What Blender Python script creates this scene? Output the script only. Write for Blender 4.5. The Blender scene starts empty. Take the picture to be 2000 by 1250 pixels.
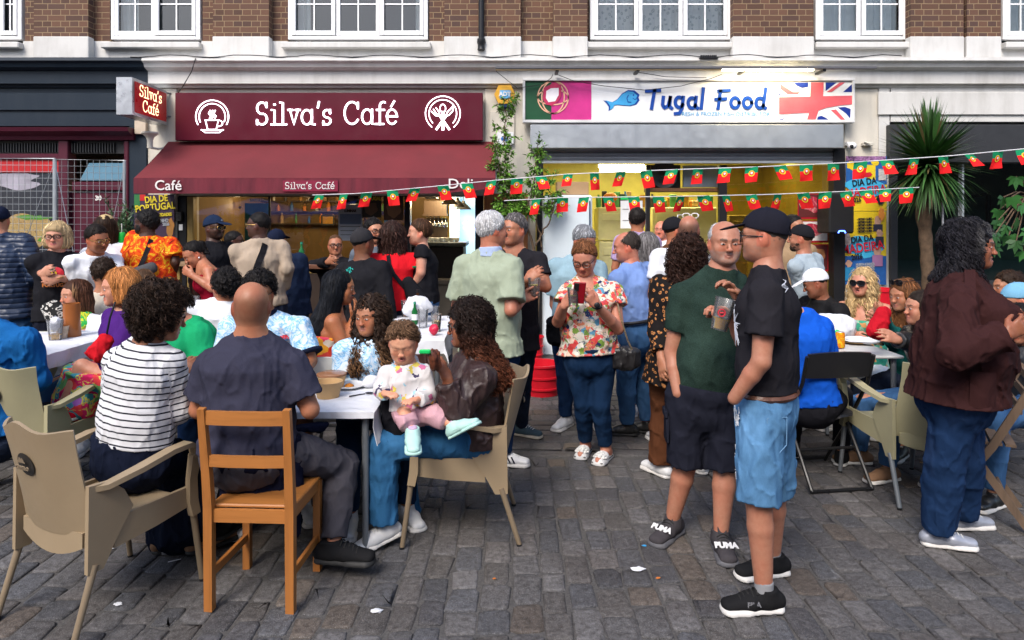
import bpy,math,random
import numpy as np
from mathutils import Vector,Matrix
# ------------------------------------------------------------------ camera, sky, sun, exposure
sc=bpy.context.scene
FPX=1350.0;HY=430.0;CAMZ=1.68
cam_d=bpy.data.cameras.new("camera")
cam=bpy.data.objects.new("camera",cam_d);sc.collection.objects.link(cam)
cam.location=(0,0,CAMZ);cam.rotation_euler=(math.radians(90),0,0)
cam_d.sensor_width=36.0;cam_d.lens=FPX/2000*36.0
cam_d.shift_y=-(625-HY)/2000.0
cam_d.clip_start=0.05;cam_d.clip_end=300
sc.camera=cam
sc.view_settings.view_transform='Standard';sc.view_settings.look='None'
sc.view_settings.gamma=1.0;sc.view_settings.exposure=1.08
sc.render.engine='CYCLES'
sc.cycles.max_bounces=6;sc.cycles.transparent_max_bounces=12
sc.cycles.use_denoising=True
SUN_EL,SUN_AZ=math.radians(46),math.radians(203)
world=bpy.data.worlds.new("World");sc.world=world;world.use_nodes=True
wn=world.node_tree.nodes;wl=world.node_tree.links
sky=wn.new('ShaderNodeTexSky');sky.sky_type='NISHITA';sky.sun_disc=False
sky.sun_elevation=SUN_EL;sky.sun_rotation=SUN_AZ;sky.dust_density=2.5;sky.air_density=1.0
wl.new(sky.outputs[0],wn['Background'].inputs[0]);wn['Background'].inputs[1].default_value=0.15
sun_d=bpy.data.lights.new("sun",'SUN');sun_d.energy=1.35;sun_d.angle=math.radians(22)
sun_d.color=(1.0,0.95,0.89)
sun=bpy.data.objects.new("sun",sun_d);sc.collection.objects.link(sun)
sd=Vector((math.sin(SUN_AZ)*math.cos(SUN_EL),math.cos(SUN_AZ)*math.cos(SUN_EL),math.sin(SUN_EL)))
sun.rotation_euler=sd.to_track_quat('Z','Y').to_euler();sun.location=sd*30
rnd=random.Random(7)
rng=np.random.default_rng(11)
COL=sc.collection
def P(px,py,d):
 return np.array([(px-1000)/FPX*d,d,CAMZ-(py-HY)/FPX*d])
def G(px,py):
 d=CAMZ*FPX/(py-HY);return np.array([(px-1000)/FPX*d,d,0.0])
def nrm(v):
 v=np.asarray(v,float);return v/max(np.linalg.norm(v),1e-9)
def RZ(a):
 c,s=math.cos(a),math.sin(a);return np.array([[c,-s,0],[s,c,0],[0,0,1.0]])
# ------------------------------------------------------------------ object helpers
def tag(o,label=None,cat=None,group=None,kind=None):
 if label:o['label']=label
 if cat:o['category']=cat
 if group:o['group']=group
 if kind:o['kind']=kind
 return o
def empty(name,loc=(0,0,0),label=None,cat=None,group=None,rz=0):
 o=bpy.data.objects.new(name,None);COL.objects.link(o)
 o.location=tuple(float(c)for c in loc);o.rotation_euler=(0,0,rz);o.empty_display_size=.1
 return tag(o,label,cat,group)
def mkobj(name,V,F,mat=None,parent=None,smooth=False,attrs=None,world=False,mats=None,mi=None):
 """one mesh object; world=True: V given in world coordinates, moved into the parent's frame"""
 V=np.asarray(V,dtype=np.float64).reshape(-1,3)
 if world and parent is not None:V=V-np.array(root_loc(parent))
 me=bpy.data.meshes.new(name)
 if isinstance(F,np.ndarray):
  n,k=F.shape
  me.vertices.add(len(V));me.vertices.foreach_set('co',V.astype(np.float32).ravel())
  me.loops.add(n*k);me.loops.foreach_set('vertex_index',F.astype(np.int32).ravel())
  me.polygons.add(n);me.polygons.foreach_set('loop_start',np.arange(0,n*k,k,dtype=np.int32))
  me.update(calc_edges=True)
 else:
  me.from_pydata([tuple(v)for v in V],[],[tuple(f)for f in F]);me.update()
 if attrs:
  for an,av in attrs.items():
   av=np.asarray(av,dtype=np.float32)
   if av.ndim==2:
    a=me.color_attributes.new(an,'FLOAT_COLOR','POINT')
    if av.shape[1]==3:av=np.concatenate([av,np.ones((len(av),1),np.float32)],1)
    a.data.foreach_set('color',av.ravel())
   else:
    a=me.attributes.new(an,'FLOAT','POINT');a.data.foreach_set('value',av)
 for m in(mats or([mat]if mat else[])):me.materials.append(m)
 if mi is not None:me.polygons.foreach_set('material_index',np.asarray(mi,dtype=np.int32))
 if smooth:me.polygons.foreach_set('use_smooth',np.ones(len(me.polygons),dtype=bool))
 o=bpy.data.objects.new(name,me);COL.objects.link(o)
 if parent is not None:o.parent=parent
 return o
def root_loc(o):
 l=np.zeros(3)
 while o is not None:l+=np.array(o.location);o=o.parent
 return l
def copy_tree(o,parent=None):
 c=o.copy();COL.objects.link(c)
 if parent is not None:c.parent=parent
 for ch in[x for x in COL.objects if x.parent==o]:copy_tree(ch,c)
 return c
class MB:
 """collects shapes for ONE mesh"""
 def __init__(s):s.V=[];s.F=[];s.I=[];s.n=0
 def add(s,V,F,mi=0):
  V=np.asarray(V,float).reshape(-1,3)
  s.V.append(V);s.F+=[[i+s.n for i in f]for f in F];s.I+=[mi]*len(F);s.n+=len(V);return s
 def box(s,a,b,mi=0,bev=0.0):
  x0,y0,z0=np.minimum(a,b);x1,y1,z1=np.maximum(a,b)
  if bev<=0:
   V=[(x0,y0,z0),(x1,y0,z0),(x1,y1,z0),(x0,y1,z0),(x0,y0,z1),(x1,y0,z1),(x1,y1,z1),(x0,y1,z1)]
   return s.add(V,[(3,2,1,0),(4,5,6,7),(0,1,5,4),(1,2,6,5),(2,3,7,6),(3,0,4,7)],mi)
  h=np.array([x1-x0,y1-y0,z1-z0])/2;c=np.array([x0+x1,y0+y1,z0+z1])/2;bev=min(bev,h.min()*.9)
  V=[];idx={}
  for sx in(-1,1):
   for sy in(-1,1):
    for sz in(-1,1):
     for ax in range(3):
      v=np.array([sx,sy,sz])*(h-bev);v[ax]=(sx,sy,sz)[ax]*h[ax]
      idx[(sx,sy,sz,ax)]=len(V);V.append(c+v)
  F=[]
  for ax in range(3):
   o1,o2=[(1,2),(2,0),(0,1)][ax]
   for sg in(-1,1):
    q=[]
    for(a1,a2)in((-1,-1),(1,-1),(1,1),(-1,1)):
     k=[0,0,0];k[ax]=sg;k[o1]=a1;k[o2]=a2;q.append(idx[tuple(k)+(ax,)])
    F.append(q if sg>0 else q[::-1])
  for ax in range(3):
   o1,o2=[(1,2),(2,0),(0,1)][ax]
   for s1 in(-1,1):
    for s2 in(-1,1):
     k0=[0,0,0];k0[ax]=-1;k0[o1]=s1;k0[o2]=s2;k1=list(k0);k1[ax]=1
     q=[idx[tuple(k0)+(o1,)],idx[tuple(k1)+(o1,)],idx[tuple(k1)+(o2,)],idx[tuple(k0)+(o2,)]]
     F.append(q if s1*s2<0 else q[::-1])
  for sx in(-1,1):
   for sy in(-1,1):
    for sz in(-1,1):
     q=[idx[(sx,sy,sz,0)],idx[(sx,sy,sz,1)],idx[(sx,sy,sz,2)]]
     F.append(q if sx*sy*sz>0 else q[::-1])
  return s.add(V,F,mi)
 def obox(s,c,size,R,mi=0,bev=0.0):
  t=MB();h=np.array(size)/2;t.box(-h,h,bev=bev)
  return s.add(np.concatenate(t.V)@np.asarray(R).T+np.asarray(c),t.F,mi)
 def tube(s,pts,r,n=8,mi=0,cap=True):
  pts=np.asarray(pts,float);m=len(pts);rr=np.broadcast_to(np.asarray(r,float),(m,))
  T=np.gradient(pts,axis=0);T/=np.linalg.norm(T,axis=1)[:,None]+1e-12
  u=np.cross(T[0],(0,0,1));
  if np.linalg.norm(u)<.1:u=np.cross(T[0],(0,1,0))
  u=nrm(u);V=[]
  for i in range(m):
   u=nrm(u-T[i]*np.dot(u,T[i]));v=np.cross(T[i],u)
   a=np.arange(n)*2*math.pi/n
   V.append(pts[i]+rr[i]*(np.cos(a)[:,None]*u+np.sin(a)[:,None]*v))
  F=[(i*n+j,i*n+(j+1)%n,(i+1)*n+(j+1)%n,(i+1)*n+j)for i in range(m-1)for j in range(n)]
  if cap:F+=[tuple(range(n))[::-1],tuple((m-1)*n+j for j in range(n))]
  return s.add(np.concatenate(V),F,mi)
 def bar(s,pts,w,t,side,mi=0):
  """rectangular bar along pts; w across 'side', t across the other axis"""
  pts=np.asarray(pts,float);m=len(pts)
  w=np.broadcast_to(np.asarray(w,float),(m,));t=np.broadcast_to(np.asarray(t,float),(m,))
  T=np.gradient(pts,axis=0);T/=np.linalg.norm(T,axis=1)[:,None]
  V=[]
  for i in range(m):
   sd_=nrm(np.asarray(side)-T[i]*np.dot(side,T[i]));o=np.cross(T[i],sd_)
   for a,b in((-1,-1),(1,-1),(1,1),(-1,1)):V.append(pts[i]+sd_*a*w[i]/2+o*b*t[i]/2)
  F=[(i*4+j,i*4+(j+1)%4,(i+1)*4+(j+1)%4,(i+1)*4+j)for i in range(m-1)for j in range(4)]
  F+=[(3,2,1,0),tuple((m-1)*4+j for j in range(4))]
  return s.add(V,F,mi)
 def lathe(s,prof,c=(0,0,0),n=24,mi=0,R=None,caps=False):
  prof=np.asarray(prof,float);m=len(prof);a=np.arange(n)*2*math.pi/n
  V=np.stack([prof[:,0][:,None]*np.cos(a),prof[:,0][:,None]*np.sin(a),np.repeat(prof[:,1][:,None],n,1)],-1).reshape(-1,3)
  if R is not None:V=V@np.asarray(R).T
  F=[(i*n+j,i*n+(j+1)%n,(i+1)*n+(j+1)%n,(i+1)*n+j)for i in range(m-1)for j in range(n)]
  if caps:F+=[tuple(range(n))[::-1],tuple((m-1)*n+j for j in range(n))]
  return s.add(V+np.asarray(c),F,mi)
 def prism(s,poly,axis,a,b,mi=0):
  """poly: 2-D outline in the other two axes (axis 0: y,z; 1: x,z; 2: x,y)"""
  poly=np.asarray(poly,float);n=len(poly);V=[]
  for t in(a,b):
   for p in poly:
    V.append({0:(t,p[0],p[1]),1:(p[0],t,p[1]),2:(p[0],p[1],t)}[axis])
  F=[tuple(range(n)),tuple(range(2*n-1,n-1,-1))]+[(i,i+n,(i+1)%n+n,(i+1)%n)for i in range(n)]
  return s.add(V,F,mi)
 def grid(s,fn,nu,nv,thick=0.0,mi=0):
  """sheet fn(u,v) for u,v in 0..1, solid when thick > 0"""
  U,W=np.meshgrid(np.linspace(0,1,nu),np.linspace(0,1,nv),indexing='ij')
  X=np.array([fn(u,v)for u,v in zip(U.ravel(),W.ravel())]).reshape(nu,nv,3)
  du=np.gradient(X,axis=0);dv=np.gradient(X,axis=1);N=np.cross(du,dv);N/=np.linalg.norm(N,axis=2)[...,None]+1e-12
  A=(X+N*thick/2).reshape(-1,3);q=lambda i,j:i*nv+j
  F=[(q(i,j),q(i+1,j),q(i+1,j+1),q(i,j+1))for i in range(nu-1)for j in range(nv-1)]
  if thick<=0:return s.add(A,F,mi)
  B=(X-N*thick/2).reshape(-1,3);o=nu*nv
  F+=[(f[3]+o,f[2]+o,f[1]+o,f[0]+o)for f in F]
  bd=[q(i,0)for i in range(nu)]+[q(nu-1,j)for j in range(1,nv)]+[q(i,nv-1)for i in range(nu-2,-1,-1)]+[q(0,j)for j in range(nv-2,0,-1)]
  F+=[(bd[k],o+bd[k],o+bd[(k+1)%len(bd)],bd[(k+1)%len(bd)])for k in range(len(bd))]
  return s.add(np.concatenate([A,B]),F,mi)
 def build(s,name,mat=None,parent=None,smooth=False,world=False,mats=None):
  o=mkobj(name,np.concatenate(s.V),s.F,mat,parent,smooth,None,world,mats,s.I if mats else None)
  if smooth:
   me=o.data
   try:me.set_sharp_from_angle(angle=math.radians(38))
   except Exception:pass
  return o
def dome(c,r,n=12,m=8):
 """closed ellipsoid as vertices and faces"""
 V=[];
 for i in range(m+1):
  t=math.pi*i/m
  for j in range(n):V.append((r[0]*math.sin(t)*math.cos(2*math.pi*j/n),r[1]*math.sin(t)*math.sin(2*math.pi*j/n),-r[2]*math.cos(t)))
 F=[(i*n+j,i*n+(j+1)%n,(i+1)*n+(j+1)%n,(i+1)*n+j)for i in range(m)for j in range(n)]
 return np.array(V)+np.asarray(c),F
# ------------------------------------------------------------------ materials
MC={}
class NT:
 def __init__(s,name):
  s.m=bpy.data.materials.new(name);s.m.use_nodes=True;s.t=s.m.node_tree;s.n=s.t.nodes;s.l=s.t.links
  s.b=s.n['Principled BSDF'];s.co=None
 def new(s,t,**k):
  x=s.n.new(t)
  for a,v in k.items():setattr(x,a,v)
  return x
 def put(s,sock,v):
  if hasattr(v,'is_output')or isinstance(v,bpy.types.NodeSocket):s.l.new(v,sock)
  elif isinstance(v,(tuple,list))and len(v)==3 and sock.type=='RGBA':sock.default_value=(*v,1)
  else:sock.default_value=v
 def coord(s,kind='Object',scale=None,rot=None):
  if s.co is None:s.co=s.new('ShaderNodeTexCoord')
  o=s.co.outputs[kind]
  if scale is not None or rot is not None:
   mp=s.new('ShaderNodeMapping');s.l.new(o,mp.inputs[0])
   if scale is not None:mp.inputs['Scale'].default_value=scale if hasattr(scale,'__len__')else(scale,)*3
   if rot is not None:mp.inputs['Rotation'].default_value=rot
   o=mp.outputs[0]
  return o
 def noise(s,scale=5,detail=3,rough=.55,co=None,dist=0,out='Fac'):
  x=s.new('ShaderNodeTexNoise');x.inputs['Scale'].default_value=scale;x.inputs['Detail'].default_value=detail
  x.inputs['Roughness'].default_value=rough;x.inputs['Distortion'].default_value=dist
  s.l.new(co if co is not None else s.coord(),x.inputs['Vector']);return x.outputs[out]
 def voro(s,scale=5,co=None,out='Distance',rand=1):
  x=s.new('ShaderNodeTexVoronoi');x.inputs['Scale'].default_value=scale;x.inputs['Randomness'].default_value=rand
  s.l.new(co if co is not None else s.coord(),x.inputs['Vector']);return x.outputs[out]
 def math(s,op,a,b=0.0,clamp=False):
  x=s.new('ShaderNodeMath',operation=op,use_clamp=clamp);s.put(x.inputs[0],a);s.put(x.inputs[1],b);return x.outputs[0]
 def ramp(s,fac,stops,interp='LINEAR'):
  x=s.new('ShaderNodeValToRGB');x.color_ramp.interpolation=interp;e=x.color_ramp.elements
  while len(e)<len(stops):e.new(.5)
  for i,(p,c)in enumerate(stops):e[i].position=p;e[i].color=(*c,1)if len(c)==3 else c
  s.l.new(fac,x.inputs[0]);return x.outputs[0]
 def mix(s,fac,a,b,mode='MIX'):
  x=s.new('ShaderNodeMix',data_type='RGBA',blend_type=mode,clamp_factor=True)
  s.put(x.inputs[0],fac);s.put(x.inputs[6],a);s.put(x.inputs[7],b);return x.outputs[2]
 def bump(s,h,strength=.3,dist=.01,prev=None):
  x=s.new('ShaderNodeBump');x.inputs['Strength'].default_value=strength;x.inputs['Distance'].default_value=dist
  s.l.new(h,x.inputs['Height'])
  if prev is not None:s.l.new(prev,x.inputs['Normal'])
  return x.outputs[0]
 def done(s,col=None,rough=.6,metal=0.0,normal=None,**k):
  if col is not None:s.put(s.b.inputs['Base Color'],col)
  s.put(s.b.inputs['Roughness'],rough);s.put(s.b.inputs['Metallic'],metal)
  if normal is not None:s.l.new(normal,s.b.inputs['Normal'])
  for a,v in k.items():s.put(s.b.inputs[a.replace('_',' ')],v)
  return s.m
def dk(c,f):return tuple(x*f for x in c)
def plain(name,c,rough=.55,metal=0.0,var=.12,scale=6,bump=.12,bs=80,**k):
 """painted / moulded surface: colour mottled by wear, fine grain in the bump"""
 if name in MC:return MC[name]
 t=NT(name);n=t.noise(scale,5,.6)
 col=t.ramp(n,[(.25,dk(c,1-var)),(.75,tuple(min(1,x*(1+var))for x in c))])
 r=t.math('ADD',t.math('MULTIPLY',t.noise(scale*3,3),.25),rough-.12)
 k.setdefault('Specular_IOR_Level',.3);MC[name]=t.done(col,r,metal,t.bump(t.noise(bs,2),bump,.002),**k);return MC[name]
def emis(name,c,st):
 if name in MC:return MC[name]
 t=NT(name);MC[name]=t.done(c,.5,Emission_Color=(*c,1),Emission_Strength=st);return MC[name]
def glassm(name,tint=(1,1,1),rough=.02,ior=1.45,alpha=None):
 """thin window glass: mirror-like at grazing angles, clear through"""
 if name in MC:return MC[name]
 t=NT(name);t.n.remove(t.b)
 g=t.new('ShaderNodeBsdfGlossy');g.inputs['Roughness'].default_value=rough
 tr=t.new('ShaderNodeBsdfTransparent');tr.inputs[0].default_value=(*tint,1)
 fr=t.new('ShaderNodeFresnel');fr.inputs[0].default_value=ior
 f=t.math('MULTIPLY',fr.outputs[0],alpha or 1.6,True)
 mx=t.new('ShaderNodeMixShader');t.l.new(f,mx.inputs[0]);t.l.new(tr.outputs[0],mx.inputs[1]);t.l.new(g.outputs[0],mx.inputs[2])
 t.l.new(mx.outputs[0],t.n['Material Output'].inputs[0]);MC[name]=t.m;return t.m
def wood(name,c,scale=6,axis=2,rough=.5,contrast=.45):
 if name in MC:return MC[name]
 t=NT(name);s_=[scale*5]*3;s_[axis]=scale*.35
 co=t.coord(scale=s_);n=t.noise(1.0,6,.65,co,1.2);w=t.noise(3.0,3,.5,co,.4)
 f=t.math('ADD',t.math('MULTIPLY',n,.65),t.math('MULTIPLY',w,.35))
 col=t.ramp(f,[(.3,dk(c,1-contrast)),(.5,c),(.72,dk(c,1+contrast*.4))])
 MC[name]=t.done(col,rough,0,t.bump(f,.25,.002));return MC[name]
def fabric(name,c,rough=.85,heather=.1,weave=350,wr=.6,c2=None,fleck=0):
 """plain cloth: fine weave, faint heather, soft creases in the bump"""
 if name in MC:return MC[name]
 t=NT(name);n=t.noise(260,2,.7);b=t.noise(5,3)
 f=t.math('ADD',t.math('MULTIPLY',n,.6),t.math('MULTIPLY',b,.4))
 col=t.ramp(f,[(.3,dk(c,1-heather*1.6)),(.7,c2 or tuple(min(1,x*(1+heather*1.4))for x in c))])
 MC[name]=t.done(col,rough,0,folds(t,wr,weave),Specular_IOR_Level=.04);return MC[name]
def folds(t,wr=.6,weave=350):
 cr=t.noise(6,2,.45,t.coord(scale=(1.0,1.0,.5),rot=(.3,.5,0)),.8)
 fine=t.noise(22,2,.5,t.coord(scale=(1,1,.55),rot=(.6,-.4,.3)),.7)
 b1=t.bump(cr,wr*.9,.045);b2=t.bump(fine,wr*.5,.010,b1)
 return t.bump(t.noise(weave,1),.18,.0015,b2)
def pattern(name,stops,src='noise',scale=12,detail=3,dist=1.0,interp='CONSTANT',over=None,rough=.8,wr=.6,warp=0,stretch=(1,1,1)):
 """printed cloth"""
 if name in MC:return MC[name]
 t=NT(name);co=t.coord(scale=stretch)
 if warp:
  wv=t.new('ShaderNodeVectorMath',operation='MULTIPLY_ADD');t.l.new(t.noise(scale*.8,2,out='Color'),wv.inputs[0])
  wv.inputs[1].default_value=(warp,)*3;t.l.new(co,wv.inputs[2]);co=wv.outputs[0]
 def layer(src,scale,stops,detail,dist,interp):
  if src=='noise':f=t.noise(scale,detail,.55,co,dist)
  elif src=='cell':
   f=t.new('ShaderNodeSeparateColor');t.l.new(t.voro(scale,co,'Color'),f.inputs[0]);f=f.outputs[0]
  else:f=t.voro(scale,co,'Distance')
  return t.ramp(f,stops,interp)
 col=layer(src,scale,stops,detail,dist,interp)
 for(osrc,oscale,lo,hi,oc)in(over or[]):
  f=t.voro(oscale,co,'Distance')if osrc=='voro' else t.noise(oscale,3,.55,co,1.0)
  m=t.ramp(f,[(0,(0,0,0)),(lo,(1,1,1)),(hi,(0,0,0))],'CONSTANT');col=t.mix(m,col,oc)
 MC[name]=t.done(col,rough,0,folds(t,wr),Specular_IOR_Level=.06);return MC[name]
def denim(name,c,fade=.5,rough=.85):
 if name in MC:return MC[name]
 t=NT(name);f=t.noise(4,4,.6,t.coord(scale=(1.3,1.3,.6)));tw=t.noise(420,1,.5,t.coord(scale=(1,1,.25)))
 light=tuple(min(1,x*(1+fade)+.04*fade)for x in c)
 col=t.ramp(f,[(.3,dk(c,.75)),(.52,c),(.72,light)]);col=t.mix(t.math('MULTIPLY',tw,.35),col,light)
 MC[name]=t.done(col,rough,0,folds(t,1.0),Specular_IOR_Level=.05);return MC[name]
def leather(name,c,rough=.38):
 if name in MC:return MC[name]
 t=NT(name);n=t.noise(8,4)
 col=t.ramp(n,[(.3,dk(c,.7)),(.7,dk(c,1.35))])
 MC[name]=t.done(col,t.math('ADD',t.math('MULTIPLY',t.noise(30,3),.25),rough-.1),0,t.bump(t.voro(160),.25,.002,folds(t,1.0)));return MC[name]
def skinmat():
 if 'skin' in MC:return MC['skin']
 t=NT('skin');a=t.new('ShaderNodeVertexColor',layer_name='Col')
 n=t.noise(45,4,.6);b=t.noise(12,3)
 col=t.mix(t.ramp(n,[(.35,(0,0,0)),(.75,(.6,.6,.6))]),a.outputs[0],t.mix(.8,a.outputs[0],(.72,.50,.44),'MULTIPLY'))
 col=t.mix(t.ramp(b,[(.4,(0,0,0)),(.7,(.4,.4,.4))]),col,t.mix(.8,a.outputs[0],(1.12,.66,.58),'MULTIPLY'))
 MC['skin']=t.done(col,t.math('ADD',t.math('MULTIPLY',n,.2),.38),0,t.bump(t.noise(300,2),.12,.001),Specular_IOR_Level=.4);return MC['skin']
def vcolmat(name,rough=.6,spec=.4,bumps=None):
 if name in MC:return MC[name]
 t=NT(name);a=t.new('ShaderNodeVertexColor',layer_name='Col')
 nb=t.bump(t.noise(bumps[0],2),bumps[1],.003)if bumps else None
 MC[name]=t.done(a.outputs[0],rough,0,nb,Specular_IOR_Level=spec);return MC[name]
# ------------------------------------------------------------------ lettering
def text_mesh(name,body,size,mat,parent,loc,align='CENTER',shear=0.0,bold=0.0,depth=.002,rx=math.pi/2,rz=0.0,space=1.0,sx=1.0,ry=0.0):
 cu=bpy.data.curves.new(name,'FONT');cu.body=body;cu.size=size;cu.align_x=align;cu.align_y='CENTER'
 cu.shear=shear;cu.offset=bold;cu.extrude=depth;cu.space_character=space;cu.resolution_u=3;cu.space_line=.95
 o=bpy.data.objects.new(name,cu);COL.objects.link(o)
 bpy.context.view_layer.update()
 me=bpy.data.meshes.new_from_object(o.evaluated_get(bpy.context.evaluated_depsgraph_get()));me.name=name
 bpy.data.objects.remove(o);bpy.data.curves.remove(cu)
 me.materials.clear();me.materials.append(mat)
 q=bpy.data.objects.new(name,me);COL.objects.link(q);q.parent=parent
 q.location=tuple(float(c)for c in loc);q.rotation_euler=(rx,ry,rz);q.scale=(sx,1,1)
 return q
def arc(cx,cy,rx,ry,a0,a1,n=14):
 a=np.radians(np.linspace(a0,a1,n));return[(cx+rx*math.cos(t),cy+ry*math.sin(t))for t in a]
SLAB={
 'S':(.78,[arc(.34,.74,.26,.26,25,270)+arc(.34,.25,.27,.25,90,-155)[1:],[(.58,.98),(.58,.8)],[(.08,.2),(.08,.02)]]),
 'i':(.38,[[(.02,.66),(.16,.66),(.16,0)],[(.0,0),(.32,0)],[(.15,.9),(.17,.9)]]),
 'l':(.38,[[(.02,1),(.16,1),(.16,0)],[(.0,0),(.32,0)]]),
 'v':(.62,[[(.09,.66),(.3,0),(.51,.66)],[(0,.66),(.2,.66)],[(.4,.66),(.6,.66)]]),
 'a':(.76,[arc(.3,.33,.27,.33,0,360,20),[(.57,.66),(.57,0),(.7,0)]]),
 "'":(.22,[[(.12,1.02),(.06,.78)]]),
 's':(.58,[arc(.25,.49,.18,.17,20,270)+arc(.25,.16,.2,.16,90,-155)[1:],[(.42,.66),(.42,.52)],[(.06,.14),(.06,0)]]),
 'C':(.88,[arc(.44,.5,.4,.5,40,322,20),[(.76,.96),(.76,.72)]]),
 'f':(.44,[arc(.35,.83,.19,.17,70,180)+[(.16,0)],[(.0,0),(.34,0)],[(.0,.64),(.38,.64)]]),
 'e':(.66,[[(.04,.35),(.56,.35)],arc(.3,.33,.27,.33,3,318,18)]),
 'E':(.66,[[(.04,.35),(.56,.35)],arc(.3,.33,.27,.33,3,318,18),[(.26,.8),(.42,1.03)]]),
 ' ':(.42,[])}
def strokes(body,cap,glyphs=SLAB):
 """polylines of a line of slab lettering, centred on x = 0, baseline z = 0"""
 x=0;out=[]
 for ch in body:
  adv,ls=glyphs[ch]
  for l in ls:out.append([((x+p[0])*cap,p[1]*cap)for p in l])
  x+=adv+.07
 w=(x-.07)*cap
 return[[(p[0]-w/2,p[1])for p in l]for l in out],w
def ribbon2d(mb,line,w,y0,y1,closed=False,mi=0):
 """flat stroke of width w along a 2-D polyline in the x,z plane, y0..y1 deep"""
 p=np.asarray(line,float)
 d=np.gradient(p,axis=0)
 if closed:d[0]=d[-1]=p[1]-p[-2]
 d/=np.linalg.norm(d,axis=1)[:,None]+1e-9;n=np.stack([-d[:,1],d[:,0]],1)
 if not closed:p=p.copy();p[0]-=d[0]*w/2;p[-1]+=d[-1]*w/2
 # mitre sharp corners
 L=p+n*w/2;R=p-n*w/2;m=len(p);V=[]
 for a in(L,R):
  for q in a:V.append((q[0],y0,q[1]))
 for a in(L,R):
  for q in a:V.append((q[0],y1,q[1]))
 F=[]
 for i in range(m-1):
  F+=[(i,i+1,m+i+1,m+i),(2*m+i,3*m+i,3*m+i+1,2*m+i+1),(i,2*m+i,2*m+i+1,i+1),(m+i,m+i+1,3*m+i+1,3*m+i)]
 mb.add(V,F,mi)
# ================================================================== THE SETTING
def xa(px,y=9.0):return(px-1000)/FPX*y
def za(py,y=9.0):return CAMZ-(py-HY)/FPX*y
# ---- ground
def stone_mat(name,tint=1.0):
 t=NT(name);a=t.new('ShaderNodeVertexColor',layer_name='Col')
 n=t.noise(38,5,.7);sp=t.noise(260,2,.8);big=t.noise(1.7,4,.6)
 col=t.mix(t.ramp(n,[(.35,(0,0,0)),(.7,(1,1,1))]),t.mix(1.0,a.outputs[0],(.50,.48,.46),'MULTIPLY'),t.mix(1.0,a.outputs[0],(1.5,1.5,1.52),'MULTIPLY'))
 col=t.mix(t.ramp(sp,[(.55,(0,0,0)),(.75,(.8,.8,.8))]),col,(.34,.33,.33))
 col=t.mix(t.ramp(big,[(.42,(0,0,0)),(.7,(.6,.6,.6))]),col,t.mix(1.0,col,(.45,.40,.38),'MULTIPLY'))
 r=t.ramp(n,[(.3,(.55,)*3),(.7,(.82,)*3)])
 b=t.bump(t.noise(22,4,.6),.5,.012);b=t.bump(t.noise(120,4,.7),.9,.004,b)
 return t.done(col,r,0,b,Specular_IOR_Level=.28)
STONE=stone_mat('sett_stone')
mm=NT('joint_grit');JOINT=mm.done(mm.ramp(mm.noise(90,4,.7),[(.3,(.040,.038,.037)),(.7,(.105,.098,.092))]),.95,0,mm.bump(mm.noise(160,3),.7,.006))
def setts(name,x0,x1,y0,y1,w,L,along_y=True,gap=.010,hv=.004,dark=1.0,seed=3,warm=.0):
 """paving of separate worn stones; rows run along y (or x)"""
 r=np.random.default_rng(seed);cells=[]
 a0,a1,b0,b1=(x0,x1,y0,y1)if along_y else(y0,y1,x0,x1)
 a=a0
 while a<a1:
  ww=w*r.uniform(.88,1.14);b=b0-r.uniform(0,L)
  while b<b1:
   ll=L*r.uniform(.72,1.25);s,e=max(b,b0),min(b+ll,b1)
   if e-s>.05:cells.append((a,min(a+ww,a1),s,e))
   b+=ll
  a+=ww
 C=np.array(cells);n=len(C)
 cx,cy=(C[:,0]+C[:,1])/2,(C[:,2]+C[:,3])/2;hx,hy=(C[:,1]-C[:,0])/2-gap/2,(C[:,3]-C[:,2])/2-gap/2
 ang=np.array([(-1,-.84),(-.76,-1),(.76,-1),(1,-.84),(1,.84),(.76,1),(-.76,1),(-1,.84)])
 rings=[]
 jit=r.normal(0,.0058,(n,8,2));tilt=r.normal(0,.012,(n,2));h0=r.normal(0,hv*.6,n)
 for inset,dz in((0,-.011),(.003,-.0042),(.007,-.0005),(.020,.0008)):
  X=ang[None,:,0]*(hx[:,None]-inset)+jit[:,:,0];Y=ang[None,:,1]*(hy[:,None]-inset)+jit[:,:,1]
  Z=np.full_like(X,dz)+(h0[:,None]+X*tilt[:,0:1]+Y*tilt[:,1:2]if dz>-.01 else 0)
  rings.append(np.stack([X,Y,Z],-1))
 cen=np.stack([np.zeros(n),np.zeros(n),h0+.002+r.normal(0,.0012,n)],-1)[:,None]
 V=np.concatenate(rings+[cen],1);V[:,:,0]+=cx[:,None];V[:,:,1]+=cy[:,None]
 if not along_y:V=V[:,:,[1,0,2]]
 k=V.shape[1];f=[]
 for q in range(3):
  for j in range(8):f.append((q*8+j,q*8+(j+1)%8,(q+1)*8+(j+1)%8,(q+1)*8+j))
 for j in range(0,8,2):f.append((24+j,24+j+1,24+(j+2)%8,32))
 f=np.array(f)
 if not along_y:f=f[:,::-1]
 F=(f[None]+np.arange(n)[:,None,None]*k).reshape(-1,4)
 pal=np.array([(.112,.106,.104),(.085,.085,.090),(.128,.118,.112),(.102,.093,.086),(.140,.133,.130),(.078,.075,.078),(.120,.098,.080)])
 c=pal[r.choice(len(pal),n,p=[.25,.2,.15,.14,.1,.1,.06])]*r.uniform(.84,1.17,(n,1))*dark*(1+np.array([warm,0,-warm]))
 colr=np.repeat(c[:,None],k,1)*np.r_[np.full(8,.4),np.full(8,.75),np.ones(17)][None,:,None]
 return tag(mkobj(name,V.reshape(-1,3),F,STONE,None,True,{'Col':colr.reshape(-1,3)}),kind='structure')
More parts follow.
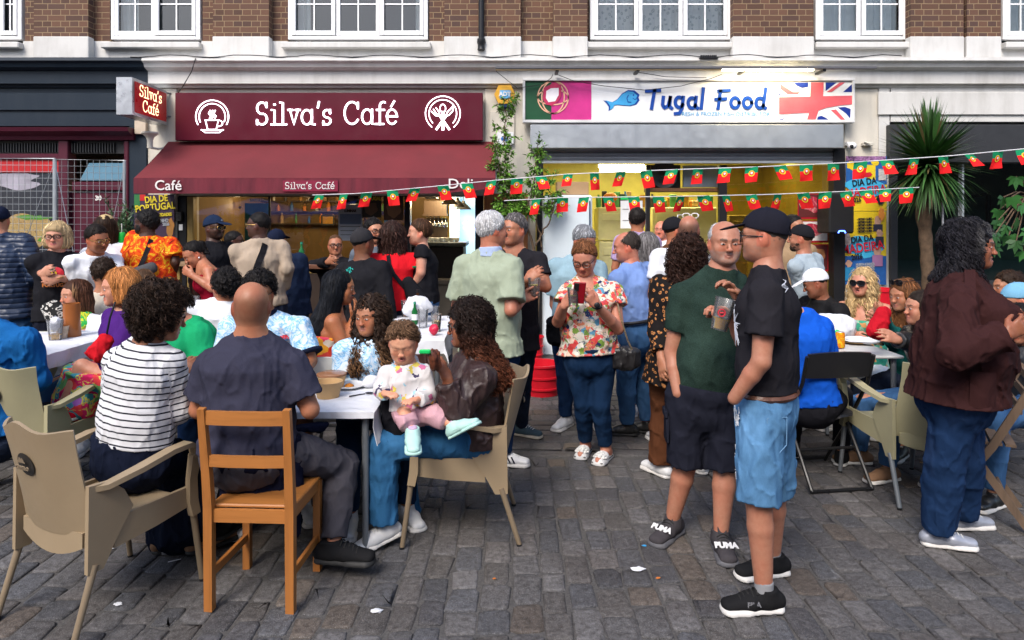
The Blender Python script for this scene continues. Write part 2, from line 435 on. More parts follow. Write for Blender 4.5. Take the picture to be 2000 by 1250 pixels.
g=MB();g.add([(-60,-60,-.0075),(60,-60,-.0075),(60,60,-.0075),(-60,60,-.0075)],[(0,1,2,3)])
tag(g.build('ground',JOINT),kind='structure')
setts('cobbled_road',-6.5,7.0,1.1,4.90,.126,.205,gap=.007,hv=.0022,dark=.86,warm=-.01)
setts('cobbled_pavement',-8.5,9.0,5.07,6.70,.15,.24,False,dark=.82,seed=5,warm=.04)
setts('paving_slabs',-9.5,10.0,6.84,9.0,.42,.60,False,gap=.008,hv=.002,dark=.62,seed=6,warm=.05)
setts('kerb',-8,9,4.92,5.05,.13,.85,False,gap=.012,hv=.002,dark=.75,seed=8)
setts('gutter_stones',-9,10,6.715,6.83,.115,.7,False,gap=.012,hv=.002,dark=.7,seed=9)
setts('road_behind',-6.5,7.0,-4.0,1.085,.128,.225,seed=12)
# ---- materials of the buildings
def brick_mat(name,a,b,c,mortar):
 t=NT(name);sp=t.new('ShaderNodeSeparateXYZ');t.l.new(t.coord(),sp.inputs[0])
 cb=t.new('ShaderNodeCombineXYZ');t.l.new(t.math('ADD',sp.outputs[0],sp.outputs[1]),cb.inputs[0]);t.l.new(sp.outputs[2],cb.inputs[1])
 wv=t.new('ShaderNodeVectorMath',operation='MULTIPLY_ADD');t.l.new(t.noise(14,2,out='Color'),wv.inputs[0]);wv.inputs[1].default_value=(.006,.004,0);t.l.new(cb.outputs[0],wv.inputs[2])
 br=t.new('ShaderNodeTexBrick');t.l.new(wv.outputs[0],br.inputs['Vector'])
 br.inputs['Scale'].default_value=1;br.inputs['Brick Width'].default_value=.225;br.inputs['Row Height'].default_value=.0745
 br.inputs['Mortar Size'].default_value=.0055;br.inputs['Mortar Smooth'].default_value=.25;br.inputs['Bias'].default_value=-.1
 br.offset=.5;br.squash=.52;br.squash_frequency=2
 br.inputs['Color1'].default_value=(0,0,0,1);br.inputs['Color2'].default_value=(1,1,1,1);br.inputs['Mortar'].default_value=(.5,.5,.5,1)
 n=t.noise(60,4,.7);pat=t.noise(1.3,3)
 bc=t.ramp(br.outputs['Color'],[(0,a),(.3,b),(.62,c),(.9,dk(b,.55))])
 bc=t.mix(t.math('MULTIPLY',n,.6),bc,t.mix(1,bc,(.45,.42,.4),'MULTIPLY'))
 bc=t.mix(t.math('MULTIPLY',pat,.35),bc,dk(b,.7))
 col=t.mix(br.outputs['Fac'],bc,t.mix(t.noise(120,3),mortar,dk(mortar,.55)))
 h=t.math('SUBTRACT',t.math('MULTIPLY',n,.3),br.outputs['Fac'])
 return t.done(col,.85,0,t.bump(h,.8,.008))
BRICK=brick_mat('terrace_brick',(.115,.056,.034),(.155,.074,.043),(.078,.042,.035),(.33,.225,.125))
BRICKD=brick_mat('far_brick',(.10,.06,.045),(.13,.075,.05),(.08,.05,.04),(.2,.16,.12))
def paint(name,c,dirt=.25,rough=.55,streak=True,dcol=(.22,.2,.17)):
 """painted render: stains and runs of dirt that belong to the surface"""
 if name in MC:return MC[name]
 t=NT(name);n=t.noise(1.6,5,.62);s_=t.noise(7,4,.6,t.coord(scale=(1,1,.18)));f=t.noise(45,4,.6)
 m=t.math('MULTIPLY',t.ramp(t.math('MULTIPLY',t.math('ADD',n,s_),.5),[(.46,(0,0,0)),(.72,(1,1,1))]),dirt)
 col=t.mix(m,c,dcol);col=t.mix(t.math('MULTIPLY',f,dirt*.5),col,dk(c,.7))
 MC[name]=t.done(col,rough,0,t.bump(f,.25,.003),Specular_IOR_Level=.2);return MC[name]
WHITE=paint('white_masonry_paint',(.61,.60,.575),.45)
CREAM=paint('cream_masonry_paint',(.62,.58,.50),.5)
UPVC=plain('white_window_frame',(.80,.80,.80),.35,var=.04)
NAVY=paint('navy_masonry_paint',(.012,.021,.034),.2,.5,dcol=(.05,.06,.07))
MAROON=paint('maroon_paint',(.075,.012,.026),.2,.4,dcol=(.12,.06,.07))
BLACK=plain('black_painted_metal',(.012,.012,.014),.4)
CHAR=plain('charcoal_panel',(.03,.031,.034),.45)
GLASS=glassm('window_glass',(.80,.84,.84),alpha=2.2)
SGLASS=glassm('shop_glass',(.62,.62,.60),alpha=2.2)
STEEL=plain('galvanised_steel',(.50,.53,.55),.38,.75,var=.10,scale=3)
DARKROOM=plain('dark_room_wall',(.05,.05,.055),.9)
GREY=plain('grey_metal',(.32,.33,.35),.4,.5)
# ---- upper brick terrace
bt=empty('brick_terrace',(0,9,0),'brown brick upper terrace with white cornice and casement windows above the shops','building')
Y0,YP,YW,YTOP=9.0,8.90,9.05,7.2
wins=[(-40,44,[.5]),(216,392,[.5]),(563,836,[.333,.667]),(1152,1428,[.333,.667]),(1592,1770,[.5]),(1957,2090,[.5])]
piers=[(66,172),(416,525),(868,1017),(1081,1147),(1432,1589),(1779,1882),(1889,1955),(-200,-62),(2110,2250)]
wall=MB();plinth=MB();zw0=za(80)
edges=[-900]+[e for w in wins for e in w[:2]]+[2900]
for i in range(0,len(edges),2):
 wall.box((xa(edges[i])+(.012 if i else 0),Y0+.03,zw0),(xa(edges[i+1])-.012,Y0+.30,YTOP));plinth.box((xa(edges[i])+(.01 if i else 0),Y0-.005,za(118)),(xa(edges[i+1])-.01,Y0+.28,zw0-.004))
for a,b in piers:
 wall.box((xa(a,YP),YP,zw0+.02),(xa(b,YP),Y0+.027,YTOP-.01));plinth.box((xa(a-1,YP-.03),YP-.035,za(118)+.002),(xa(b+1,YP-.03),Y0-.008,zw0+.025),bev=.008)
wall.box((-9.3,Y0+.031,6.14),(9.6,Y0+.299,YTOP-.02));wall.build('wall',BRICK,bt,world=True);
for x0,x1,_ in wins:plinth.box((xa(x0)-.01,Y0+.0,za(117)),(xa(x1)+.01,Y0+.26,za(97)))
plinth.build('plinth',WHITE,bt,world=True)
CURT=fabric('net_curtain',(.62,.66,.68),.9);
t_=NT('lace_curtain');t_f=t_.ramp(t_.voro(16),[(.0,(.8,.8,.8)),(.25,(.35,.4,.42)),(.4,(.7,.72,.73))]);LACE=t_.done(t_f,.9,Alpha=.85)
ROOMB=plain('room_backing',(.035,.042,.05),.9)
for wi,(x0,x1,sp)in enumerate(wins):
 X0,X1=xa(x0,YW),xa(x1,YW);zb,zt=za(78,YW),6.1
 wf=empty('window',(0,0,0));wf.parent=bt
 f=MB()
 for a,b in(((X0,YW-.02,zb),(X0+.055,YW+.06,zt)),((X1-.055,YW-.02,zb),(X1,YW+.06,zt)),((X0+.056,YW-.019,zb),(X1-.056,YW+.059,zb+.05)),((X0+.056,YW-.019,zt-.06),(X1-.056,YW+.059,zt))):f.box(a,b,bev=.006)
 bounds=[0]+sp+[1];W=X1-X0
 for k in range(len(bounds)-1):
  a=X0+.05+(W-.1)*bounds[k];b=X0+.05+(W-.1)*bounds[k+1];yy=YW-.035 if(k%2==0)^(len(sp)==1)else YW-.012
  for p,q in(((a+.004,yy,zb+.055),(a+.055,yy+.03,zt-.07)),((b-.055,yy,zb+.055),(b-.004,yy+.03,zt-.07)),((a+.056,yy+.001,zb+.055),(b-.056,yy+.031,zb+.115)),((a+.056,yy+.001,zt-.12),(b-.056,yy+.031,zt-.07))):f.box(p,q,bev=.005)
  mx=(a+b)/2;f.box((mx-.009,YW+.003,zb+.117),(mx+.009,YW+.012,zt-.125))
  z=zb+.117+.345
  while z<zt-.2:f.box((a+.058,YW+.0035,z),(mx-.0095,YW+.0115,z+.018));f.box((mx+.0095,YW+.0035,z),(b-.058,YW+.0115,z+.018));z+=.37
 wl_=np.array(wf.location)
 fo=f.build('window_frame',UPVC,wf);fo.location=(0,-9,0);
 p=MB();p.add([(X0+.05,YW+.02,zb+.05),(X1-.05,YW+.02,zb+.05),(X1-.05,YW+.02,zt-.06),(X0+.05,YW+.02,zt-.06)],[(0,1,2,3)]);po=p.build('pane',GLASS,wf);po.location=(0,-9,0)
 c=MB()
 def drape(a,b,z0,z1,amp,fr):c.grid(lambda u,v,a=a,b=b:(a+(b-a)*u,YW+.13+amp*math.sin(u*fr*(b-a)+math.sin(u*9)),z0+(z1-z0)*v),60,3)
 if wi==1:drape(X0+.06,X0+.30,zb,zt,.02,90)
 elif wi==2:drape(X0+.06,X0+.26,zb,zt,.02,90);drape(X1-.18,X1-.08,zb,zt,.02,90)
 elif wi in(3,4,5):drape(X0+.05,X1-.05,zb+.06,zt,.022,48)
 if c.V:co_=c.build('curtain',LACE if wi==3 else CURT,wf,smooth=True);co_.location=(0,-9,0)
 s=MB();s.box((X0-.05,YP-.0,za(97)+.002),(X1+.05,YW+.0,za(85)),bev=.01);so=s.build('window_sill',WHITE,wf);so.location=(0,-9,0)
 r=MB();r.box((X0-.2,YW+.28,zb-.05),(X1+.2,YW+.9,zt+.1));ro=r.build('room_lining',ROOMB,wf);ro.location=(0,-9,0)
def cornice(name,x0,x1,m):
 c=MB();pr=[(9.2,za(112,8.70)),(8.70,za(112,8.70)),(8.69,za(118,8.69)),(8.74,za(124,8.74)),(8.76,za(131,8.76)),(8.82,za(137,8.82)),(8.85,za(139,8.85)),(8.85,za(163,8.85)),(8.90,za(165,8.90)),(8.92,za(171,8.92)),(9.2,za(171,8.92))]
 c.prism(pr,0,x1,x0);return c.build(name,m,bt,world=True)
cornice('cornice',xa(285,8.8),9,WHITE);cornice('cornice',-9,xa(285,8.8)-.002,NAVY)
# ragged joints, weeds and a cable lie on the cornice
cb=MB()
for a,b in((-4.8,-1.9),(-2.0,1.6),(1.4,4.9)):
 n=30;xs=np.linspace(a,b,n);cb.tube([(x,8.695-.004,za(111.5,8.7)+.012+.014*math.sin(x*7)+rnd.uniform(-.004,.004))for x in xs],.006,5)
cb.tube([(xa(382,8.68),8.68,za(114,8.68)),(xa(374,8.66),8.66,za(140,8.66)),(xa(357,8.8),8.78,za(172,8.8)),(xa(345,8.85),8.84,za(186,8.84))],.006,5)
tag(cb.build('cable',BLACK),'thin black cable lying along the white cornice and drooping down beside the red café sign','cable')
# spikes block, downpipe
sp_=MB();
for k in range(9):sp_.box((xa(1368+k*3.6,8.68),8.66,za(114,8.68)),(xa(1370+k*3.6,8.68),8.70,za(108,8.68)))
sp_.box((xa(1366,8.68),8.657,za(114.6,8.68)),(xa(1402,8.68),8.703,za(113,8.68)))
tag(sp_.build('bird_spikes',BLACK),'short black comb of bird spikes on the white cornice under the lace curtain window','bird spikes')
dp=MB();dp.tube([(xa(940,8.84),8.84,7),(xa(940,8.84),8.84,za(80,8.84))],.036,12);dp.lathe([(.036,.0),(.052,.0),(.055,-.05),(.045,-.07),(.045,-.12),(.052,-.14),(.03,-.15)],(xa(940,8.84),8.84,za(76,8.84)),14,caps=True)
tag(dp.build('downpipe',BLACK,smooth=True),'black cast iron downpipe on the brick pier between the two shops','pipe')
# ---- ground floor of the terrace: piers between the shops
gf=MB();Yf=8.95
gf.box((xa(288,Yf),Yf,0),(xa(345,Yf),9.6,za(171,8.92)-.002),bev=.01)
tag_p=gf.build('pilaster',CREAM,bt,world=True)
gf=MB();gf.box((xa(947,Yf),Yf,0),(xa(1047,Yf),9.6,za(171,8.92)-.002),bev=.01);gf.box((xa(957,Yf),Yf-.03,za(268,Yf)),(xa(1005,Yf),Yf-.001,za(218,Yf)),bev=.004);gf.build('pilaster',CREAM,bt,world=True)
gf=MB();gf.box((xa(1649,Yf),Yf,0),(xa(1716,Yf),9.6,za(171,8.92)-.002),bev=.01);gf.build('pilaster',CREAM,bt,world=True)
gf=MB();gf.box((xa(1717,Yf-.02),Yf-.02,za(690,Yf)),(xa(1738,Yf-.02),9.6,za(171,8.92)-.002),bev=.006);gf.box((xa(1740,Yf-.02),Yf-.02,za(238,Yf)),(9.5,9.6,za(171,8.92)-.003));gf.box((xa(1716,Yf-.05),Yf-.05,za(225,Yf)),(9.4,Yf-.022,za(181,Yf)),bev=.005);gf.build('fascia',WHITE,bt,world=True)
gf=MB();gf.box((xa(345,Yf)+.002,Yf+.03,za(382,Yf)),(xa(947,Yf)-.002,9.6,za(171,8.92)-.004));gf.box((xa(1047,Yf)+.002,Yf+.03,za(292,Yf)),(xa(1649,Yf)-.002,9.6,za(171,8.92)-.004));gf.build('fascia',CREAM,bt,world=True)
gf=MB();gf.box((-9.2,Yf,za(246,Yf)),(xa(285,Yf),9.6,za(171,8.92)-.004));gf.box((-9.2,Yf-.03,za(216,Yf)),(xa(283,Yf-.03),Yf-.002,za(182,Yf)),bev=.006);gf.box((xa(251,Yf-.02),Yf-.02,0),(xa(287,Yf-.02),9.6,za(247,Yf)),bev=.01);gf.build('fascia',NAVY,bt,world=True)
bk=MB();bk.box((-9.3,13.6,0),(9.6,13.8,YTOP));bk.box((-9.5,9.1,0),(-9.35,13.6,YTOP));bk.box((9.62,9.1,0),(9.8,13.6,YTOP));bk.box((-9.6,9.35,YTOP+.01),(9.9,13.9,YTOP+.2));bk.build('shell',BRICKD,bt,world=True)
# ---- left shop, maroon, closed
ls=empty('closed_shopfront',(-5.5,9,0),'maroon closed shopfront with a food picture window and a door numbered 30','shopfront')
m=MB();Yl=8.93
m.prism([(9.1,za(247,8.8)),(8.74,za(248,8.74)),(8.76,za(256,8.76)),(8.86,za(266,8.86)),(8.88,za(273,8.88)),(9.1,za(273,8.88))],0,xa(254,8.8),-9)
m.box((-9,Yl,za(312,Yl)),(xa(118,Yl),9.1,za(300,Yl)),bev=.01);m.box((xa(115,Yl),Yl-.02,0),(xa(134,Yl),9.1,za(274,Yl)),bev=.01);m.box((xa(243,Yl),Yl-.02,0),(xa(252,Yl),9.1,za(274,Yl)),bev=.01)
m.box((-9,Yl,0),(xa(114,Yl),9.1,za(530,Yl)),bev=.01);m.box((-9,Yl-.04,za(536,Yl)),(xa(114,Yl),Yl-.001,za(524,Yl)),bev=.01)
m.build('surround',MAROON,ls,world=True)
d=MB();d.box((xa(135,Yl),Yl+.06,0),(xa(242,Yl),9.1,za(376,Yl)),bev=.006);d.box((xa(138,Yl),Yl+.02,za(372,Yl)),(xa(240,Yl),Yl+.058,za(355,Yl)),bev=.008)
d.box((xa(152,Yl),Yl+.045,za(520,Yl)),(xa(228,Yl),Yl+.058,za(420,Yl)),bev=.008);d.build('door',MAROON,ls,world=True)
text_mesh('door_number','30',.085,plain('off_white_lettering',(.75,.74,.7),.5),ls,(xa(187,Yl)+5.5,Yl+.055-9,za(387,Yl)),bold=.003)
tr=MB();tr.add([(xa(152,9.0),9.04,za(352)),(xa(242),9.04,za(352)),(xa(242),9.04,za(318)),(xa(170),9.04,za(318))],[(0,1,2,3)]);tr.build('transom_pane',plain('blue_film_glass',(.13,.26,.36),.15),ls,world=True)
vv=MB()
for k in range(44):x=-6.72+k*.036;vv.box((x,Yl+.03,za(297,Yl)),(x+.012,Yl+.06,za(279,Yl)))
vv.box((-9,Yl+.062,za(299,Yl)),(xa(242,Yl),9.3,za(274,Yl)));vv.build('vent_grille',CHAR,ls,world=True)
pt=MB();pt.box((-8.9,Yl+.05,za(523,Yl)),(xa(113,Yl),9.1,za(337,Yl)));pt.build('window_poster',plain('dark_print',(.032,.035,.045),.25),ls,world=True)
pt=MB();pt.box((-8.9,Yl+.03,za(336,Yl)),(xa(114,Yl),9.1,za(311,Yl)));pt.build('red_band',plain('red_print',(.42,.018,.022),.35),ls,world=True)
nz=NT('noodle_print');nzc=nz.ramp(nz.noise(15,6,.75,dist=3.5),[(.34,(.04,.03,.01)),(.43,(.28,.16,.05)),(.52,(.50,.36,.16)),(.58,(.16,.14,.03)),(.66,(.45,.22,.07))]);NOOD=nz.done(nzc,.35)
def blob(cx,cy,rx,ry,y,n=40,wob=.08,seed=1):
 r=random.Random(seed);ph=[r.uniform(0,6.28)for _ in range(5)]
 return[(cx+rx*math.cos(a)*(1+wob*sum(math.sin((k+2)*a+ph[k])for k in range(5))/2),y,cy+ry*math.sin(a)*(1+wob*sum(math.cos((k+2)*a+ph[k])for k in range(5))/2))for a in np.linspace(0,2*math.pi,n,endpoint=False)]
b_=MB();b_.add(blob(xa(48,Yl),za(452,Yl),.33,.24,Yl+.046),[tuple(range(40))]);b_.build('noodle_picture',NOOD,ls,world=True)
b_=MB();b_.add(blob(xa(62,Yl),za(425,Yl),.20,.03,Yl+.043,wob=.3,seed=4),[tuple(range(40))]);b_.add(blob(xa(88,Yl),za(468,Yl),.10,.10,Yl+.043,wob=.4,seed=9),[tuple(range(40))]);b_.build('herb_picture',plain('herb_print',(.07,.22,.03),.4),ls,world=True)
b_=MB();b_.add(blob(xa(28,Yl),za(352,Yl),.30,.11,Yl+.046,wob=.2,seed=5),[tuple(range(40))]);b_.build('napkin_picture',plain('grey_print',(.30,.28,.33),.4,var=.4,scale=4),ls,world=True)
# wire mesh fence panels in front
WIRE=plain('galvanised_wire',(.42,.45,.47),.4,.6)
def mesh_panel(x0,x1,y0,y1,z1,label):
 r=empty('mesh_fence_panel',(x0,y0,0),label,'fence panel','wire mesh fence panels in front of the closed shop')
 e=np.array([x1-x0,y1-y0,0]);L=np.linalg.norm(e);e=e/L
 f=MB();A=np.array([x0,y0,.1]);B=A+e*L;up=np.array([0,0,1.])
 f.tube([A,A+up*(z1-.1),B+up*(z1-.1),B,A],.019,8);f.build('frame',WIRE,r,world=True)
 w=MB()
 n=int(L/.065)
 for k in range(1,n):q=A+e*L*k/n;w.tube([q,q+up*(z1-.1)],.0028,3,cap=False)
 nz_=int((z1-.1)/.075)
 for k in range(1,nz_):q=A+up*(z1-.1)*k/nz_;w.tube([q,q+e*L],.0028,3,cap=False)
 w.tube([A+up*(z1-.15),A+e*L*.5+up*.2],.004,4);w.tube([B+up*(z1-.15),A+e*L*.5+up*.2],.004,4)
 w.build('wire_mesh',WIRE,r,world=True)
mesh_panel(xa(106,8.2),xa(-150,8.1),8.2,8.1,za(310,8.2),'wire mesh fence panel in front of the food picture window, left of the other panel')
mesh_panel(xa(108,8.15),xa(243,8.3),8.15,8.3,za(312,8.2),'wire mesh fence panel across the maroon door numbered 30')
# ---- café shopfront
cf=empty('cafe_shopfront',(-2.1,9,0),'café shopfront with large dark window, lit interior and open doorway under the maroon awning','shopfront')
GOLD=plain('ochre_painted_wood',(.28,.19,.06),.45)
f=MB();zt_=za(384,9.0)
f.box((xa(346,8.96),8.97,0),(xa(363,8.96),9.12,zt_),bev=.006);f.build('door_jamb',BLACK,cf,world=True)
f=MB();f.box((xa(365,8.98),8.98,0),(xa(377,8.98),9.1,zt_),bev=.006);f.box((xa(378,9),8.99,za(534)),(xa(789),9.08,za(526)),bev=.005);f.build('window_frame',GOLD,cf,world=True)
for nm_,A_,B_ in(('post',(xa(790,8.98),8.97,0),(xa(801,8.98),9.12,zt_)),('post',(xa(928,8.98),8.97,0),(xa(944,8.98),9.12,zt_)),('mullion',(xa(523),9.02,za(526)),(xa(526),9.06,zt_)),('lintel',(xa(346),9.0,zt_+.002),(xa(945),9.14,zt_+.12))):f=MB();f.box(A_,B_,bev=.003);f.build(nm_,BLACK,cf,world=True)
f=MB();f.box((xa(378),9.0,0),(xa(789),9.08,za(535)),bev=.004);f.build('stall_riser',plain('dark_brown_panel',(.035,.022,.016),.5),cf,world=True)
f=MB();f.add([(xa(377),9.035,za(526)),(xa(790),9.035,za(526)),(xa(790),9.035,zt_),(xa(377),9.035,zt_)],[(0,1,2,3)]);f.build('pane',SGLASS,cf,world=True)
# room behind
RW=paint('cafe_ochre_wall',(.20,.13,.055),.5,.7,dcol=(.06,.04,.02));RY=plain('cafe_yellow_wall',(.55,.36,.07),.7);RB=plain('cafe_pale_blue_panel',(.30,.42,.45),.5)
xl,xr,yb=xa(350),xa(943),12.2
rm=MB();rm.box((xl-.1,yb,0),(xr+.1,yb+.1,3));rm.box((xl-.1,9.15,0),(xl-.01,yb,3));rm.box((xl-.1,9.15,2.95),(xr+.1,yb,3.05));rm.build('room_wall',RW,cf,world=True)
rm=MB();rm.box((xa(860,yb),yb-.06,0),(xa(905,yb),yb-.01,2.9));rm.build('room_wall',RY,cf,world=True)
rm=MB();rm.box((xa(878,10.9),10.9,.8),(xa(897,10.9),11.0,2.5));rm.box((xa(898,11.2),11.2,.8),(xa(935,11.2),11.3,2.45));rm.build('menu_board',emis('lit_blue_board',(.35,.62,.75),.35),cf,world=True)
for k,(a,b)in enumerate(((433,438),(442,447))):
 s=MB();s.box((xa(905,10.8),10.8,za(b,10.8)),(xa(936,10.8),10.83,za(a,10.8)));s.build('neon_strip',emis('neon_blue',(.15,.25,1.0),9),cf,world=True)
bar=empty('bar_counter',(xa(865,10.2),10.0,0),'black café counter with cups on top seen through the open doorway','counter')
s=MB();s.box((xa(798,9.9),9.9,0),(xa(905,9.9),10.5,za(482,9.9)),bev=.01);s.build('front',plain('black_counter_front',(.012,.012,.013),.35),bar,world=True)
s=MB();s.box((xa(795,9.85),9.85,za(481,9.9)),(xa(910,9.85),10.55,za(473,9.9)),bev=.01);s.build('worktop',plain('slate_worktop',(.06,.08,.09),.3),bar,world=True)
s=MB();s.box((xa(798,9.7),9.7,0),(xa(908,9.7),9.86,za(545,9.7)),bev=.01);s.box((xa(796,9.68),9.66,za(555,9.7)),(xa(912,9.68),9.69,za(548,9.7)));s.build('foot_panel',plain('grey_counter_base',(.10,.09,.075),.5),bar,world=True)
ORD='first second third fourth fifth sixth seventh eighth ninth tenth eleventh twelfth thirteenth fourteenth fifteenth sixteenth seventeenth'.split()
CUPW=plain('white_crockery',(.7,.72,.74),.2)
for k in range(9):
 x=xa(812+k*10,10.0);c=MB();c.lathe([(.0,0),(.03,0),(.042,.06),(.038,.062),(.03,.01),(0,.01)],(x,10.0+.04*(k%2),za(473,9.9)),10)
 tag(c.build('coffee_cup',CUPW,smooth=True),ORD[k]+' small white cup from the left on top of the café counter','cup','cups on the café counter')
# rack of glasses and a shelf behind the counter
s=empty('glass_rack',(xa(850,11),11,1.7),'dark hanging rack of upside-down wine glasses above the café counter','rack')
q=MB();q.box((xa(828,10.8),10.8,za(418,10.8)),(xa(872,10.8),11.1,za(392,10.8)));q.box((xa(826,10.8),10.75,za(422,10.8)),(xa(874,10.8),11.12,za(417.5,10.8)));q.box((xa(828,10.8),11.12,za(470,10.8)),(xa(870,10.8),11.15,za(426,10.8)));q.build('rack_body',wood('dark_shelf_wood',(.05,.03,.018)),s,world=True)
GLS=glassm('drinking_glass',(.92,.92,.9),alpha=3.0)
for k in range(6):
 q=MB();q.lathe([(.03,0),(.004,-.01),(.004,-.07),(.028,-.10),(.03,-.16)],(xa(833+k*7.5,10.78),10.78,za(423,10.8)),9);q.build('wine_glass',GLS,s,True,True)
# pendant lamps inside
LAMPW=emis('warm_lamp_disc',(1.0,.86,.6),14);SHADE=plain('dark_lamp_shade',(.02,.02,.02),.4)
for k,(px,py,d,r_)in enumerate(((616,392,9.9,.12),(878,399,9.9,.125),(893,404,10.4,.13),(905,409,10.9,.13),(738,378,9.9,.1),(843,388,10.2,.1))):
 c=P(px,py,d);lp=empty('pendant_lamp',c,['lit dark pendant lamp hanging behind the café window near the paper stars','frontmost of the three dark pendant lamps above the café counter','middle one of the three dark pendant lamps above the café counter','rearmost of the three dark pendant lamps above the café counter','small lit lamp behind the café window just right of the bunting','lit lamp high up in the open café doorway left of the three pendants'][k],'lamp','pendant lamps inside the café')
 q=MB();q.lathe([(.0,.14),(.025,.14),(.03,.10),(r_*.6,.06),(r_,0),(r_-.006,0),(.02,.09)],(0,0,0),18);q.tube([(0,0,.14),(0,0,2.95-c[2])],.004,5);q.build('lamp_shade',SHADE,lp,smooth=True)
 q=MB();q.lathe([(.0,.012),(r_*.92,.012)],(0,0,0),18);q.build('bulb_disc',LAMPW,lp)
for(px,py,d,e)in((600,380,10.6,30),(870,380,10.4,45),(450,400,10.8,22)):
 ld=bpy.data.lights.new('cafe_lamp_light','POINT');ld.energy=e;ld.color=(1,.72,.38);ld.shadow_soft_size=.15
 lo=bpy.data.objects.new('cafe_lamp_light',ld);COL.objects.link(lo);lo.location=P(px,py,d)
# paper stars, wall pictures, posters in the café window
STAR=plain('paper_star',(.62,.42,.18),.6)
for k,(px,py,s_)in enumerate(((561,396,1.0),(592,398,.9),(624,404,1.0),(656,400,.6),(469,405,.7))):
 c=P(px,py,9.3);q=MB();pts=[]
 for j in range(10):a=math.pi/2+j*math.pi/5;rr=(.045 if j%2==0 else.019)*s_;pts.append((c[0]+rr*math.cos(a),c[2]+rr*math.sin(a)))
 q.prism(pts,1,9.30,9.31);q.tube([(c[0],9.305,c[2]+.045*s_),(c[0],9.305,2.5)],.0015,3)
 tag(q.build('paper_star',STAR),['brightest paper star hanging left of the pendant lamp in the café window','faint paper star between the bright one and the pendant lamp','paper star hanging just under the pendant lamp','tiny paper star right of the pendant lamp','small star hanging high in the left part of the café window'][k],'star','paper stars hung in the café window')
def flat(name,quad,y,mat,parent=None,th=.004):
 (a,b),(c,d)=quad;q=MB();q.box((xa(a,y),y,za(d,y)),(xa(c,y),y+th,za(b,y)));return q.build(name,mat,parent,world=parent is not None)
TEALP=plain('teal_print',(.03,.20,.27),.5);PALEP=plain('pale_print',(.30,.32,.36),.6);DARKP=plain('dark_poster',(.035,.03,.022),.5);YELT=plain('yellow_lettering',(.62,.50,.03),.5)
def poster(name,label,quad,y,bgm,texts=(),shapes=(),cat='poster',group=None):
 (a,b),(c,d)=quad;ctr=np.array([xa((a+c)/2,y),y,za((b+d)/2,y)])
 r=empty(name,ctr,label,cat,group);flat('sheet',quad,y,bgm,r)
 for i,(kind,x0,y0,x1,y1,m)in enumerate(shapes):
  yy=y-.003-.0015*i
  if kind=='r':flat('printed_block',((x0,y0),(x1,y1)),yy,m,r,.001)
  else:
   q=MB();q.add(blob(xa((x0+x1)/2,yy),za((y0+y1)/2,yy),(xa(x1,yy)-xa(x0,yy))/2,(za(y0,yy)-za(y1,yy))/2,yy,24,.12,i),[tuple(range(24))]);q.build('printed_shape',m,r,world=True)
 for i,(s,px,py,hpx,m,rot)in enumerate(texts):
  yy=y-.010-.001*len(shapes)
  text_mesh('lettering',s,hpx/150*1.35,m,r,np.array([xa(px,yy),yy,za(py,yy)])-ctr,bold=.003,ry=-math.radians(rot),depth=.001,sx=.8)
 return r
poster('wall_poster','teal printed banner on the rear wall behind the café window',((478,397),(528,470)),9.6,TEALP,[('BANCA ITALIA',508,391,6,PALEP,0)])
poster('wall_poster','pale notice with small print in the café window near the red shirt woman',((661,400),(708,470)),9.02,PALEP,[('LUMINAR',684,412,5,DARKP,0)],[('r',664,418,705,438,plain('blue_grey_print',(.10,.13,.20),.5)),('r',665,442,704,443,DARKP),('r',665,450,700,451,DARKP),('r',665,458,702,459,DARKP)])
poster('wall_poster','dark poster with a yellow heading in the café window beside the door post',((706,380),(745,425)),9.02,DARKP,[('PORTUGAL',725,388,7,YELT,0)],[('o',712,395,738,420,plain('brown_print',(.12,.07,.04),.5))])
poster('wall_poster','brown picture poster in the café window right beside the door post',((749,380),(788,430)),9.02,plain('brown_poster',(.09,.05,.03),.5),[],[('o',755,392,784,425,plain('tan_print',(.26,.15,.08),.5))])
poster('framed_picture','dark framed picture with a face on the café wall above the posters',((672,372),(700,398)),9.06,DARKP,[],[('o',680,376,692,394,plain('face_print',(.25,.18,.14),.5))],'picture')
dpst=poster('festival_poster','tall dark poster with yellow DIA DE PORTUGAL lettering left of the café door jamb',((262,380),(340,470)),8.9,plain('purple_print',(.05,.03,.06),.5),[('DIA DE',305,389,13,YELT,6),('PORTUGAL',303,405,14,YELT,6),('COMUNIDADES',312,420,6,YELT,4),('JUNHO',318,431,6,PALEP,4),('2026',324,438,6,PALEP,4)],[('r',262,380,273,410,plain('green_print',(.03,.16,.05),.5)),('r',273,380,284,392,plain('red_print2',(.45,.02,.02),.5)),('o',325,425,340,465,plain('orange_print',(.35,.16,.04),.5))])
sw=MB();sw.box((xa(344,8.95),8.92,za(432,8.95)),(xa(356,8.95),8.965,za(414,8.95)),bev=.004);tag(sw.build('key_box',plain('dark_plastic',(.03,.03,.03),.3)),'small dark key box fixed to the black café door jamb','box')
swl=MB();swl.box((xa(349,8.95),8.955,za(450,8.95)),(xa(356,8.95),8.968,za(438,8.95)));tag(swl.build('notice_sticker',CUPW),'small white sticker under the key box on the café door jamb','sticker')
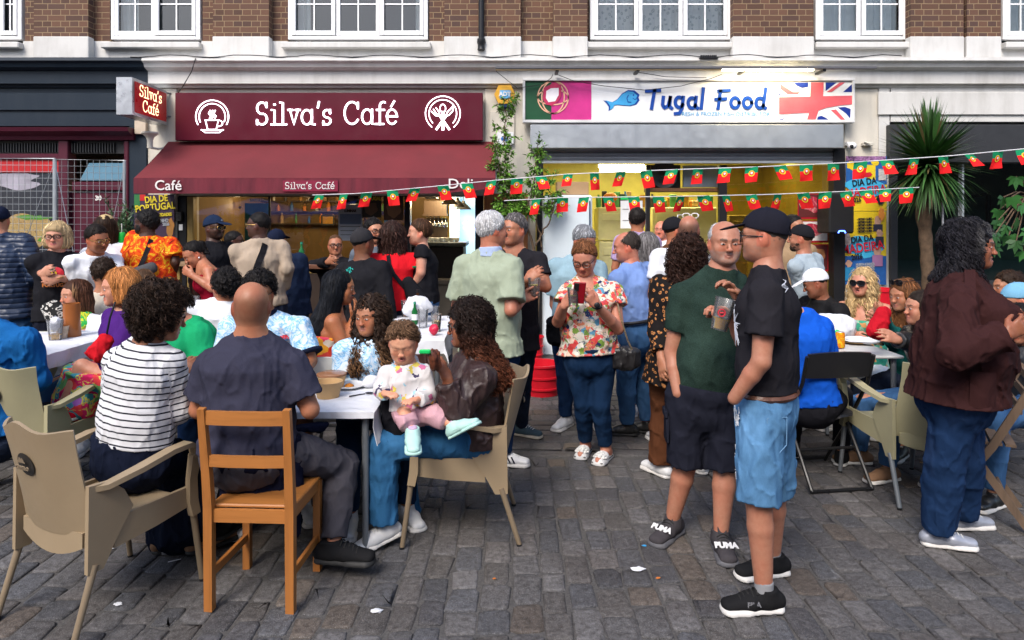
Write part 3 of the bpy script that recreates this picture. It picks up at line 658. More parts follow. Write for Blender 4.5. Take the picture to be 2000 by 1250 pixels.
# orange wooden door folded open
od=empty('wooden_door',(xa(990,8.85),8.85,0),'orange brown wooden door with dark glass folded open beside the climbing plant','door')
OW=wood('orange_door_wood',(.33,.12,.035));y=8.86
q=MB();q.box((xa(946,y),y,0),(xa(962,y),y+.05,za(378,y)),bev=.004);q.box((xa(1016,y),y,0),(xa(1031,y),y+.05,za(378,y)),bev=.004);q.box((xa(962,y)+.002,y+.001,za(392,y)),(xa(1016,y)-.002,y+.049,za(378,y)));q.box((xa(962,y)+.002,y+.001,za(486,y)),(xa(1016,y)-.002,y+.049,za(472,y)));q.box((xa(962,y)+.002,y+.001,0),(xa(1016,y)-.002,y+.049,.9));q.build('door_frame',OW,od,world=True)
q=MB();q.box((xa(962,y)+.002,y+.02,.9),(xa(1016,y)-.002,y+.03,za(392,y)));q.build('pane',plain('dark_door_glass',(.02,.03,.03),.08),od,world=True)
# ---- café sign board
WINE=plain('wine_red_board',(.082,.0025,.013),.35,var=.06,scale=1.5);NEON=emis('white_led_lettering',(.95,.93,1.0),1.5)
ys=8.80;x0,x1=xa(342,ys),xa(943,ys);z0,z1=za(274,ys),za(181,ys)
sg=empty('cafe_sign',((x0+x1)/2,ys,z0),"wide wine red sign board reading Silva's Café in lit white letters between two emblems",'sign')
q=MB();q.box((x0,ys,z0),(x1,ys+.12,z1),bev=.004);q.build('board',WINE,sg,world=True)
cap=43/150*ys/9.0
def letter_part(body,cap,cx,zb,y,w,mat,parent,name='lettering',mir=1,R=None):
 ls_,wd=strokes(body,cap);mb=MB()
 for l in ls_:ribbon2d(mb,[(p[0]+cx,p[1]+zb)for p in l],w,y-.008,y-.001)
 return mb.build(name,mat,parent,world=True)
for k,wd_ in enumerate(("Silva's","CafE")):
 ls_,w0=strokes(wd_,1.0);px0,px1=((500,651),(672,779))[k];target=xa(px1,ys)-xa(px0,ys)
 cp=cap;scx=target/(w0*cp);mb=MB();ctr=xa((px0+px1)/2,ys);zb=za(243.5-k,ys)
 for l in ls_:ribbon2d(mb,[(p[0]*cp*scx+ctr,p[1]*cp+zb)for p in l],.021,ys-.022,ys-.006)
 mb.build('lettering',NEON,sg,world=True)
def emblem(px,py,kind):
 y=ys;mb=MB();c=np.array([xa(px,y),za(py,y)]);u=1/150*y/9.0
 def rb(pts,w=1.7,cl=False):ribbon2d(mb,[(c[0]+p[0]*u,c[1]-p[1]*u)for p in pts],w*u,y-.014,y-.003,cl)
 A=lambda cx,cy,rx,ry,a,b,n=22:[(cx+(rx)*math.cos(math.radians(t)),cy-ry*math.sin(math.radians(t)))for t in np.linspace(a,b,n)]
 if kind=='cup':
  rb(A(0,0,32,32,-28,208));rb(A(0,0,25.5,25.5,-22,203))
  rb([(-13,7),(-9,25),(8,25),(12,7),(-13,7)]);rb(A(12,13,8,6,90,-100));rb([(-20,26),(-14,31),(14,31),(20,26)]);rb([(-21,26),(21,26)],1.6)
  for k in(-5,0,5):rb([(k,3),(k+2.5,-1),(k-2,-6),(k+1,-12)],1.7)
 else:
  rb(A(0,0,34,34,-50,230));rb(A(0,0,27,27,-42,222))
  rb(A(0,-10,5.5,8,-80,260));rb([(0,-2),(0,30)],5)
  rb([(-18,-8),(-12,1),(-6,4)],2);rb([(-13,-11),(-8,-4),(-6,4)],2);rb([(-22,-4),(-14,4),(-6,4)],2);rb([(-7,3),(12,30)],4)
  rb([(20,-14),(9,-3),(5,6),(12,3),(20,-6),(20,-14)],2);rb([(6,5),(-12,30)],4)
 mb.build('emblem',NEON,sg,world=True)
emblem(415,228,'cup');emblem(865,222,'cutlery')
# ---- projecting light box sign
REDF=plain('bright_red_panel',(.62,.012,.018),.3);LETT=emis('cream_lit_letters',(1.0,.86,.5),1.0)
px_=empty('projecting_sign',(xa(327,8.9),8.9,2.9),"small projecting light box sign with a red face reading Silva's Café in cream letters",'sign')
# box from wall (y 8.9) out to y 8.03
xs=xa(327,8.9);yA,yB=8.9,8.02;xB=xa(258,yB);zT0,zB0=za(176,yA),za(240,yA);zT1,zB1=za(153,yB)-.0,za(228,yB)
zt2,zb2=(zT0+zT1)/2,(zB0+zB1)/2;wx=xa(258,yB)-xa(227,yB)
q=MB();V=[(xs,yA,zb2),(xs,yA,zt2),(xB,yB,zt2),(xB,yB,zb2),(xs-wx,yA,zb2),(xs-wx,yA,zt2),(xB-wx,yB,zt2),(xB-wx,yB,zb2)]
q.add(V,[(0,3,2,1),(4,5,6,7),(3,7,6,2),(0,1,5,4),(1,2,6,5),(0,4,7,3)]);q.build('casing',plain('dented_aluminium',(.55,.57,.6),.3,.8,var=.15,scale=5,bump=.5,bs=12),px_,world=True)
e=nrm(np.array([xs-xB,yA-yB,0]));nrmv=np.cross(e,(0,0,1));L=math.hypot(xs-xB,yA-yB);A0=np.array([xB,yB,0])+nrmv*.003
def onface(s,z,o=0):return A0+e*s+nrmv*o+np.array([0,0,z])
q=MB();q.add([onface(.05,zb2+.035),onface(L-.03,zb2+.035),onface(L-.03,zt2-.035),onface(.05,zt2-.035)],[(0,1,2,3)]);q.build('red_face',REDF,px_,world=True)
for body,zc,sc_ in(("Silva's",(zt2+zb2)/2+.03,.115),("CafE",(zt2+zb2)/2-.14,.115)):
 ls_,w0=strokes(body,1.0);mb=MB();k=.56/w0 if body[0]=='S' else.40/w0
 for l in ls_:
  t2=MB();ribbon2d(t2,[(p[0]*k+L/2,p[1]*sc_*1.15+zc)for p in l],.0105,0,.002)
  for Vv in t2.V:mb.add([onface(v[0],v[2],.002+v[1])for v in Vv],t2.F)
 mb.build('lettering',LETT,px_,world=True)
q=MB()
for dz in(.08,-.22):q.tube([(xs-.05,yA-.02,zt2-.1+dz),(xs+.02,yA+.05,zt2-.1+dz)],.012,6)
q.build('bracket',GREY,px_,world=True)
def lamp_fl(px,py,d,label):
 c=P(px,py,d);r=empty('flood_lamp',c,label,'lamp');q=MB()
 q.lathe([(.0,.0),(.10,.0),(.10,.02),(.05,.06),(.035,.10),(.035,.20),(.0,.2)],(0,0,-.0),14,R=np.diag([1,1,-1.0])[:,:]);q.build('reflector',CREAM,r,smooth=True)
 q=MB();q.tube([(.0,0,-.19),(.05,.1,-.2),(.06,9-c[1]-.05,-.15)],.015,6);q.build('arm',CREAM,r)
lamp_fl(293,258,8.6,'cream round flood lamp on the pilaster under the projecting sign')
q=MB();q.box((xa(264,8.9),8.88,za(262,8.9)),(xa(286,8.9),8.94,za(236,8.9)),bev=.004);tag(q.build('wall_notice',plain('aged_paper',(.5,.42,.33),.7)),'small aged notice on the wall under the projecting sign','notice')
# ---- awning
aw=empty('awning',(xa(620,8.6),8.95,2.7),"maroon fabric awning with a valance reading Café, Silva's Café and Deli",'awning')
t=NT('maroon_canvas');n1=t.noise(2.2,4);n2=t.noise(300,2,.7)
c_=t.mix(t.math('MULTIPLY',n2,.4),t.ramp(n1,[(.3,(.095,.004,.010)),(.7,(.14,.008,.016))]),(.15,.035,.03))
CANV=t.done(c_,.9,0,t.bump(n1,.3,.02,t.bump(n2,.4,.002)))
t=NT('maroon_valance');VALC=t.done(t.ramp(t.noise(4,3,co=t.coord(scale=(2,1,.3))),[(.3,(.085,.006,.016)),(.7,(.15,.012,.025))]),.85,0,t.bump(t.noise(7,3,co=t.coord(scale=(1,1,.3))),.5,.03))
yw_,yv=8.93,8.14
def awf(u,v):
 xw=xa(329,yw_)+(xa(964,yw_)-xa(329,yw_))*u;xf=xa(262,yv)+(xa(968,yv)-xa(262,yv))*u
 zz=za(277,yw_)+(za(348,yv)-za(277,yw_))*v-.018*math.sin(math.pi*v)*(1+.3*math.sin(u*14));return(xw+(xf-xw)*v,yw_+(yv-yw_)*v,zz)
q=MB();q.grid(awf,40,10,.006);q.build('canopy',CANV,aw,True,True)
q=MB();q.grid(lambda u,v:(xa(262,yv)+(xa(968,yv)-xa(262,yv))*u,yv-.012+.006*math.sin(u*60)*v,za(348,yv)-v*(za(348,yv)-za(378-10*max(0,u-.85)/.15,yv))),80,5,.005);q.build('valance',VALC,aw,True,True)
for(u,xw,xf)in((0,xa(329,yw_),xa(262,yv)),(1,xa(964,yw_),xa(968,yv))):
 q=MB();q.add([(xw,yw_,za(277,yw_)-.01),(xf,yv,za(348,yv)-.01),(xf,yv,za(376,yv)),(xw,yw_,za(376,yw_))],[(0,1,2,3)]);
 if u==0:q.build('side_panel',CANV,aw,world=True)
 q2=MB();q2.tube([(xw,yw_,za(300,yw_)),(xf,yv+.02,za(350,yv)-.02)],.018,8);q2.build('folding_arm',GREY,aw,world=True)
VLET=plain('white_awning_lettering',(.72,.68,.66),.7)
loc=np.array(aw.location)
text_mesh('lettering','Café',.165,VLET,aw,(xa(331,yv)-loc[0],yv-.032-loc[1],za(363,yv)-loc[2]),bold=.001,sx=1.05)
text_mesh('lettering','Deli',.165,VLET,aw,(xa(900,yv)-loc[0],yv-.032-loc[1],za(360,yv)-loc[2]),bold=.001,sx=1.1)
q=MB();q.box((xa(554,yv),yv-.030,za(374,yv)),(xa(661,yv),yv-.018,za(353,yv)));q.build('name_patch',plain('patch_cloth',(.20,.014,.04),.8),aw,world=True)
ls_,w0=strokes("Silva's CafE",1.0);mb=MB();k=(xa(656,yv)-xa(559,yv))/w0
for l in ls_:ribbon2d(mb,[(p[0]*k+xa(607,yv),p[1]*.076+za(369,yv))for p in l],.009,yv-.036,yv-.031)
mb.build('lettering',VLET,aw,world=True)
# ---- alarm box and small fixtures on the middle pilaster
al=empty('alarm_box',(xa(985,8.9),8.9,za(186,8.9)),'yellow hexagonal alarm box reading ADT on a blue label','alarm box')
c=(xa(986,8.85),za(186,8.85));hx_=[(-.135,.01),(-.08,.125),(.08,.125),(.135,.01),(.08,-.11),(-.08,-.11)]
q=MB();q.prism([(c[0]+a,c[1]+b)for a,b in hx_],1,8.83,8.945);q.build('housing',plain('amber_plastic',(.62,.33,.035),.35),al,world=True)
q=MB();q.box((c[0]-.075,8.835,c[1]-.16),(c[0]+.08,8.94,c[1]-.112),bev=.006);q.build('light_cover',plain('navy_plastic',(.01,.025,.07),.3),al,world=True)
q=MB();q.box((c[0]-.065,8.822,c[1]-.045),(c[0]+.07,8.829,c[1]+.06));q.build('label_plate',plain('sky_blue_label',(.12,.40,.68),.4),al,world=True)
l0=np.array(al.location);text_mesh('lettering','ADT',.075,CUPW,al,(c[0]+.002-l0[0],8.818-l0[1],c[1]+.008-l0[2]),bold=.004)
eg=poster('broadband_sticker','small white box lettered eag high on the pilaster beside the climbing plant',((971,258),(1003,282)),8.9,CUPW,[('eag',985,270,9,plain('blue_lettering',(.02,.12,.42),.4),0)],cat='sticker')
FLEX=plain('grey_flex',(.2,.2,.2),.5)
# ---- fish shop sign
fs=empty('fish_shop_sign',(xa(1345,8.8),8.8,za(240,8.8)),'long white sign reading Tugal Food with a blue fish and a British flag','sign')
yF=8.78;q=MB();X0,X1=xa(1021,yF),xa(1668,yF);Z0,Z1=za(240,yF),za(153,yF)
for a,b in(((X0,yF-.03,Z0),(X1,yF+.1,Z0+.035)),((X0,yF-.03,Z1-.035),(X1,yF+.1,Z1)),((X0,yF-.029,Z0+.036),(X0+.03,yF+.1,Z1-.036)),((X1-.03,yF-.029,Z0+.036),(X1,yF+.1,Z1-.036))):q.box(a,b,bev=.004)
q.build('sign_frame',plain('white_sign_frame',(.6,.6,.6),.4),fs,world=True)
q=MB();q.box((X0+.03,yF,Z0+.036),(X1-.03,yF+.09,Z1-.036));q.build('panel',paint('white_sign_face',(.74,.75,.76),.15,.35),fs,world=True)
def fl(name,pts,m,o=.004,y=yF,par=fs,ii=[0]):
 q=MB();q.add([(xa(p[0],y),y-o,za(p[1],y))for p in pts],[tuple(range(len(pts)))]);return q.build(name,m,par,world=True)
fl('green_panel',[(1026,234),(1077,234),(1077,158),(1026,158)],plain('bottle_green_print',(.012,.07,.03),.4))
fl('pink_panel',[(1077,234),(1155,234),(1155,158),(1077,158)],plain('magenta_print',(.50,.03,.20),.4,var=.25,scale=2))
EMB=MB();cc=(xa(1080,yF),za(190,yF));u=yF/1350
for rx,ry in((30,30),(22,30),(30,14)):EMB_pts=[(cc[0]+u*rx*math.cos(a),cc[1]+u*ry*math.sin(a)*1.05)for a in np.linspace(0,2*math.pi,30)];ribbon2d(EMB,EMB_pts,.015,yF-.012,yF-.008,True)
EMB.build('globe_outline',plain('peach_print',(.75,.42,.28),.4),fs,world=True)
sh=MB();sh.add([(cc[0]+u*a,yF-.014,cc[1]-u*b)for a,b in((-18,-18),(-6,-24),(2,-28),(16,-24),(16,-2),(10,8),(-2,17),(-14,14),(-20,4))],[tuple(range(9))]);sh.build('shield_outline',plain('crimson_print',(.48,.03,.10),.4),fs,world=True)
sh=MB();sh.add([(cc[0]+u*a,yF-.017,cc[1]-u*b)for a,b in((-13,-12),(-4,-17),(11,-18),(11,-4),(4,8),(-9,10),(-14,2))],[tuple(range(7))]);sh.build('shield',plain('white_print',(.8,.76,.78),.4),fs,world=True)
DB=plain('royal_blue_lettering',(.008,.055,.30),.35);LB=plain('sea_blue_print',(.05,.32,.62),.35)
fish=[(1180,196),(1188,198),(1196,200),(1206,194),(1214,184),(1226,177),(1238,178),(1247,186),(1245,191),(1247,196),(1241,204),(1230,207),(1216,206),(1206,205),(1199,206),(1196,212),(1190,216),(1190,208),(1186,202)]
fc=np.mean(fish,0);fl('fish_outline',[tuple(fc+(np.array(p)-fc)*1.06)for p in fish],DB,.004);fl('fish',[tuple(fc+(np.array(p)-fc)*.93)for p in fish],LB,.007)
fd=MB();ribbon2d(fd,[(xa(a,yF),za(b,yF))for a,b in((1227,186),(1224,192),(1226,199),(1232,200))],.009,yF-.012,yF-.009);ribbon2d(fd,[(xa(a,yF),za(b,yF))for a,b in((1236,192),(1240,195),(1244,191))],.008,yF-.012,yF-.009);fd.add(dome((xa(1237,yF),yF-.010,za(186,yF)),(.009,.002,.012),8,6)[0],dome((0,0,0),(1,1,1),8,6)[1]);fd.build('fish_face',DB,fs,world=True)
# brush lettering, strokes of varying slant
BR={'T':(.62,[[(-.02,.94),(.6,.98)],[(.36,.96),(.22,.02)]]),'u':(.56,[[(.1,.6),(.06,.2),(.16,.03),(.34,.16),(.44,.58)],[(.44,.6),(.40,.12),(.5,.02)]]),
 'g':(.56,[arc(.24,.34,.19,.28,60,330,12),[(.44,.6),(.38,.0),(.26,-.26),(.06,-.28)]]),'a':(.56,[arc(.24,.3,.19,.28,60,330,12),[(.44,.6),(.38,.1),(.5,.02)]]),
 'l':(.26,[[(.16,1.06),(.06,.02)]]),' ':(.40,[]),'F':(.58,[[(.12,.95),(.62,.98)],[(.2,.95),(.08,.02)],[(-.02,.5),(.44,.52)]]),
 'o':(.54,[arc(.25,.31,.2,.28,0,360,18)]),'d':(.56,[arc(.24,.3,.19,.28,60,330,12),[(.52,1.06),(.40,.1),(.5,.02)]])}
mb=MB();ls_,w0=strokes('Tugal Food',1.0,BR);kx=(xa(1497,yF)-xa(1264,yF))/w0;capz=36*yF/1350
for l in ls_:
 p=np.array(l);n=5;pp=[]
 for i in range(len(p)-1):pp+=[p[i]+(p[i+1]-p[i])*k_/n for k_ in range(n)]
 pp.append(p[-1]);ribbon2d(mb,[(q_[0]*kx+xa(1380,yF),q_[1]*capz+za(212,yF))for q_ in pp],.043,yF-.012,yF-.006)
mb.build('lettering',DB,fs,world=True)
l0=np.array(fs.location);text_mesh('lettering','FRESH & FROZEN FISH DISTRIBUTOR',.071,LB,fs,(xa(1415,yF)-l0[0],yF-.006-l0[1],za(223,yF)-l0[2]),sx=.99,bold=-.0006)
UJR=plain('faded_red_print',(.62,.10,.12),.45,var=.2,scale=3);UJB=plain('navy_print',(.01,.03,.22),.4);UJW=plain('white_flag_print',(.78,.78,.76),.4)
fl('flag_ground',[(1521,236),(1664,236),(1664,161),(1521,161)],UJW,.004)
for pts in([(1549,161),(1578,161),(1578,170),(1566,172),(1556,168)],[(1612,161),(1634,161),(1612,178)],[(1664,164),(1664,180),(1646,180)],[(1521,183),(1528,186),(1521,187)],[(1521,233),(1532,231),(1526,238),(1521,238)],[(1594,238),(1597,228),(1604,226),(1612,230),(1624,238)],[(1636,210),(1650,209),(1661,213),(1660,232),(1652,222)]):fl('flag_blue',pts,UJB,.007)
for pts in([(1524,164),(1548,180),(1562,180),(1558,184),(1538,184),(1524,174)],[(1614,180),(1640,161),(1650,161),(1624,180)],[(1622,215),(1632,214),(1652,236),(1643,236),(1634,226)],[(1555,238),(1570,230),(1560,238)]):fl('flag_stripe',pts,UJR,.008)
fl('flag_cross',[(1521,190),(1582,189),(1583,161),(1608,161),(1607,188),(1664,187),(1664,204),(1640,206),(1612,211),(1598,216),(1591,238),(1574,238),(1580,220),(1521,223)],UJR,.011)
# strip light above the sign
st=empty('strip_light',(xa(1340,8.6),8.62,za(138,8.6)),'long thin dark strip light rail above the white shop sign, lit at its right end','lamp')
q=MB();q.box((xa(968,8.55),8.52,za(135,8.55)),(xa(1711,8.55),8.60,za(130,8.55)),bev=.004);q.build('rail',plain('dark_rail',(.10,.10,.11),.45),st,world=True)
q=MB();q.box((xa(1412,8.55),8.53,za(137.8,8.55)),(xa(1588,8.55),8.59,za(135.4,8.55)));q.build('tube',emis('lit_tube',(1.0,.87,.55),22),st,world=True)
ld=bpy.data.lights.new('strip_lamp_light','AREA');ld.energy=4.5;ld.color=(1,.78,.42);ld.shape='RECTANGLE';ld.size=1.1;ld.size_y=.05
lo=bpy.data.objects.new('strip_lamp_light',ld);COL.objects.link(lo);lo.location=(xa(1500,8.55),8.56,za(139,8.55));lo.rotation_euler=(math.radians(28),0,0)
q=MB();q.box((xa(968,8.55),8.535,za(137,8.55)),(xa(1410,8.55),8.585,za(135.4,8.55)));q.build('diffuser',plain('yellowed_diffuser',(.42,.30,.16),.5),st,world=True)
q=MB()
for px in(1088,1245,1452,1607):q.box((xa(px-3,8.6),8.55,za(141,8.6)),(xa(px+3,8.6),8.78,za(136.5,8.6)))
q.build('bracket',BLACK,st,world=True)
q=MB()
for pts in([(1080,145),(1077,152),(1060,165),(1010,172),(970,140),(968,134)],[(1090,146),(1120,158),(1180,168),(1260,176),(1330,168),(1390,153),(1410,145)],[(1245,141),(1300,150),(1380,152)]):
 q.tube([(xa(a,8.72),8.72,za(b,8.72))for a,b in pts],.0045,5)
tag(q.build('loose_wire',BLACK,smooth=True),'loose black wires sagging across the white fish shop sign','wire')
# ---- fish shop front
ff=empty('fish_shopfront',(xa(1347),9,0),'fish shop front with steel roller shutter half rolled up and a bright yellow lit interior','shopfront')
q=MB();y=8.72;q.box((xa(1036,y),y,za(289,y)),(xa(1648,y),9.0,za(243,y)),bev=.006)
for px in(1190,1345,1500):q.box((xa(px,y),y-.003,za(288,y)),(xa(px+1.5,y),y-.0005,za(244,y)))
q.build('shutter_box',STEEL,ff,world=True)
q=MB();pr=[]
for k in range(4):
 zt2=za(290,8.9)-k*.048;pr+=[(8.90,zt2),(8.885,zt2-.012),(8.885,zt2-.032),(8.90,zt2-.044)]
pr+=[(8.93,pr[-1][1]),(8.93,za(290,8.9))];q.prism(pr,0,xa(1626,8.9),xa(1054,8.9));q.build('shutter_slats',plain('shutter_steel',(.28,.29,.31),.35,.7),ff,world=True)
q=MB();q.box((xa(1054,8.88),8.875,za(319,8.88)),(xa(1626,8.88),8.93,za(314,8.88)),bev=.004);q.build('shutter_rail',plain('pale_steel',(.55,.58,.6),.35,.6),ff,world=True)
for A_,B_ in(((xa(1049,8.9),8.88,0),(xa(1061,8.9),9.2,za(290,8.9))),((xa(1626,8.9),8.86,0),(xa(1648,8.9),9.02,za(290,8.9))),((xa(1262),9.0,0),(xa(1270),9.08,2.4)),((xa(1405),9.0,0),(xa(1420),9.08,2.4))):q=MB();q.box(A_,B_,bev=.003);q.build('post',BLACK,ff,world=True)
q=MB();q.box((xa(1272),9.0,0),(xa(1262+400),9.04,.55));q.box((xa(1421),9.0,.55),(xa(1624),9.06,.62));q.build('stall_riser',CHAR,ff,world=True)
q=MB();q.add([(xa(1421),9.03,.62),(xa(1624),9.03,.62),(xa(1624),9.03,2.4),(xa(1421),9.03,2.4)],[(0,1,2,3)]);q.build('pane',glassm('brown_shop_glass',(.36,.27,.12),alpha=2.4),ff,world=True)
YW_=plain('yellow_lit_tiles',(.48,.42,.12),.4,var=.25,scale=2);FY=12.0
q=MB();q.box((xa(1049)-.05,FY,0),(xa(1645)+.3,FY+.1,3));q.box((xa(1049)-.1,9.2,0),(xa(1049)-.01,FY,3));q.box((xa(1648)+.02,9.2,0),(xa(1648)+.1,FY,3));q.build('room_wall',YW_,ff,world=True)
q=MB();q.box((xa(1049)-.1,9.1,2.75),(xa(1648)+.1,FY,2.85));q.build('room_ceiling',plain('stained_ceiling',(.38,.34,.20),.8),ff,world=True)
for i,(a,b,py)in enumerate(((1170,1258,324),(1172,1262,333))):
 q=MB();d=9.7+i*.35;q.box((xa(a,d),d,za(py+3,d)),(xa(b,d),d+.06,za(py-3,d)));tag(q.build('fluorescent_tube',emis('fluorescent',(1.0,.95,.55),12)),['upper lit fluorescent tube inside the fish shop','lower lit fluorescent tube inside the fish shop'][i],'lamp','fluorescent tubes in the fish shop')
for(px,d,e)in((1215,10.6,50),(1370,10.4,45),(1530,10.8,12)):
 ld=bpy.data.lights.new('shop_tube_light','AREA');ld.energy=e*.55;ld.color=(1,.88,.40);ld.shape='RECTANGLE';ld.size=1.2;ld.size_y=.2
 lo=bpy.data.objects.new('shop_tube_light',ld);COL.objects.link(lo);lo.location=(xa(px,d),d,2.7)
# fridge, boxes, cabinets
FR=plain('white_fridge_enamel',(.62,.70,.74),.35,var=.05)
fg=empty('tall_fridge',(xa(1110,8.6),8.7,0),'tall pale blue white fridge standing at the left of the fish shop opening','fridge')
q=MB();q.box((xa(1061,8.55),8.55,0),(xa(1157,8.55),9.15,za(381,8.55)),bev=.02);q.build('cabinet',FR,fg,world=True)
q=MB();q.box((xa(1151,8.52),8.515,.4),(xa(1153,8.52),8.549,za(392,8.55)));q.build('door_edge',plain('dark_blue_seal',(.02,.04,.09),.5),fg,world=True)
cbx=MB();cbx.box((xa(1088,8.7),8.7,za(380,8.6)),(xa(1150,8.7),9.0,za(355,8.7)),bev=.004);tag(cbx.build('cardboard_box',plain('cardboard',(.36,.23,.12),.8)),'brown cardboard box lying on top of the tall white fridge','box')
YC=plain('cream_yellow_cabinet',(.60,.55,.30),.35)
for i,(a,b,c,d,yy)in enumerate(((1168,405,1258,470,9.9),(1274,405,1400,470,10.2),(1170,472,1262,700,9.8),(1274,472,1402,700,10.1),(1424,420,1460,640,10.4))):
 q=MB();q.box((xa(a,yy),yy,za(d,yy)),(xa(c,yy),yy+.5,za(b,yy)),bev=.01);q.box((xa(a+8,yy),yy-.012,za(b+26,yy)),(xa(a+50,yy),yy-.001,za(b+12,yy)),bev=.003)
 tag(q.build('display_cabinet',YC),['cream cabinet unit above the counter beside the tall fridge','cream cabinet unit behind the wooden shelf in the fish shop','lower cream counter beside the tall fridge','lower cream counter in the middle of the fish shop','narrow cream cabinet behind the brown glass of the fish shop'][i],'cabinet','cream cabinets in the fish shop')
pn=poster('price_sheet','white paper notice with green clip hanging inside the fish shop beside the dark post',((1212,392),(1255,446)),9.2,CUPW,[],[('r',1212,383,1240,390,plain('green_clip',(.02,.5,.12),.5)),('r',1216,408,1228,409,DARKP),('r',1216,430,1228,431,DARKP)],'notice')
ws=empty('wooden_shelf',(xa(1343,9.2),9.1,2.1),'brown wooden shelf with a dark wok and a grey tray above the fish shop counter','shelf')
SW=wood('shelf_wood',(.13,.055,.02));y=9.15
q=MB();q.box((xa(1266,y),y,za(374,y)),(xa(1418,y),y+.3,za(367,y)),bev=.004);q.box((xa(1266,y),y,za(366.5,y)),(xa(1272,y),y+.3,za(322,y)));q.box((xa(1410,y),y,za(366.5,y)),(xa(1418,y),y+.3,za(350,y)));q.build('shelf_board',SW,ws,world=True)
q=MB();q.box((xa(1273,y),y+.2,za(366,y)),(xa(1336,y),y+.26,za(320,y)));q.build('dark_board',BLACK,ws,world=True)
q=MB();q.box((xa(1338,y),y+.1,za(365,y)),(xa(1409,y),y+.14,za(322,y)),bev=.005);q.build('grey_tray',plain('grey_tray',(.28,.33,.38),.3),ws,world=True)
wk=MB();wk.lathe([(0,.06),(.1,.045),(.18,0),(.185,0),(.1,.055),(0,.07)],(xa(1300,9.1),9.18,za(340,9.1)),22,R=np.array([[1,0,0],[0,0,1],[0,-1,0.]]));tag(wk.build('wok',plain('seasoned_iron',(.02,.018,.014),.3),smooth=True),'round dark wok leaning on the wooden shelf in the fish shop','pan')
of=MB();of.add(*dome(P(1192,386,9.6),(.10,.06,.07),12,8));tag(of.build('orange_bag',plain('orange_plastic',(.75,.20,.02),.45),smooth=True),'orange bundle on top of the cabinet beside the white notice','bag')
# meat pictures on the window
mt=NT('meat_print');MEAT=mt.done(mt.ramp(mt.noise(9,5,.6,dist=1.5),[(.3,(.20,.01,.02)),(.5,(.42,.03,.06)),(.62,(.62,.28,.26)),(.7,(.35,.02,.04))]),.35)
RP=plain('crimson_poster',(.30,.01,.02),.4);WP=plain('white_plate_print',(.62,.58,.56),.4)
for i,(a,b,c,d,lab)in enumerate(((1558,378,1618,428,'topmost of three meat posters on the fish shop window, a raw cut with herbs'),(1558,431,1618,474,'meat poster of steaks on white paper, middle one of three on the fish shop window'),(1558,477,1618,530,'lowest of three meat posters on the fish shop window, a cooked cut'))):
 poster('meat_poster',lab,((a,b),(c,d)),8.99,RP,[],[('r',a+2,b+2,c-2,d-4,WP if i==1 else plain('dark_red_print',(.10,.02,.02),.4)),('o',a+9,b+5,c-6,d-14,MEAT if i<2 else plain('roast_print',(.28,.12,.05),.4,var=.5,scale=12)),('o',a+3,b+6,a+14,b+28,plain('herb_print2',(.32,.34,.16),.5,var=.6,scale=20))],group='meat posters on the fish shop window')
# ---- posters and speaker on the right pilaster
YP_=plain('bright_yellow_print',(.70,.50,.02),.45);BP=plain('blue_print',(.02,.10,.32),.45,var=.3);SKY=plain('cyan_print',(.05,.38,.62),.45);RL=plain('red_lettering',(.50,.012,.03),.45);DL=plain('black_lettering',(.012,.012,.02),.45);SKN=plain('skin_print',(.48,.28,.2),.5);DKC=plain('dark_cloth_print',(.03,.03,.05),.5)
poster('madeira_poster','upper festival poster reading DIA DA MADEIRA on blue and yellow, above the loudspeaker',((1652,305),(1732,412)),8.90,YP_,
 [('DIA DA',1688,356,13,DL,8),('MADEIRA',1692,374,17,RL,8),('2026',1672,391,9,DL,8)],
 [('r',1652,305,1732,360,BP),('o',1654,314,1676,332,YP_),('r',1678,322,1710,352,YP_),('o',1702,308,1716,324,YP_),('r',1652,305,1730,314,plain('speckled_print',(.25,.12,.25),.5,var=.9,scale=40)),('r',1716,330,1731,352,plain('white_house_print',(.5,.48,.46),.5)),('o',1684,336,1704,346,RL),('o',1652,348,1728,386,SKY),('o',1712,380,1728,400,DL)],group='festival posters on the pilaster')
poster('madeira_poster','lower festival poster reading DIA DA MADEIRA 2026 with small portraits, below the other one',((1645,413),(1731,556)),8.895,YP_,
 [('DIA DA',1684,467,12,DL,8),('MADEIRA',1685,484,18,RL,8),('2026',1674,502,10,DL,8)]+[('- RITMO LUSO -',1690,428+6*k,4.2,DL,3)for k in range(5)]+[('MUSICA & DANCA',1690,516+5*k,4,PALEP,3)for k in range(3)],
 [('r',1645,500,1731,556,BP),('o',1648,460,1728,502,SKY),('o',1708,420,1722,444,SKN),('r',1706,438,1724,452,DKC),('o',1712,448,1724,464,SKN),('r',1710,462,1726,480,DKC),('o',1706,482,1722,500,SKN),('r',1704,498,1724,520,plain('mauve_print',(.35,.16,.3),.5)),('o',1652,508,1664,522,SKN),('r',1648,522,1668,548,plain('teal_suit_print',(.02,.2,.4),.5)),('o',1648,456,1662,480,plain('grey_people_print',(.35,.3,.3),.5,var=.7,scale=30)),('o',1716,405,1728,430,plain('flower_print',(.7,.25,.04),.5))],group='festival posters on the pilaster')
spk=empty('loudspeaker',(xa(1643,8.6),8.6,za(410,8.6)),'black box loudspeaker with a small glowing blue badge mounted between the meat and Madeira posters','speaker')
q=MB();q.box((xa(1620,8.5),8.5,za(456,8.5)),(xa(1669,8.5),8.86,za(376,8.5)),bev=.02);q.build('cabinet',plain('black_speaker_grille',(.008,.008,.009),.6),spk,world=True)
q=MB();q.tube([(xa(a,8.5),8.495,za(b,8.5))for a,b in((1637,455),(1639,451),(1649,451),(1651,455))],.008,6);q.build('badge',emis('blue_led',(.06,.14,1.0),5),spk,world=True)
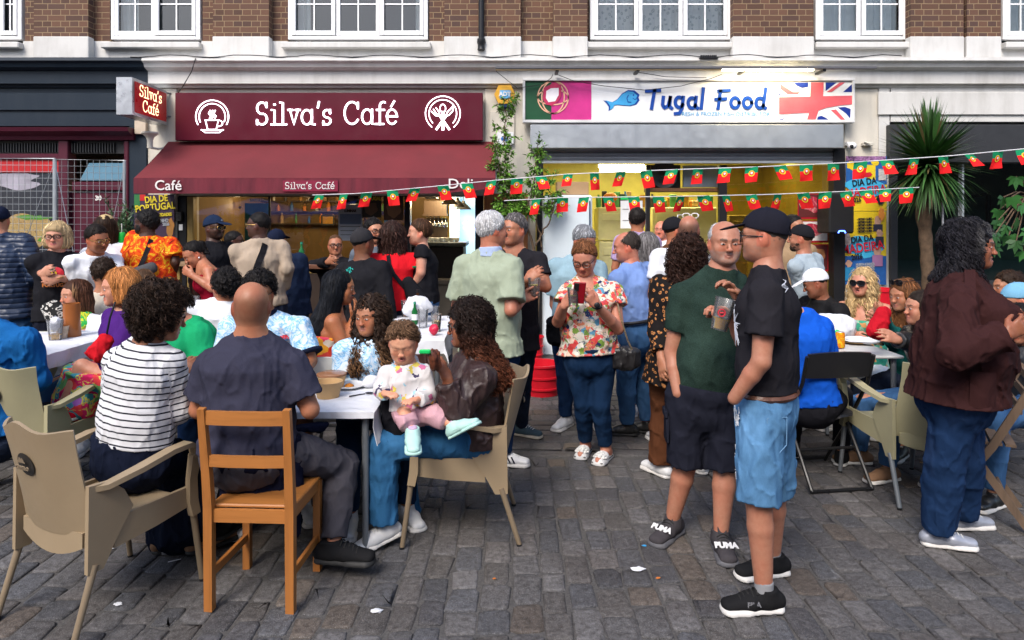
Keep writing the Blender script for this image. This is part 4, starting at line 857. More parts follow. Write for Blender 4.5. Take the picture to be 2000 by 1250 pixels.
q=MB();q.box((xa(1659,8.5),8.485,za(388,8.5)),(xa(1667,8.5),8.498,za(378,8.5)));q.build('label',RL,spk,world=True)
l0=np.array(spk.location);text_mesh('lettering','W',.05,CUPW,spk,(xa(1663,8.48)-l0[0],8.480-l0[1],za(383,8.48)-l0[2]),bold=.002)
cm=empty('security_camera',(xa(1663,8.8),8.85,za(286,8.8)),'white dome security camera on the pilaster under the British flag sign','camera')
q=MB();q.add(*dome((xa(1664,8.8),8.80,za(285,8.8)),(.055,.06,.05),14,10));q.box((xa(1656,8.85),8.86,za(283,8.85)),(xa(1668,8.85),8.949,za(277,8.85)));q.build('housing',UPVC,cm,True,True)
q=MB();q.add(*dome((xa(1664,8.74),8.745,za(286,8.74)),(.026,.012,.026),12,8));q.build('lens',BLACK,cm,True,True)
q=MB();q.box((xa(1685,8.9),8.87,za(285,8.9)),(xa(1704,8.9),8.949,za(278,8.9)),bev=.006);q.tube([(xa(1688,8.86),8.86,za(277,8.86)),(xa(1700,8.84),8.84,za(281,8.84))],.012,6);tag(q.build('wall_fixture',CREAM),'weathered cream cable fixture on the pilaster right of the security camera','fixture')
# ---- right shop
rs=empty('dark_shopfront',(xa(1880),9,0),'dark charcoal shopfront with wide green-black window behind the palm','shopfront')
q=MB();q.box((xa(1738,8.84),8.84,za(318,8.84)),(9.3,9.1,za(243,8.84)),bev=.01);q.build('fascia',CHAR,rs,world=True)
q=MB();q.box((xa(1738,8.9),8.88,0),(xa(1752,8.9),9.1,za(319,8.84)),bev=.006);q.box((xa(1753),8.9,0),(9.2,9.08,za(560)),bev=.006);q.box((xa(1745),8.86,za(560)+.002),(9.2,9.1,za(548)));q.build('frame',CHAR,rs,world=True)
q=MB();q.box((xa(1877,8.95),8.93,.4),(xa(1881,8.95),9.02,za(319,8.9)));q.build('mullion',plain('pale_aluminium',(.5,.55,.58),.3,.6),rs,world=True)
q=MB();q.add([(xa(1752),9.01,.8),(9.2,9.01,.8),(9.2,9.01,za(319)),(xa(1752),9.01,za(319))],[(0,1,2,3)]);q.build('pane',glassm('green_black_glass',(.30,.42,.40),alpha=2.6),rs,world=True)
q=MB();q.box((xa(1752),10.6,0),(9.3,10.7,3.2));q.box((xa(1740),9.12,0),(xa(1746),10.6,3.2));q.box((9.25,9.12,0),(9.3,10.6,3.2));q.box((xa(1740),9.12,3.0),(9.3,10.6,3.1));q.build('room_wall',plain('dark_green_room',(.13,.20,.185),.8),rs,world=True)
q=MB();yy=9.3;q.bar([(xa(1862,yy),yy,za(470,yy)),(xa(1862,yy),yy,za(392,yy))],.04,.04,(1,0,0));q.bar([(xa(1860,yy),yy,za(390,yy)),(xa(1932,yy),yy,za(378,yy))],.04,.04,(0,0,1));q.bar([(xa(1930,yy),yy,za(470,yy)),(xa(1930,yy),yy,za(381,yy))],.04,.04,(1,0,0));tag(q.build('display_stand',BLACK),'black rectangular stand inside the dark right hand shop window','stand')
# ---- opposite side of the street (behind the camera; seen only in reflections)
op=empty('opposite_terrace',(0,-9,0),'dark brick terrace on the other side of the street, mirrored in the shop windows','building')
q=MB();q.box((-22,-13,0),(22,-11,9));q.build('wall',BRICKD,op,world=True)
for i in range(9):
 for j in range(2):
  q=MB();x=-16+i*4;z=3.9+j*2.7;q.box((x-.7,-10.99,z),(x+.7,-10.9,z+1.5));q.build('window',plain('dull_window',(.25,.3,.33),.2),op,world=True)
GZ=plain('blue_canopy_cloth',(.04,.13,.62),.7)
for i,(x,y)in enumerate(((-8.7,-5.5),(-5.0,-5.7),(3.4,-6.0))):
 g_=empty('gazebo',(x,y,0),['blue pop-up gazebo mirrored in the left part of the café window','blue pop-up gazebo mirrored in the middle of the café window','blue pop-up gazebo across the street facing the fish shop'][i],'gazebo','blue gazebos across the street')
 q=MB();q.add([(x-1.8,y-1.8,1.85),(x+1.8,y-1.8,1.85),(x+1.8,y+1.8,1.85),(x-1.8,y+1.8,1.85),(x,y,2.45),(x-1.8,y-1.8,1.6),(x+1.8,y-1.8,1.6),(x+1.8,y+1.8,1.6),(x-1.8,y+1.8,1.6)],[(0,1,4),(1,2,4),(2,3,4),(3,0,4),(0,5,6,1),(1,6,7,2),(2,7,8,3),(3,8,5,0)]);q.build('canopy',GZ,g_,world=True)
 for sx in(-1,1):
  for sy in(-1,1):q=MB();q.tube([(x+sx*1.7,y+sy*1.7,0),(x+sx*1.7,y+sy*1.7,1.85)],.02,6);q.build('leg',GREY,g_,world=True)
# ================================================================== FIGURES: smooth bodies and clothes from blended distance fields
def _w(v):return np.asarray(v,dtype=np.float32)
class Field:
 def __init__(s):s.p=[];s.cuts=[]
 def cone(s,a,b,r1,r2,k=.03,sub=False,flat=False):
  s.p.append(('c',_w(a),_w(b),r1,r2,k,sub,flat));return s
 def ell(s,a,b,side,w1,d1,w2,d2,k=.03,flat=False,cap=None):
  s.p.append(('e',_w(a),_w(b),_w(side),w1,d1,w2,d2,k,flat,cap));return s
 def ball(s,c,R,r,k=.02,sub=False):
  s.p.append(('b',_w(c),_w(R),_w(r),k,sub));return s
 def cut(s,p,n):s.cuts.append((_w(p),_w(nrm(n))));return s
 def solve(s,vs,disp=None,pad=.03):
  lo=np.full(3,1e9);hi=-lo
  bbs=[]
  for q in s.p:
   if q[0]=='c':m=max(q[3],q[4]);A,B=np.minimum(q[1],q[2])-m,np.maximum(q[1],q[2])+m
   elif q[0]=='e':m=max(q[4:8]);A,B=np.minimum(q[1],q[2])-m,np.maximum(q[1],q[2])+m
   else:m=np.abs(q[2].T*q[3]).sum(1)if True else 0;A,B=q[1]-m,q[1]+m
   bbs.append((A,B))
   if not(q[-1]is True and q[0]=='b')and not(q[0]=='c' and q[6]):lo=np.minimum(lo,A);hi=np.maximum(hi,B)
  lo=lo-pad;n=np.ceil((hi+pad-lo)/vs).astype(int)+1
  D=np.full(n,.06,np.float32);ax=[lo[i]+np.arange(n[i],dtype=np.float32)*vs for i in range(3)]
  for q,(A,B)in zip(s.p,bbs):
   mg=.055;i0=np.clip(np.floor((A-mg-lo)/vs).astype(int),0,n);i1=np.clip(np.ceil((B+mg-lo)/vs).astype(int)+1,0,n)
   if np.any(i1<=i0):continue
   sl=tuple(slice(i0[i],i1[i])for i in range(3))
   X=ax[0][sl[0]][:,None,None];Y=ax[1][sl[1]][None,:,None];Z=ax[2][sl[2]][None,None,:]
   if q[0]in 'ce':
    a,b=q[1],q[2];ab=b-a;L2=float(ab@ab)+1e-9;x,y,z=X-a[0],Y-a[1],Z-a[2]
    tt=(x*ab[0]+y*ab[1]+z*ab[2])/L2;t=np.clip(tt,0,1)
    if q[0]=='c':
     d=np.sqrt((x-t*ab[0])**2+(y-t*ab[1])**2+(z-t*ab[2])**2)-(q[3]+(q[4]-q[3])*t)
     if q[7]:d=np.maximum(d,(tt-1)*math.sqrt(L2))
     k,sub=q[5],q[6]
    else:
     sd_=q[3]-ab*float(q[3]@ab)/L2;sd_=sd_/(np.linalg.norm(sd_)+1e-9);T=ab/math.sqrt(L2);f=np.cross(sd_,T)
     u=(x*sd_[0]+y*sd_[1]+z*sd_[2]);v=x*f[0]+y*f[1]+z*f[2];w=(tt-t)*math.sqrt(L2)
     W=q[4]+(q[6]-q[4])*t;Dp=q[5]+(q[7]-q[5])*t;c_=np.minimum(W,Dp)if q[10]is None else q[10]
     r=np.sqrt((u/W)**2+(v/Dp)**2+(w/c_)**2);g=np.sqrt((u/W**2)**2+(v/Dp**2)**2+(w/c_**2)**2)+1e-6
     d=r*(r-1)/g
     if q[9]:d=np.maximum(d,(tt-1)*math.sqrt(L2))
     k,sub=q[8],False
   else:
    x,y,z=X-q[1][0],Y-q[1][1],Z-q[1][2];R=q[2];r_=q[3]
    u=[(x*R[i][0]+y*R[i][1]+z*R[i][2])for i in range(3)]
    r=np.sqrt(sum((u[i]/r_[i])**2 for i in range(3)));g=np.sqrt(sum((u[i]/r_[i]**2)**2 for i in range(3)))+1e-6
    d=r*(r-1)/g;k,sub=q[4],q[5]
   o=D[sl]
   if sub:
    h=np.maximum(k-np.abs(-d-o),0)/k;D[sl]=np.maximum(o,-d)+h*h*k/4
   else:
    h=np.maximum(k-np.abs(d-o),0)/k;D[sl]=np.minimum(o,d)-h*h*k/4
  if disp is not None:
   m=np.abs(D)<.035;idx=np.nonzero(m);pts=np.stack([ax[i][idx[i]]for i in range(3)],1);D[m]-=disp(pts).astype(np.float32)
  X=ax[0][:,None,None];Y=ax[1][None,:,None];Z=ax[2][None,None,:]
  for p,nn in s.cuts:D=np.maximum(D,(X-p[0])*nn[0]+(Y-p[1])*nn[1]+(Z-p[2])*nn[2])
  s.D,s.lo,s.vs=D,lo,vs;return s
 def sample(s,p):
  q=(p-s.lo)/s.vs;n=np.array(s.D.shape);q=np.clip(q,0,n-1.001);i=q.astype(int);f=q-i;D=s.D;r=0
  for a in(0,1):
   for b in(0,1):
    for c in(0,1):
     r=r+D[i[:,0]+a,i[:,1]+b,i[:,2]+c]*(f[:,0]if a else 1-f[:,0])*(f[:,1]if b else 1-f[:,1])*(f[:,2]if c else 1-f[:,2])
  return r
 def grad(s,p):
  h=s.vs;g=np.stack([s.sample(p+np.eye(3)[i]*h)-s.sample(p-np.eye(3)[i]*h)for i in range(3)],1);return g/(np.linalg.norm(g,axis=1)[:,None]+1e-9)
 def mesh(s):
  D=s.D;nx,ny,nz=D.shape;I=(D<0)
  C=sum(I[a:nx-1+a,b:ny-1+b,c:nz-1+c].astype(np.int8)for a in(0,1)for b in(0,1)for c in(0,1))
  act=(C>0)&(C<8);ii=np.argwhere(act);idx=np.full(act.shape,-1,np.int32);idx[act]=np.arange(len(ii))
  if len(ii)==0:return np.zeros((0,3)),np.zeros((0,4),int)
  co=np.array([(a,b,c)for a in(0,1)for b in(0,1)for c in(0,1)]);v=np.stack([D[ii[:,0]+o[0],ii[:,1]+o[1],ii[:,2]+o[2]]for o in co],1)
  P_=np.zeros((len(ii),3));n=np.zeros(len(ii))
  for i in range(8):
   for j in range(i+1,8):
    if np.abs(co[i]-co[j]).sum()!=1:continue
    m=(v[:,i]<0)!=(v[:,j]<0);t=v[m,i]/(v[m,i]-v[m,j]);P_[m]+=co[i]+(co[j]-co[i])*t[:,None];n[m]+=1
  V=(ii+P_/n[:,None])*s.vs+s.lo;F=[]
  for ax in range(3):
   o1,o2=[(1,2),(2,0),(0,1)][ax];sl0=[slice(None)]*3;sl1=[slice(None)]*3;sl0[ax]=slice(0,-1);sl1[ax]=slice(1,None)
   a,b=I[tuple(sl0)],I[tuple(sl1)];e=np.argwhere(a!=b);e=e[(e[:,o1]>0)&(e[:,o2]>0)&(e[:,o1]<D.shape[o1]-1)&(e[:,o2]<D.shape[o2]-1)]
   q=[]
   for(p,r)in((-1,-1),(0,-1),(0,0),(-1,0)):
    c=e.copy();c[:,o1]+=p;c[:,o2]+=r;q.append(idx[c[:,0],c[:,1],c[:,2]])
   q=np.stack(q,1);fl_=~a[e[:,0],e[:,1],e[:,2]];q[fl_]=q[fl_][:,::-1];F.append(q)
  return V,np.concatenate(F)
_WD=rng.normal(0,1,(12,3));_WD/=np.linalg.norm(_WD,axis=1)[:,None];_WP=rng.uniform(0,6.28,12)
def wob(p,f,seed=0,n=6):
 """smooth random field about -1..1"""
 r=np.zeros(len(p));
 for i in range(n):
  j=(i*5+seed*3)%12;d=_WD[j];ph=_WP[(j+seed)%12];f_=f*(.7+.13*i)
  r+=np.sin(p@d*f_+ph+1.3*np.sin(p@_WD[(j+3)%12]*f_*.6+ph*2))
 return r/n*1.6
def cloth_disp(amp,seed):
 def f(p):
  q=p*np.array([1,1,.55]);a=wob(q,34,seed);b=wob(p,80,seed+2)
  c1=np.clip(1-1.6*np.abs(wob(p*np.array([1,1,.8])+.01*b[:,None],30,seed+7)),0,1)**3;c2=np.clip(1-1.8*np.abs(wob(q,48,seed+4)),0,1)**3
  return amp*(.45*a+.55*(.5-np.abs(wob(q,46,seed+5)))+.2*b+1.15*c1+.75*c2-.35)
 return f
def join(parts):
 Vs,Fs,n=[],[],0
 for V,F in parts:Vs.append(V);Fs.append(F+n);n+=len(V)
 return np.concatenate(Vs),np.concatenate(Fs)
HEADF=lambda L,F,U:np.array([-L,F,U])
def yawvec(deg):a=math.radians(deg);return np.array([math.sin(a),-math.cos(a),0.0])
HAIRM=vcolmat('hair',.55,.12);EYEM=vcolmat('eyes',.12,.6)
SPEC_BLACK=plain('black_frames',(.012,.011,.012),.25);LENSD=plain('dark_lens',(.008,.008,.01),.08,var=0);METALG=plain('gold_metal',(.6,.4,.15),.3,.9)
def strands(fld,n,Ls,w,col,up,curl=0.0,cf=70,tip=None,lift=.004,segs=9,down=.9,seed=0,jit=.35,keep=None,swirl=None,face=None):
 """ribbons of hair that follow the surface of a hair field"""
 r=np.random.default_rng(seed+5);V0,F0=fld._vf;idx=r.integers(0,len(V0),n*2);p=V0[idx].astype(float)
 if keep is not None:p=p[keep(p)]
 p=p[:n];n=len(p)
 if n==0:return np.zeros((0,3)),np.zeros((0,4),int),np.zeros((0,3))
 P_=[p.copy()];st=Ls/segs;ph=r.uniform(0,6.28,n);N=fld.grad(p);rnd_=r.normal(0,.35,(n,3));LL=r.uniform(.5,1.2,n)[:,None]
 for i in range(segs):
  d=-up[None]*down+(swirl(p)if swirl is not None else 0)+rnd_*.5;d=d-N*np.sum(d*N,1)[:,None];d/=np.linalg.norm(d,axis=1)[:,None]+1e-6
  p=p+d*st*LL;D=fld.sample(p);N=fld.grad(p);p=p-N*np.clip(D-lift*(.3+r.uniform(0,1,n)),-.01,.01)[:,None];P_.append(p.copy())
 Q=np.stack(P_,1);T=np.gradient(Q,axis=1);T/=np.linalg.norm(T,axis=2)[...,None]+1e-9
 NN=np.repeat(N[:,None],segs+1,1);S=np.cross(T,NN);S/=np.linalg.norm(S,axis=2)[...,None]+1e-9
 if curl>0:
  s_=np.arange(segs+1)*st;a=s_[None]*cf*r.uniform(.8,1.3,(n,1))+ph[:,None]
  Q=Q+S*(curl*np.cos(a))[...,None]+NN*(curl*.8*np.sin(a)+curl*.35)[...,None]
 wd=(w*r.uniform(.6,1.3,(n,1))*np.linspace(1,.35,segs+1)[None])[...,None]
 A,B=Q-S*wd/2,Q+S*wd/2;C=Q+NN*wd*.35
 V=np.stack([A,C,B],2).reshape(n,-1,3);k=V.shape[1];f=[]
 for i in range(segs):f+=[(i*3,i*3+1,i*3+4,i*3+3),(i*3+1,i*3+2,i*3+5,i*3+4)]
 if face is not None:
  ok=~face(V.reshape(-1,3)).reshape(n,-1).any(1);V=V[ok];n=len(V)
 F=(np.array(f)[None]+np.arange(n)[:,None,None]*k).reshape(-1,4)
 cj=np.array(col)[None]*np.exp(r.normal(0,jit,(n,1)));cc=np.repeat(cj[:,None],k,1)
 if tip is not None:t=np.repeat(np.linspace(0,1,segs+1),3)[None,:,None]*r.uniform(.2,1.1,(n,1,1));cc=cc*(1-t)+np.array(tip)[None,None]*t
 return V.reshape(-1,3),F,cc.reshape(-1,3)
def person(label,d,head,yaw=0,pel=None,hyaw=None,hp=0,hr=0,sit=False,J=None,skin=(.50,.27,.18),fat=1.0,belly=0.0,bust=0.0,sh=.172,hs=.955,
   hair=None,top=None,bot=None,shoes=None,face=None,cap=None,specs=None,hands=None,group=None,lod=None,feet=None,neckf=.02,name='person',sc_=1.0,fine=None,floor=0.0):
 skin=tuple(np.array(skin)*(1.0,.87,.76));J=J or{};s=sc_;hands=hands or{}
 def W3(v):
  if len(v)==2:return P(v[0],v[1],d)
  return P(v[0],v[1],d+v[2])
 H=W3(head);_cy=math.degrees(math.atan2(H[0],H[1]));hyaw=(yaw if hyaw is None else hyaw)-_cy;yaw=yaw-_cy;F=yawvec(yaw);L=np.array([-F[1],F[0],0.0]);up=np.array([0,0,1.0])
 # (left vector) for F=(0,-1,0) it is +x
 if pel is not None:Pv=W3(pel)
 elif sit:Pv=np.array([H[0]-F[0]*.07,H[1]-F[1]*.07,.53])
 else:Pv=np.array([H[0]-F[0]*.03,H[1]-F[1]*.03,floor+(H[2]+.11*hs-floor)*.53])
 hF=yawvec(hyaw if hyaw is not None else yaw);hL=np.array([-hF[1],hF[0],0.0]);U0=up.copy()
 cp,sp=math.cos(math.radians(hp)),math.sin(math.radians(hp))
 hF,hU=hF*cp-up*sp,up*cp+hF*sp
 cr,sr=math.cos(math.radians(hr)),math.sin(math.radians(hr))
 hL,hU=hL*cr-hU*sr,hU*cr+hL*sr
 R=np.array([-hL,hF,hU]);
 def hl(x,y,z):return H+(R.T@np.array([x,y,z]))*hs
 Nb=H-up*.175*hs-F*neckf*s+(Pv-H)*0.0
 if 'neck' in J:Nb=W3(J['neck'])
 else:Nb=H-hU*.06*hs-nrm(H-Pv)*.098*hs-F*neckf*s
 U=nrm(Nb-Pv);Lt=nrm(L-U*np.dot(L,U));Ft=np.cross(Lt,U);TL=np.linalg.norm(Nb-Pv)
 g=lambda key,dflt:W3(J[key])if key in J else dflt
 near=d<3.9;mid=d<5.2
 vb=fine or(.0065 if near else(.0085 if mid else.011));vh=(.0036 if near else(.0045 if mid else.006))*max(hs,.75)
 wst=Pv+U*TL*.30;chs=Pv+U*TL*.72
 S={};E={};Wr={};Hp={};Kn={};An={};Fd={}
 for q,sg in(('L',1),('R',-1)):
  S[q]=g('s'+q,Nb+Lt*sg*sh*s-U*.072*s)
  E[q]=g('e'+q,S[q]-up*.27*s+L*sg*.05*s+F*-.01);Wr[q]=g('w'+q,E[q]-up*.24*s+F*.06*s+L*sg*.0)
  Hp[q]=Pv+Lt*sg*.088*s*(.5+.5*fat)-U*.02
  if sit:kd=Hp[q]+F*.43*s+L*sg*.07*s-up*.03*s
  else:kd=None
  An_d=None
  if feet and q in feet:
   fv=feet[q];An_d=G(fv[0],fv[1])+up*(.085*s)if len(fv)==2 else W3(fv)
  if An_d is None:An_d=(kd*np.array([1,1,0])+F*.02+up*.085*s)if sit else Hp[q]*np.array([1,1,0])+L*sg*.03+up*(.085*s+floor)-F*.02
  An[q]=g('a'+q,An_d)
  if kd is None:m_=(Hp[q]+An[q])/2;kd=m_+F*.03*s+up*.01
  Kn[q]=g('k'+q,kd);fy=(shoes or{}).get('yaw'+q);Fd[q]=yawvec(fy)if fy is not None else nrm(F+L*sg*.22)
  fp_=(shoes or{}).get('pitch'+q,0);Fd[q]=nrm(Fd[q]+up*math.tan(math.radians(fp_)))if fp_ else Fd[q]
 root=empty(name,(Pv[0],Pv[1],0),label,'person',group)
 def torso(f,o,hemz=None,fl=0,bell=True,top_=True):
  w=fat;b1=s
  low=Pv-U*.06*s if hemz is None else Pv-U*hemz
  st0=Pv+U*.02
  if hemz is not None and hemz<.01:st0=low
  else:f.ell(low,st0,Lt,(.158*w*b1)+o+fl,(.108*w*b1)+o+fl*.8,.155*w*b1+o,.108*w*b1+o,.03,cap=.03)
  f.ell(st0,wst,Lt,.155*w*b1+o,.108*w*b1+o,.140*w*b1+o,.102*w*b1+o,.04)
  f.ell(wst,chs,Lt,.140*w*b1+o,.102*w*b1+o,min(sh*.94,.19)*s*(.7+.3*w)+o*.8,.112*(.6+.4*w)*b1+o*.8,.05)
  if top_:
   f.ell(chs,Nb-U*.06*s,Lt,min(sh*.94,.19)*s*(.7+.3*w)+o*.7,.108*(.6+.4*w)*b1+o*.6,sh*.66*s+o*.5,.062*b1+o*.5,.05)
   for q in 'LR':f.cone(Nb-U*.020*s+Lt*(1 if q=='L' else-1)*.035*s,S[q],.045*s+o*.4,.050*s+o*.5,.03)
  if belly and bell:f.ball(wst-U*.02+Ft*(.05+belly*.5)*s,np.array([Lt,Ft,U]),((.125*w+o)*s,(.075+belly*.5+o*.6),.15*s),.05)
  if bust:
   for sg in(-1,1):f.ball(chs-U*.045*s+Ft*.085*s*w+Lt*sg*.07*s*w,np.array([Lt,Ft,U]),(.068*bust*s+o*.5,.062*bust*s+o*.5,.065*bust*s+o*.5),.04)
 af=.75+.25*fat
 def arm(f,q,o,t=2.0,fr=1.0):
  a,b,c=S[q],E[q],Wr[q];r0,r1,r2=(.051*s*af+o),(.0395*s*af+o),(.0275*s+o)
  if t<=1:e=a+(b-a)*t;f.cone(a,e,r0,(r0+(r1-r0)*t)*fr+.006,.03,flat=True)
  else:
   f.cone(a,b,r0,r1,.018);m=b+(c-b)*.35
   if t<2:e=b+(c-b)*(t-1);f.cone(b,e,r1,(r1+(r2-r1)*(t-1))*fr+.004,.02,flat=True)
   else:f.cone(b,m,r1*.98,(r1*.94 if o<.004 else r1),.010);f.cone(m,c,(r1*.94 if o<.004 else r1),r2,.010)
 def leg(f,q,o,t=2.0,fl=0.0,cuff=0.0):
  a,b,c=Hp[q],Kn[q],An[q];lf=.6+.4*fat;r0,r1,r2=.085*s*lf+o,.056*s*lf+o,.036*s+o
  if t<=1:e=a+(b-a)*t;f.cone(a,e,r0,r0+(r1-r0)*t+fl,.04,flat=True)
  elif t<1.3:f.cone(a,b+(c-b)*(t-1),r0,r1+.006+fl,.03,flat=True)
  else:
   f.cone(a,b,r0,r1+fl*.3,.03);m=b+(c-b)*.3
   e=b+(c-b)*min(1,(t-1));rc=(.054*s*lf+o)
   f.cone(b,m,r1+fl*.3,rc+fl*.4,.012);f.cone(m,e,rc+fl*.4,(r2 if o<.004 else max(r2,.05*s))+fl,.012,flat=(o>.003))
 # ---------------- skin: trunk, limbs, hands
 b=Field();torso(b,-.006,bell=True)
 for q in 'LR':
  arm(b,q,0);
  if not(bot and bot.get('len',2)>=1.9):leg(b,q,0)
  else:b.cone(Hp[q],Kn[q],.07*s,.045*s,.03);b.cone(Kn[q],An[q],.045*s,.034*s,.02)
  hd=hands.get(q,{})
  if hd is not None:
   Dv=nrm(W3(hd['to'])-Wr[q])if 'to' in hd else nrm(Wr[q]-E[q]);cd=nrm((chs-Wr[q])*np.array([1,1,.0])+1e-6)
   Nn=np.array(hd['n'],float)if 'n' in hd else cd;Nn=nrm(Nn-Dv*np.dot(Nn,Dv));tv=np.array(hd['thumb'],float)if 'thumb' in hd else(F if Dv[2]<-.5 else up*1.0);Sd=np.cross(Dv,Nn)
   if np.dot(Sd,tv)<0:Sd=-Sd
   w0=Wr[q];z_=s*hd.get('s',1);cu=hd.get('curl',.35);kn=w0+Dv*.085*z_
   b.ell(w0+Dv*.005,w0+Dv*.028*z_,Sd,.027*z_,.020*z_,.034*z_,.016*z_,.015);b.ell(w0+Dv*.028*z_,kn-Dv*.006,Sd,.035*z_,.0155*z_,.040*z_,.013*z_,.012,cap=.012)
   lens=(.072,.080,.074,.058);kf=.006 if near else.004
   for i in range(4):
    off=(1.5-i)*.0205*z_;p0=kn+Sd*off-Dv*.008*abs(i-1.2)*z_;c_=cu*(1+.08*i)+hd.get('spread',0)*0;a_=c_*.6
    dirp=Dv*math.cos(a_)+Nn*math.sin(a_)+Sd*(1.5-i)*(.05+hd.get('spread',0));
    for sgm,(fr_,ra,rb)in enumerate(((.46,.0098,.0090),(.30,.0090,.0083),(.24,.0083,.0072))):
     p1=p0+nrm(dirp)*lens[i]*fr_*z_;b.cone(p0,p1,max(ra*z_,vb*.85),max(rb*z_,vb*.75),kf);p0=p1;a_+=c_*1.15
     dirp=Dv*math.cos(a_)+Nn*math.sin(a_)+Sd*(1.5-i)*.04
   t0=w0+Dv*.022*z_+Sd*.026*z_;td=nrm(Dv*.62+Sd*(.62-.3*cu)+Nn*(.25+.35*cu));t1=t0+td*.038*z_;t2=t1+nrm(Dv*.85+Sd*(.25-.4*cu)+Nn*(.15+.6*cu))*.03*z_;t3=t2+nrm(Dv*.9+Nn*(.2+.6*cu)-Sd*.1*cu)*.022*z_
   b.cone(t0,t1,.0145*z_,.0115*z_,.014);b.cone(t1,t2,max(.011*z_,vb*.9),max(.0098*z_,vb*.8),kf);b.cone(t2,t3,max(.0098*z_,vb*.8),.0082*z_,kf)
  if shoes is None or shoes.get('bare'):
   b.cone(An[q],An[q]-up*.045*s-Fd[q]*.03*s,.036*s,.03*s,.02);b.cone(An[q]-up*.04*s-Fd[q]*.03*s,An[q]-up*.055*s+Fd[q]*.14*s,.032*s,.026*s,.03)
 nk0=Nb-U*.05*s;nk1=hl(0,-.022,-.045);rn=(.057 if not(face or{}).get('fem')else.049)*(.7+.3*fat)*(.5+.5*hs)
 nm=(Nb*.35+nk1*.65);nd=nrm(nk1-Nb)
 b.cone(nk0,nm,rn*1.12,rn*1.05,.05);b.solve(vb);Vb,Fb=b.mesh()
 # ---------------- head
 fc=face or{};fem=fc.get('fem',False);kid=fc.get('kid',False);hw=fc.get('w',1.0)
 h=Field();r3=lambda v:tuple(x*hs for x in v)
 h.ball(hl(0,-.012,.028),R,r3((.075*hw,.096,.089)),.02)
 h.ell(hl(0,.030,.020),hl(0,.036,-.066),R[0],.066*hw*hs,.056*hs,(.047 if fem else.052)*hw*hs,.044*hs,.03*hs)
 h.ball(hl(0,.067,-.092),R,r3((.022 if fem else.026,.020,.019)),.022*hs)
 for sx in(-1,1):
  h.cone(hl(sx*.056*hw,.000,-.040),hl(sx*.022*hw,.056,-.084),.018*hs,.017*hs,.035*hs)
  h.ball(hl(sx*.038*hw,.060,-.028),R,r3((.027,.022,.024)),.03*hs);h.ball(hl(sx*.040*hw,.045,-.055),R,r3((.014,.022,.020)),.03*hs)
  h.cone(hl(sx*.046,.070,.021),hl(sx*.012,.086,.020),(.008 if fem else.010)*hs,(.008 if fem else.010)*hs,.016*hs)
  h.ball(hl(sx*.0305,.107 if kid else.103,.001),R,r3((.019,.018,.0125)),.012*hs,sub=True)
  h.ball(hl(sx*.0305,.0735 if kid else.0775,.000),R,r3((.0160,.013,.0125)),(.012 if kid else.004)*hs)
  h.ball(hl(sx*.0765*hw,-.012,-.008),R,r3((.010,.019,.032)),.006*hs);h.ball(hl(sx*.082*hw,-.004,-.003),R,r3((.004,.009,.016)),.004*hs,sub=True)
  h.ball(hl(sx*.0125,.099,-.034),R,r3((.0072,.010,.0068)),.006*hs)
 nl=fc.get('nose',.72 if fem else 1.0);h.cone(hl(0,.084,.012),hl(0,.085+.022*nl,-.029),.0070*hs,.0085*hs,.014*hs);h.ball(hl(0,.088+.019*nl,-.033),R,r3((.0088,.0095,.008)),.008*hs)
 mo=fc.get('open',0)
 h.cone(hl(-.023,.074,-.0615),hl(0,.0862,-.0585),.0050*hs,.0068*hs,.007*hs);h.cone(hl(.023,.074,-.0615),hl(0,.0862,-.0585),.0050*hs,.0068*hs,.007*hs)
 zl=-.0690-mo*.010;h.cone(hl(-.014,.078,zl+.003),hl(0,.0845,zl),.0055*hs,.0072*hs,.008*hs);h.cone(hl(.014,.078,zl+.003),hl(0,.0845,zl),.0055*hs,.0072*hs,.008*hs)
 if mo:h.ball(hl(0,.092,-.064),R,r3((.016*mo,.016,.006+.004*mo)),.004*hs,sub=True)
 else:h.cone(hl(-.018,.0915,-.0640),hl(.018,.0915,-.0640),.0028*hs,.0028*hs,.004*hs,sub=True)
 h.cone(nm+nd*.004,nk1,rn*1.05,rn,.045)
 h.solve(vh);Vh,Fh=h.mesh();keep_n=len(Vb);V,Fc=join([(Vb,Fb),(Vh,Fh)])
 sk=np.array(skin,float);C=np.tile(sk,(len(V),1));ql=((V-H)@R.T)/hs;isH=np.arange(len(V))>=keep_n
 x,y,z=ql[:,0],ql[:,1],ql[:,2];ax_=np.abs(x)
 def blend(m,c,a):
  m=(m&isH)if m.dtype==bool else m;aa=(m.astype(float)*a)[:,None];C[:]=C*(1-aa)+np.array(c)[None]*aa
 blend((y>.05)&(z<-.005)&(z>-.045)&(ax_>.02)&(ax_<.055),sk*np.array([1.12,.80,.76]),.45)
 blend((y>.1)&(z<-.02)&(z>-.045),sk*np.array([1.1,.78,.72]),.5)
 lipc=fc.get('lips',tuple(sk*(np.array([.92,.50,.50])if fem else np.array([.9,.62,.60]))));blend((y>.066)&(ax_<.0262-.4*np.abs(z+.064))&(z>-.0755-mo*.012)&(z<-.0545),lipc,.8)
 if mo:blend((y>.06)&(y<.088)&(ax_<.016)&(z>-.074)&(z<-.057),(.06,.01,.01),.9)
 else:blend((y>.072)&(ax_<.024)&(np.abs(z+.064)<.0026),sk*.45,.5)
 bc=fc.get('brow',(hair or{}).get('col',(.04,.03,.025)))
 blend((y>.058)&(ax_>.011)&(ax_<.049)&(np.abs(z-(.0205+.004*np.sin((ax_-.011)/.038*2.6)))<(.0035 if fem or kid else.0055)),bc,.9 if not kid else.25)
 blend((y>.062)&(ax_>.014)&(ax_<.047)&(np.abs(z-.0105)<.0028),sk*.35,.25 if kid else.55 if fem else.4)
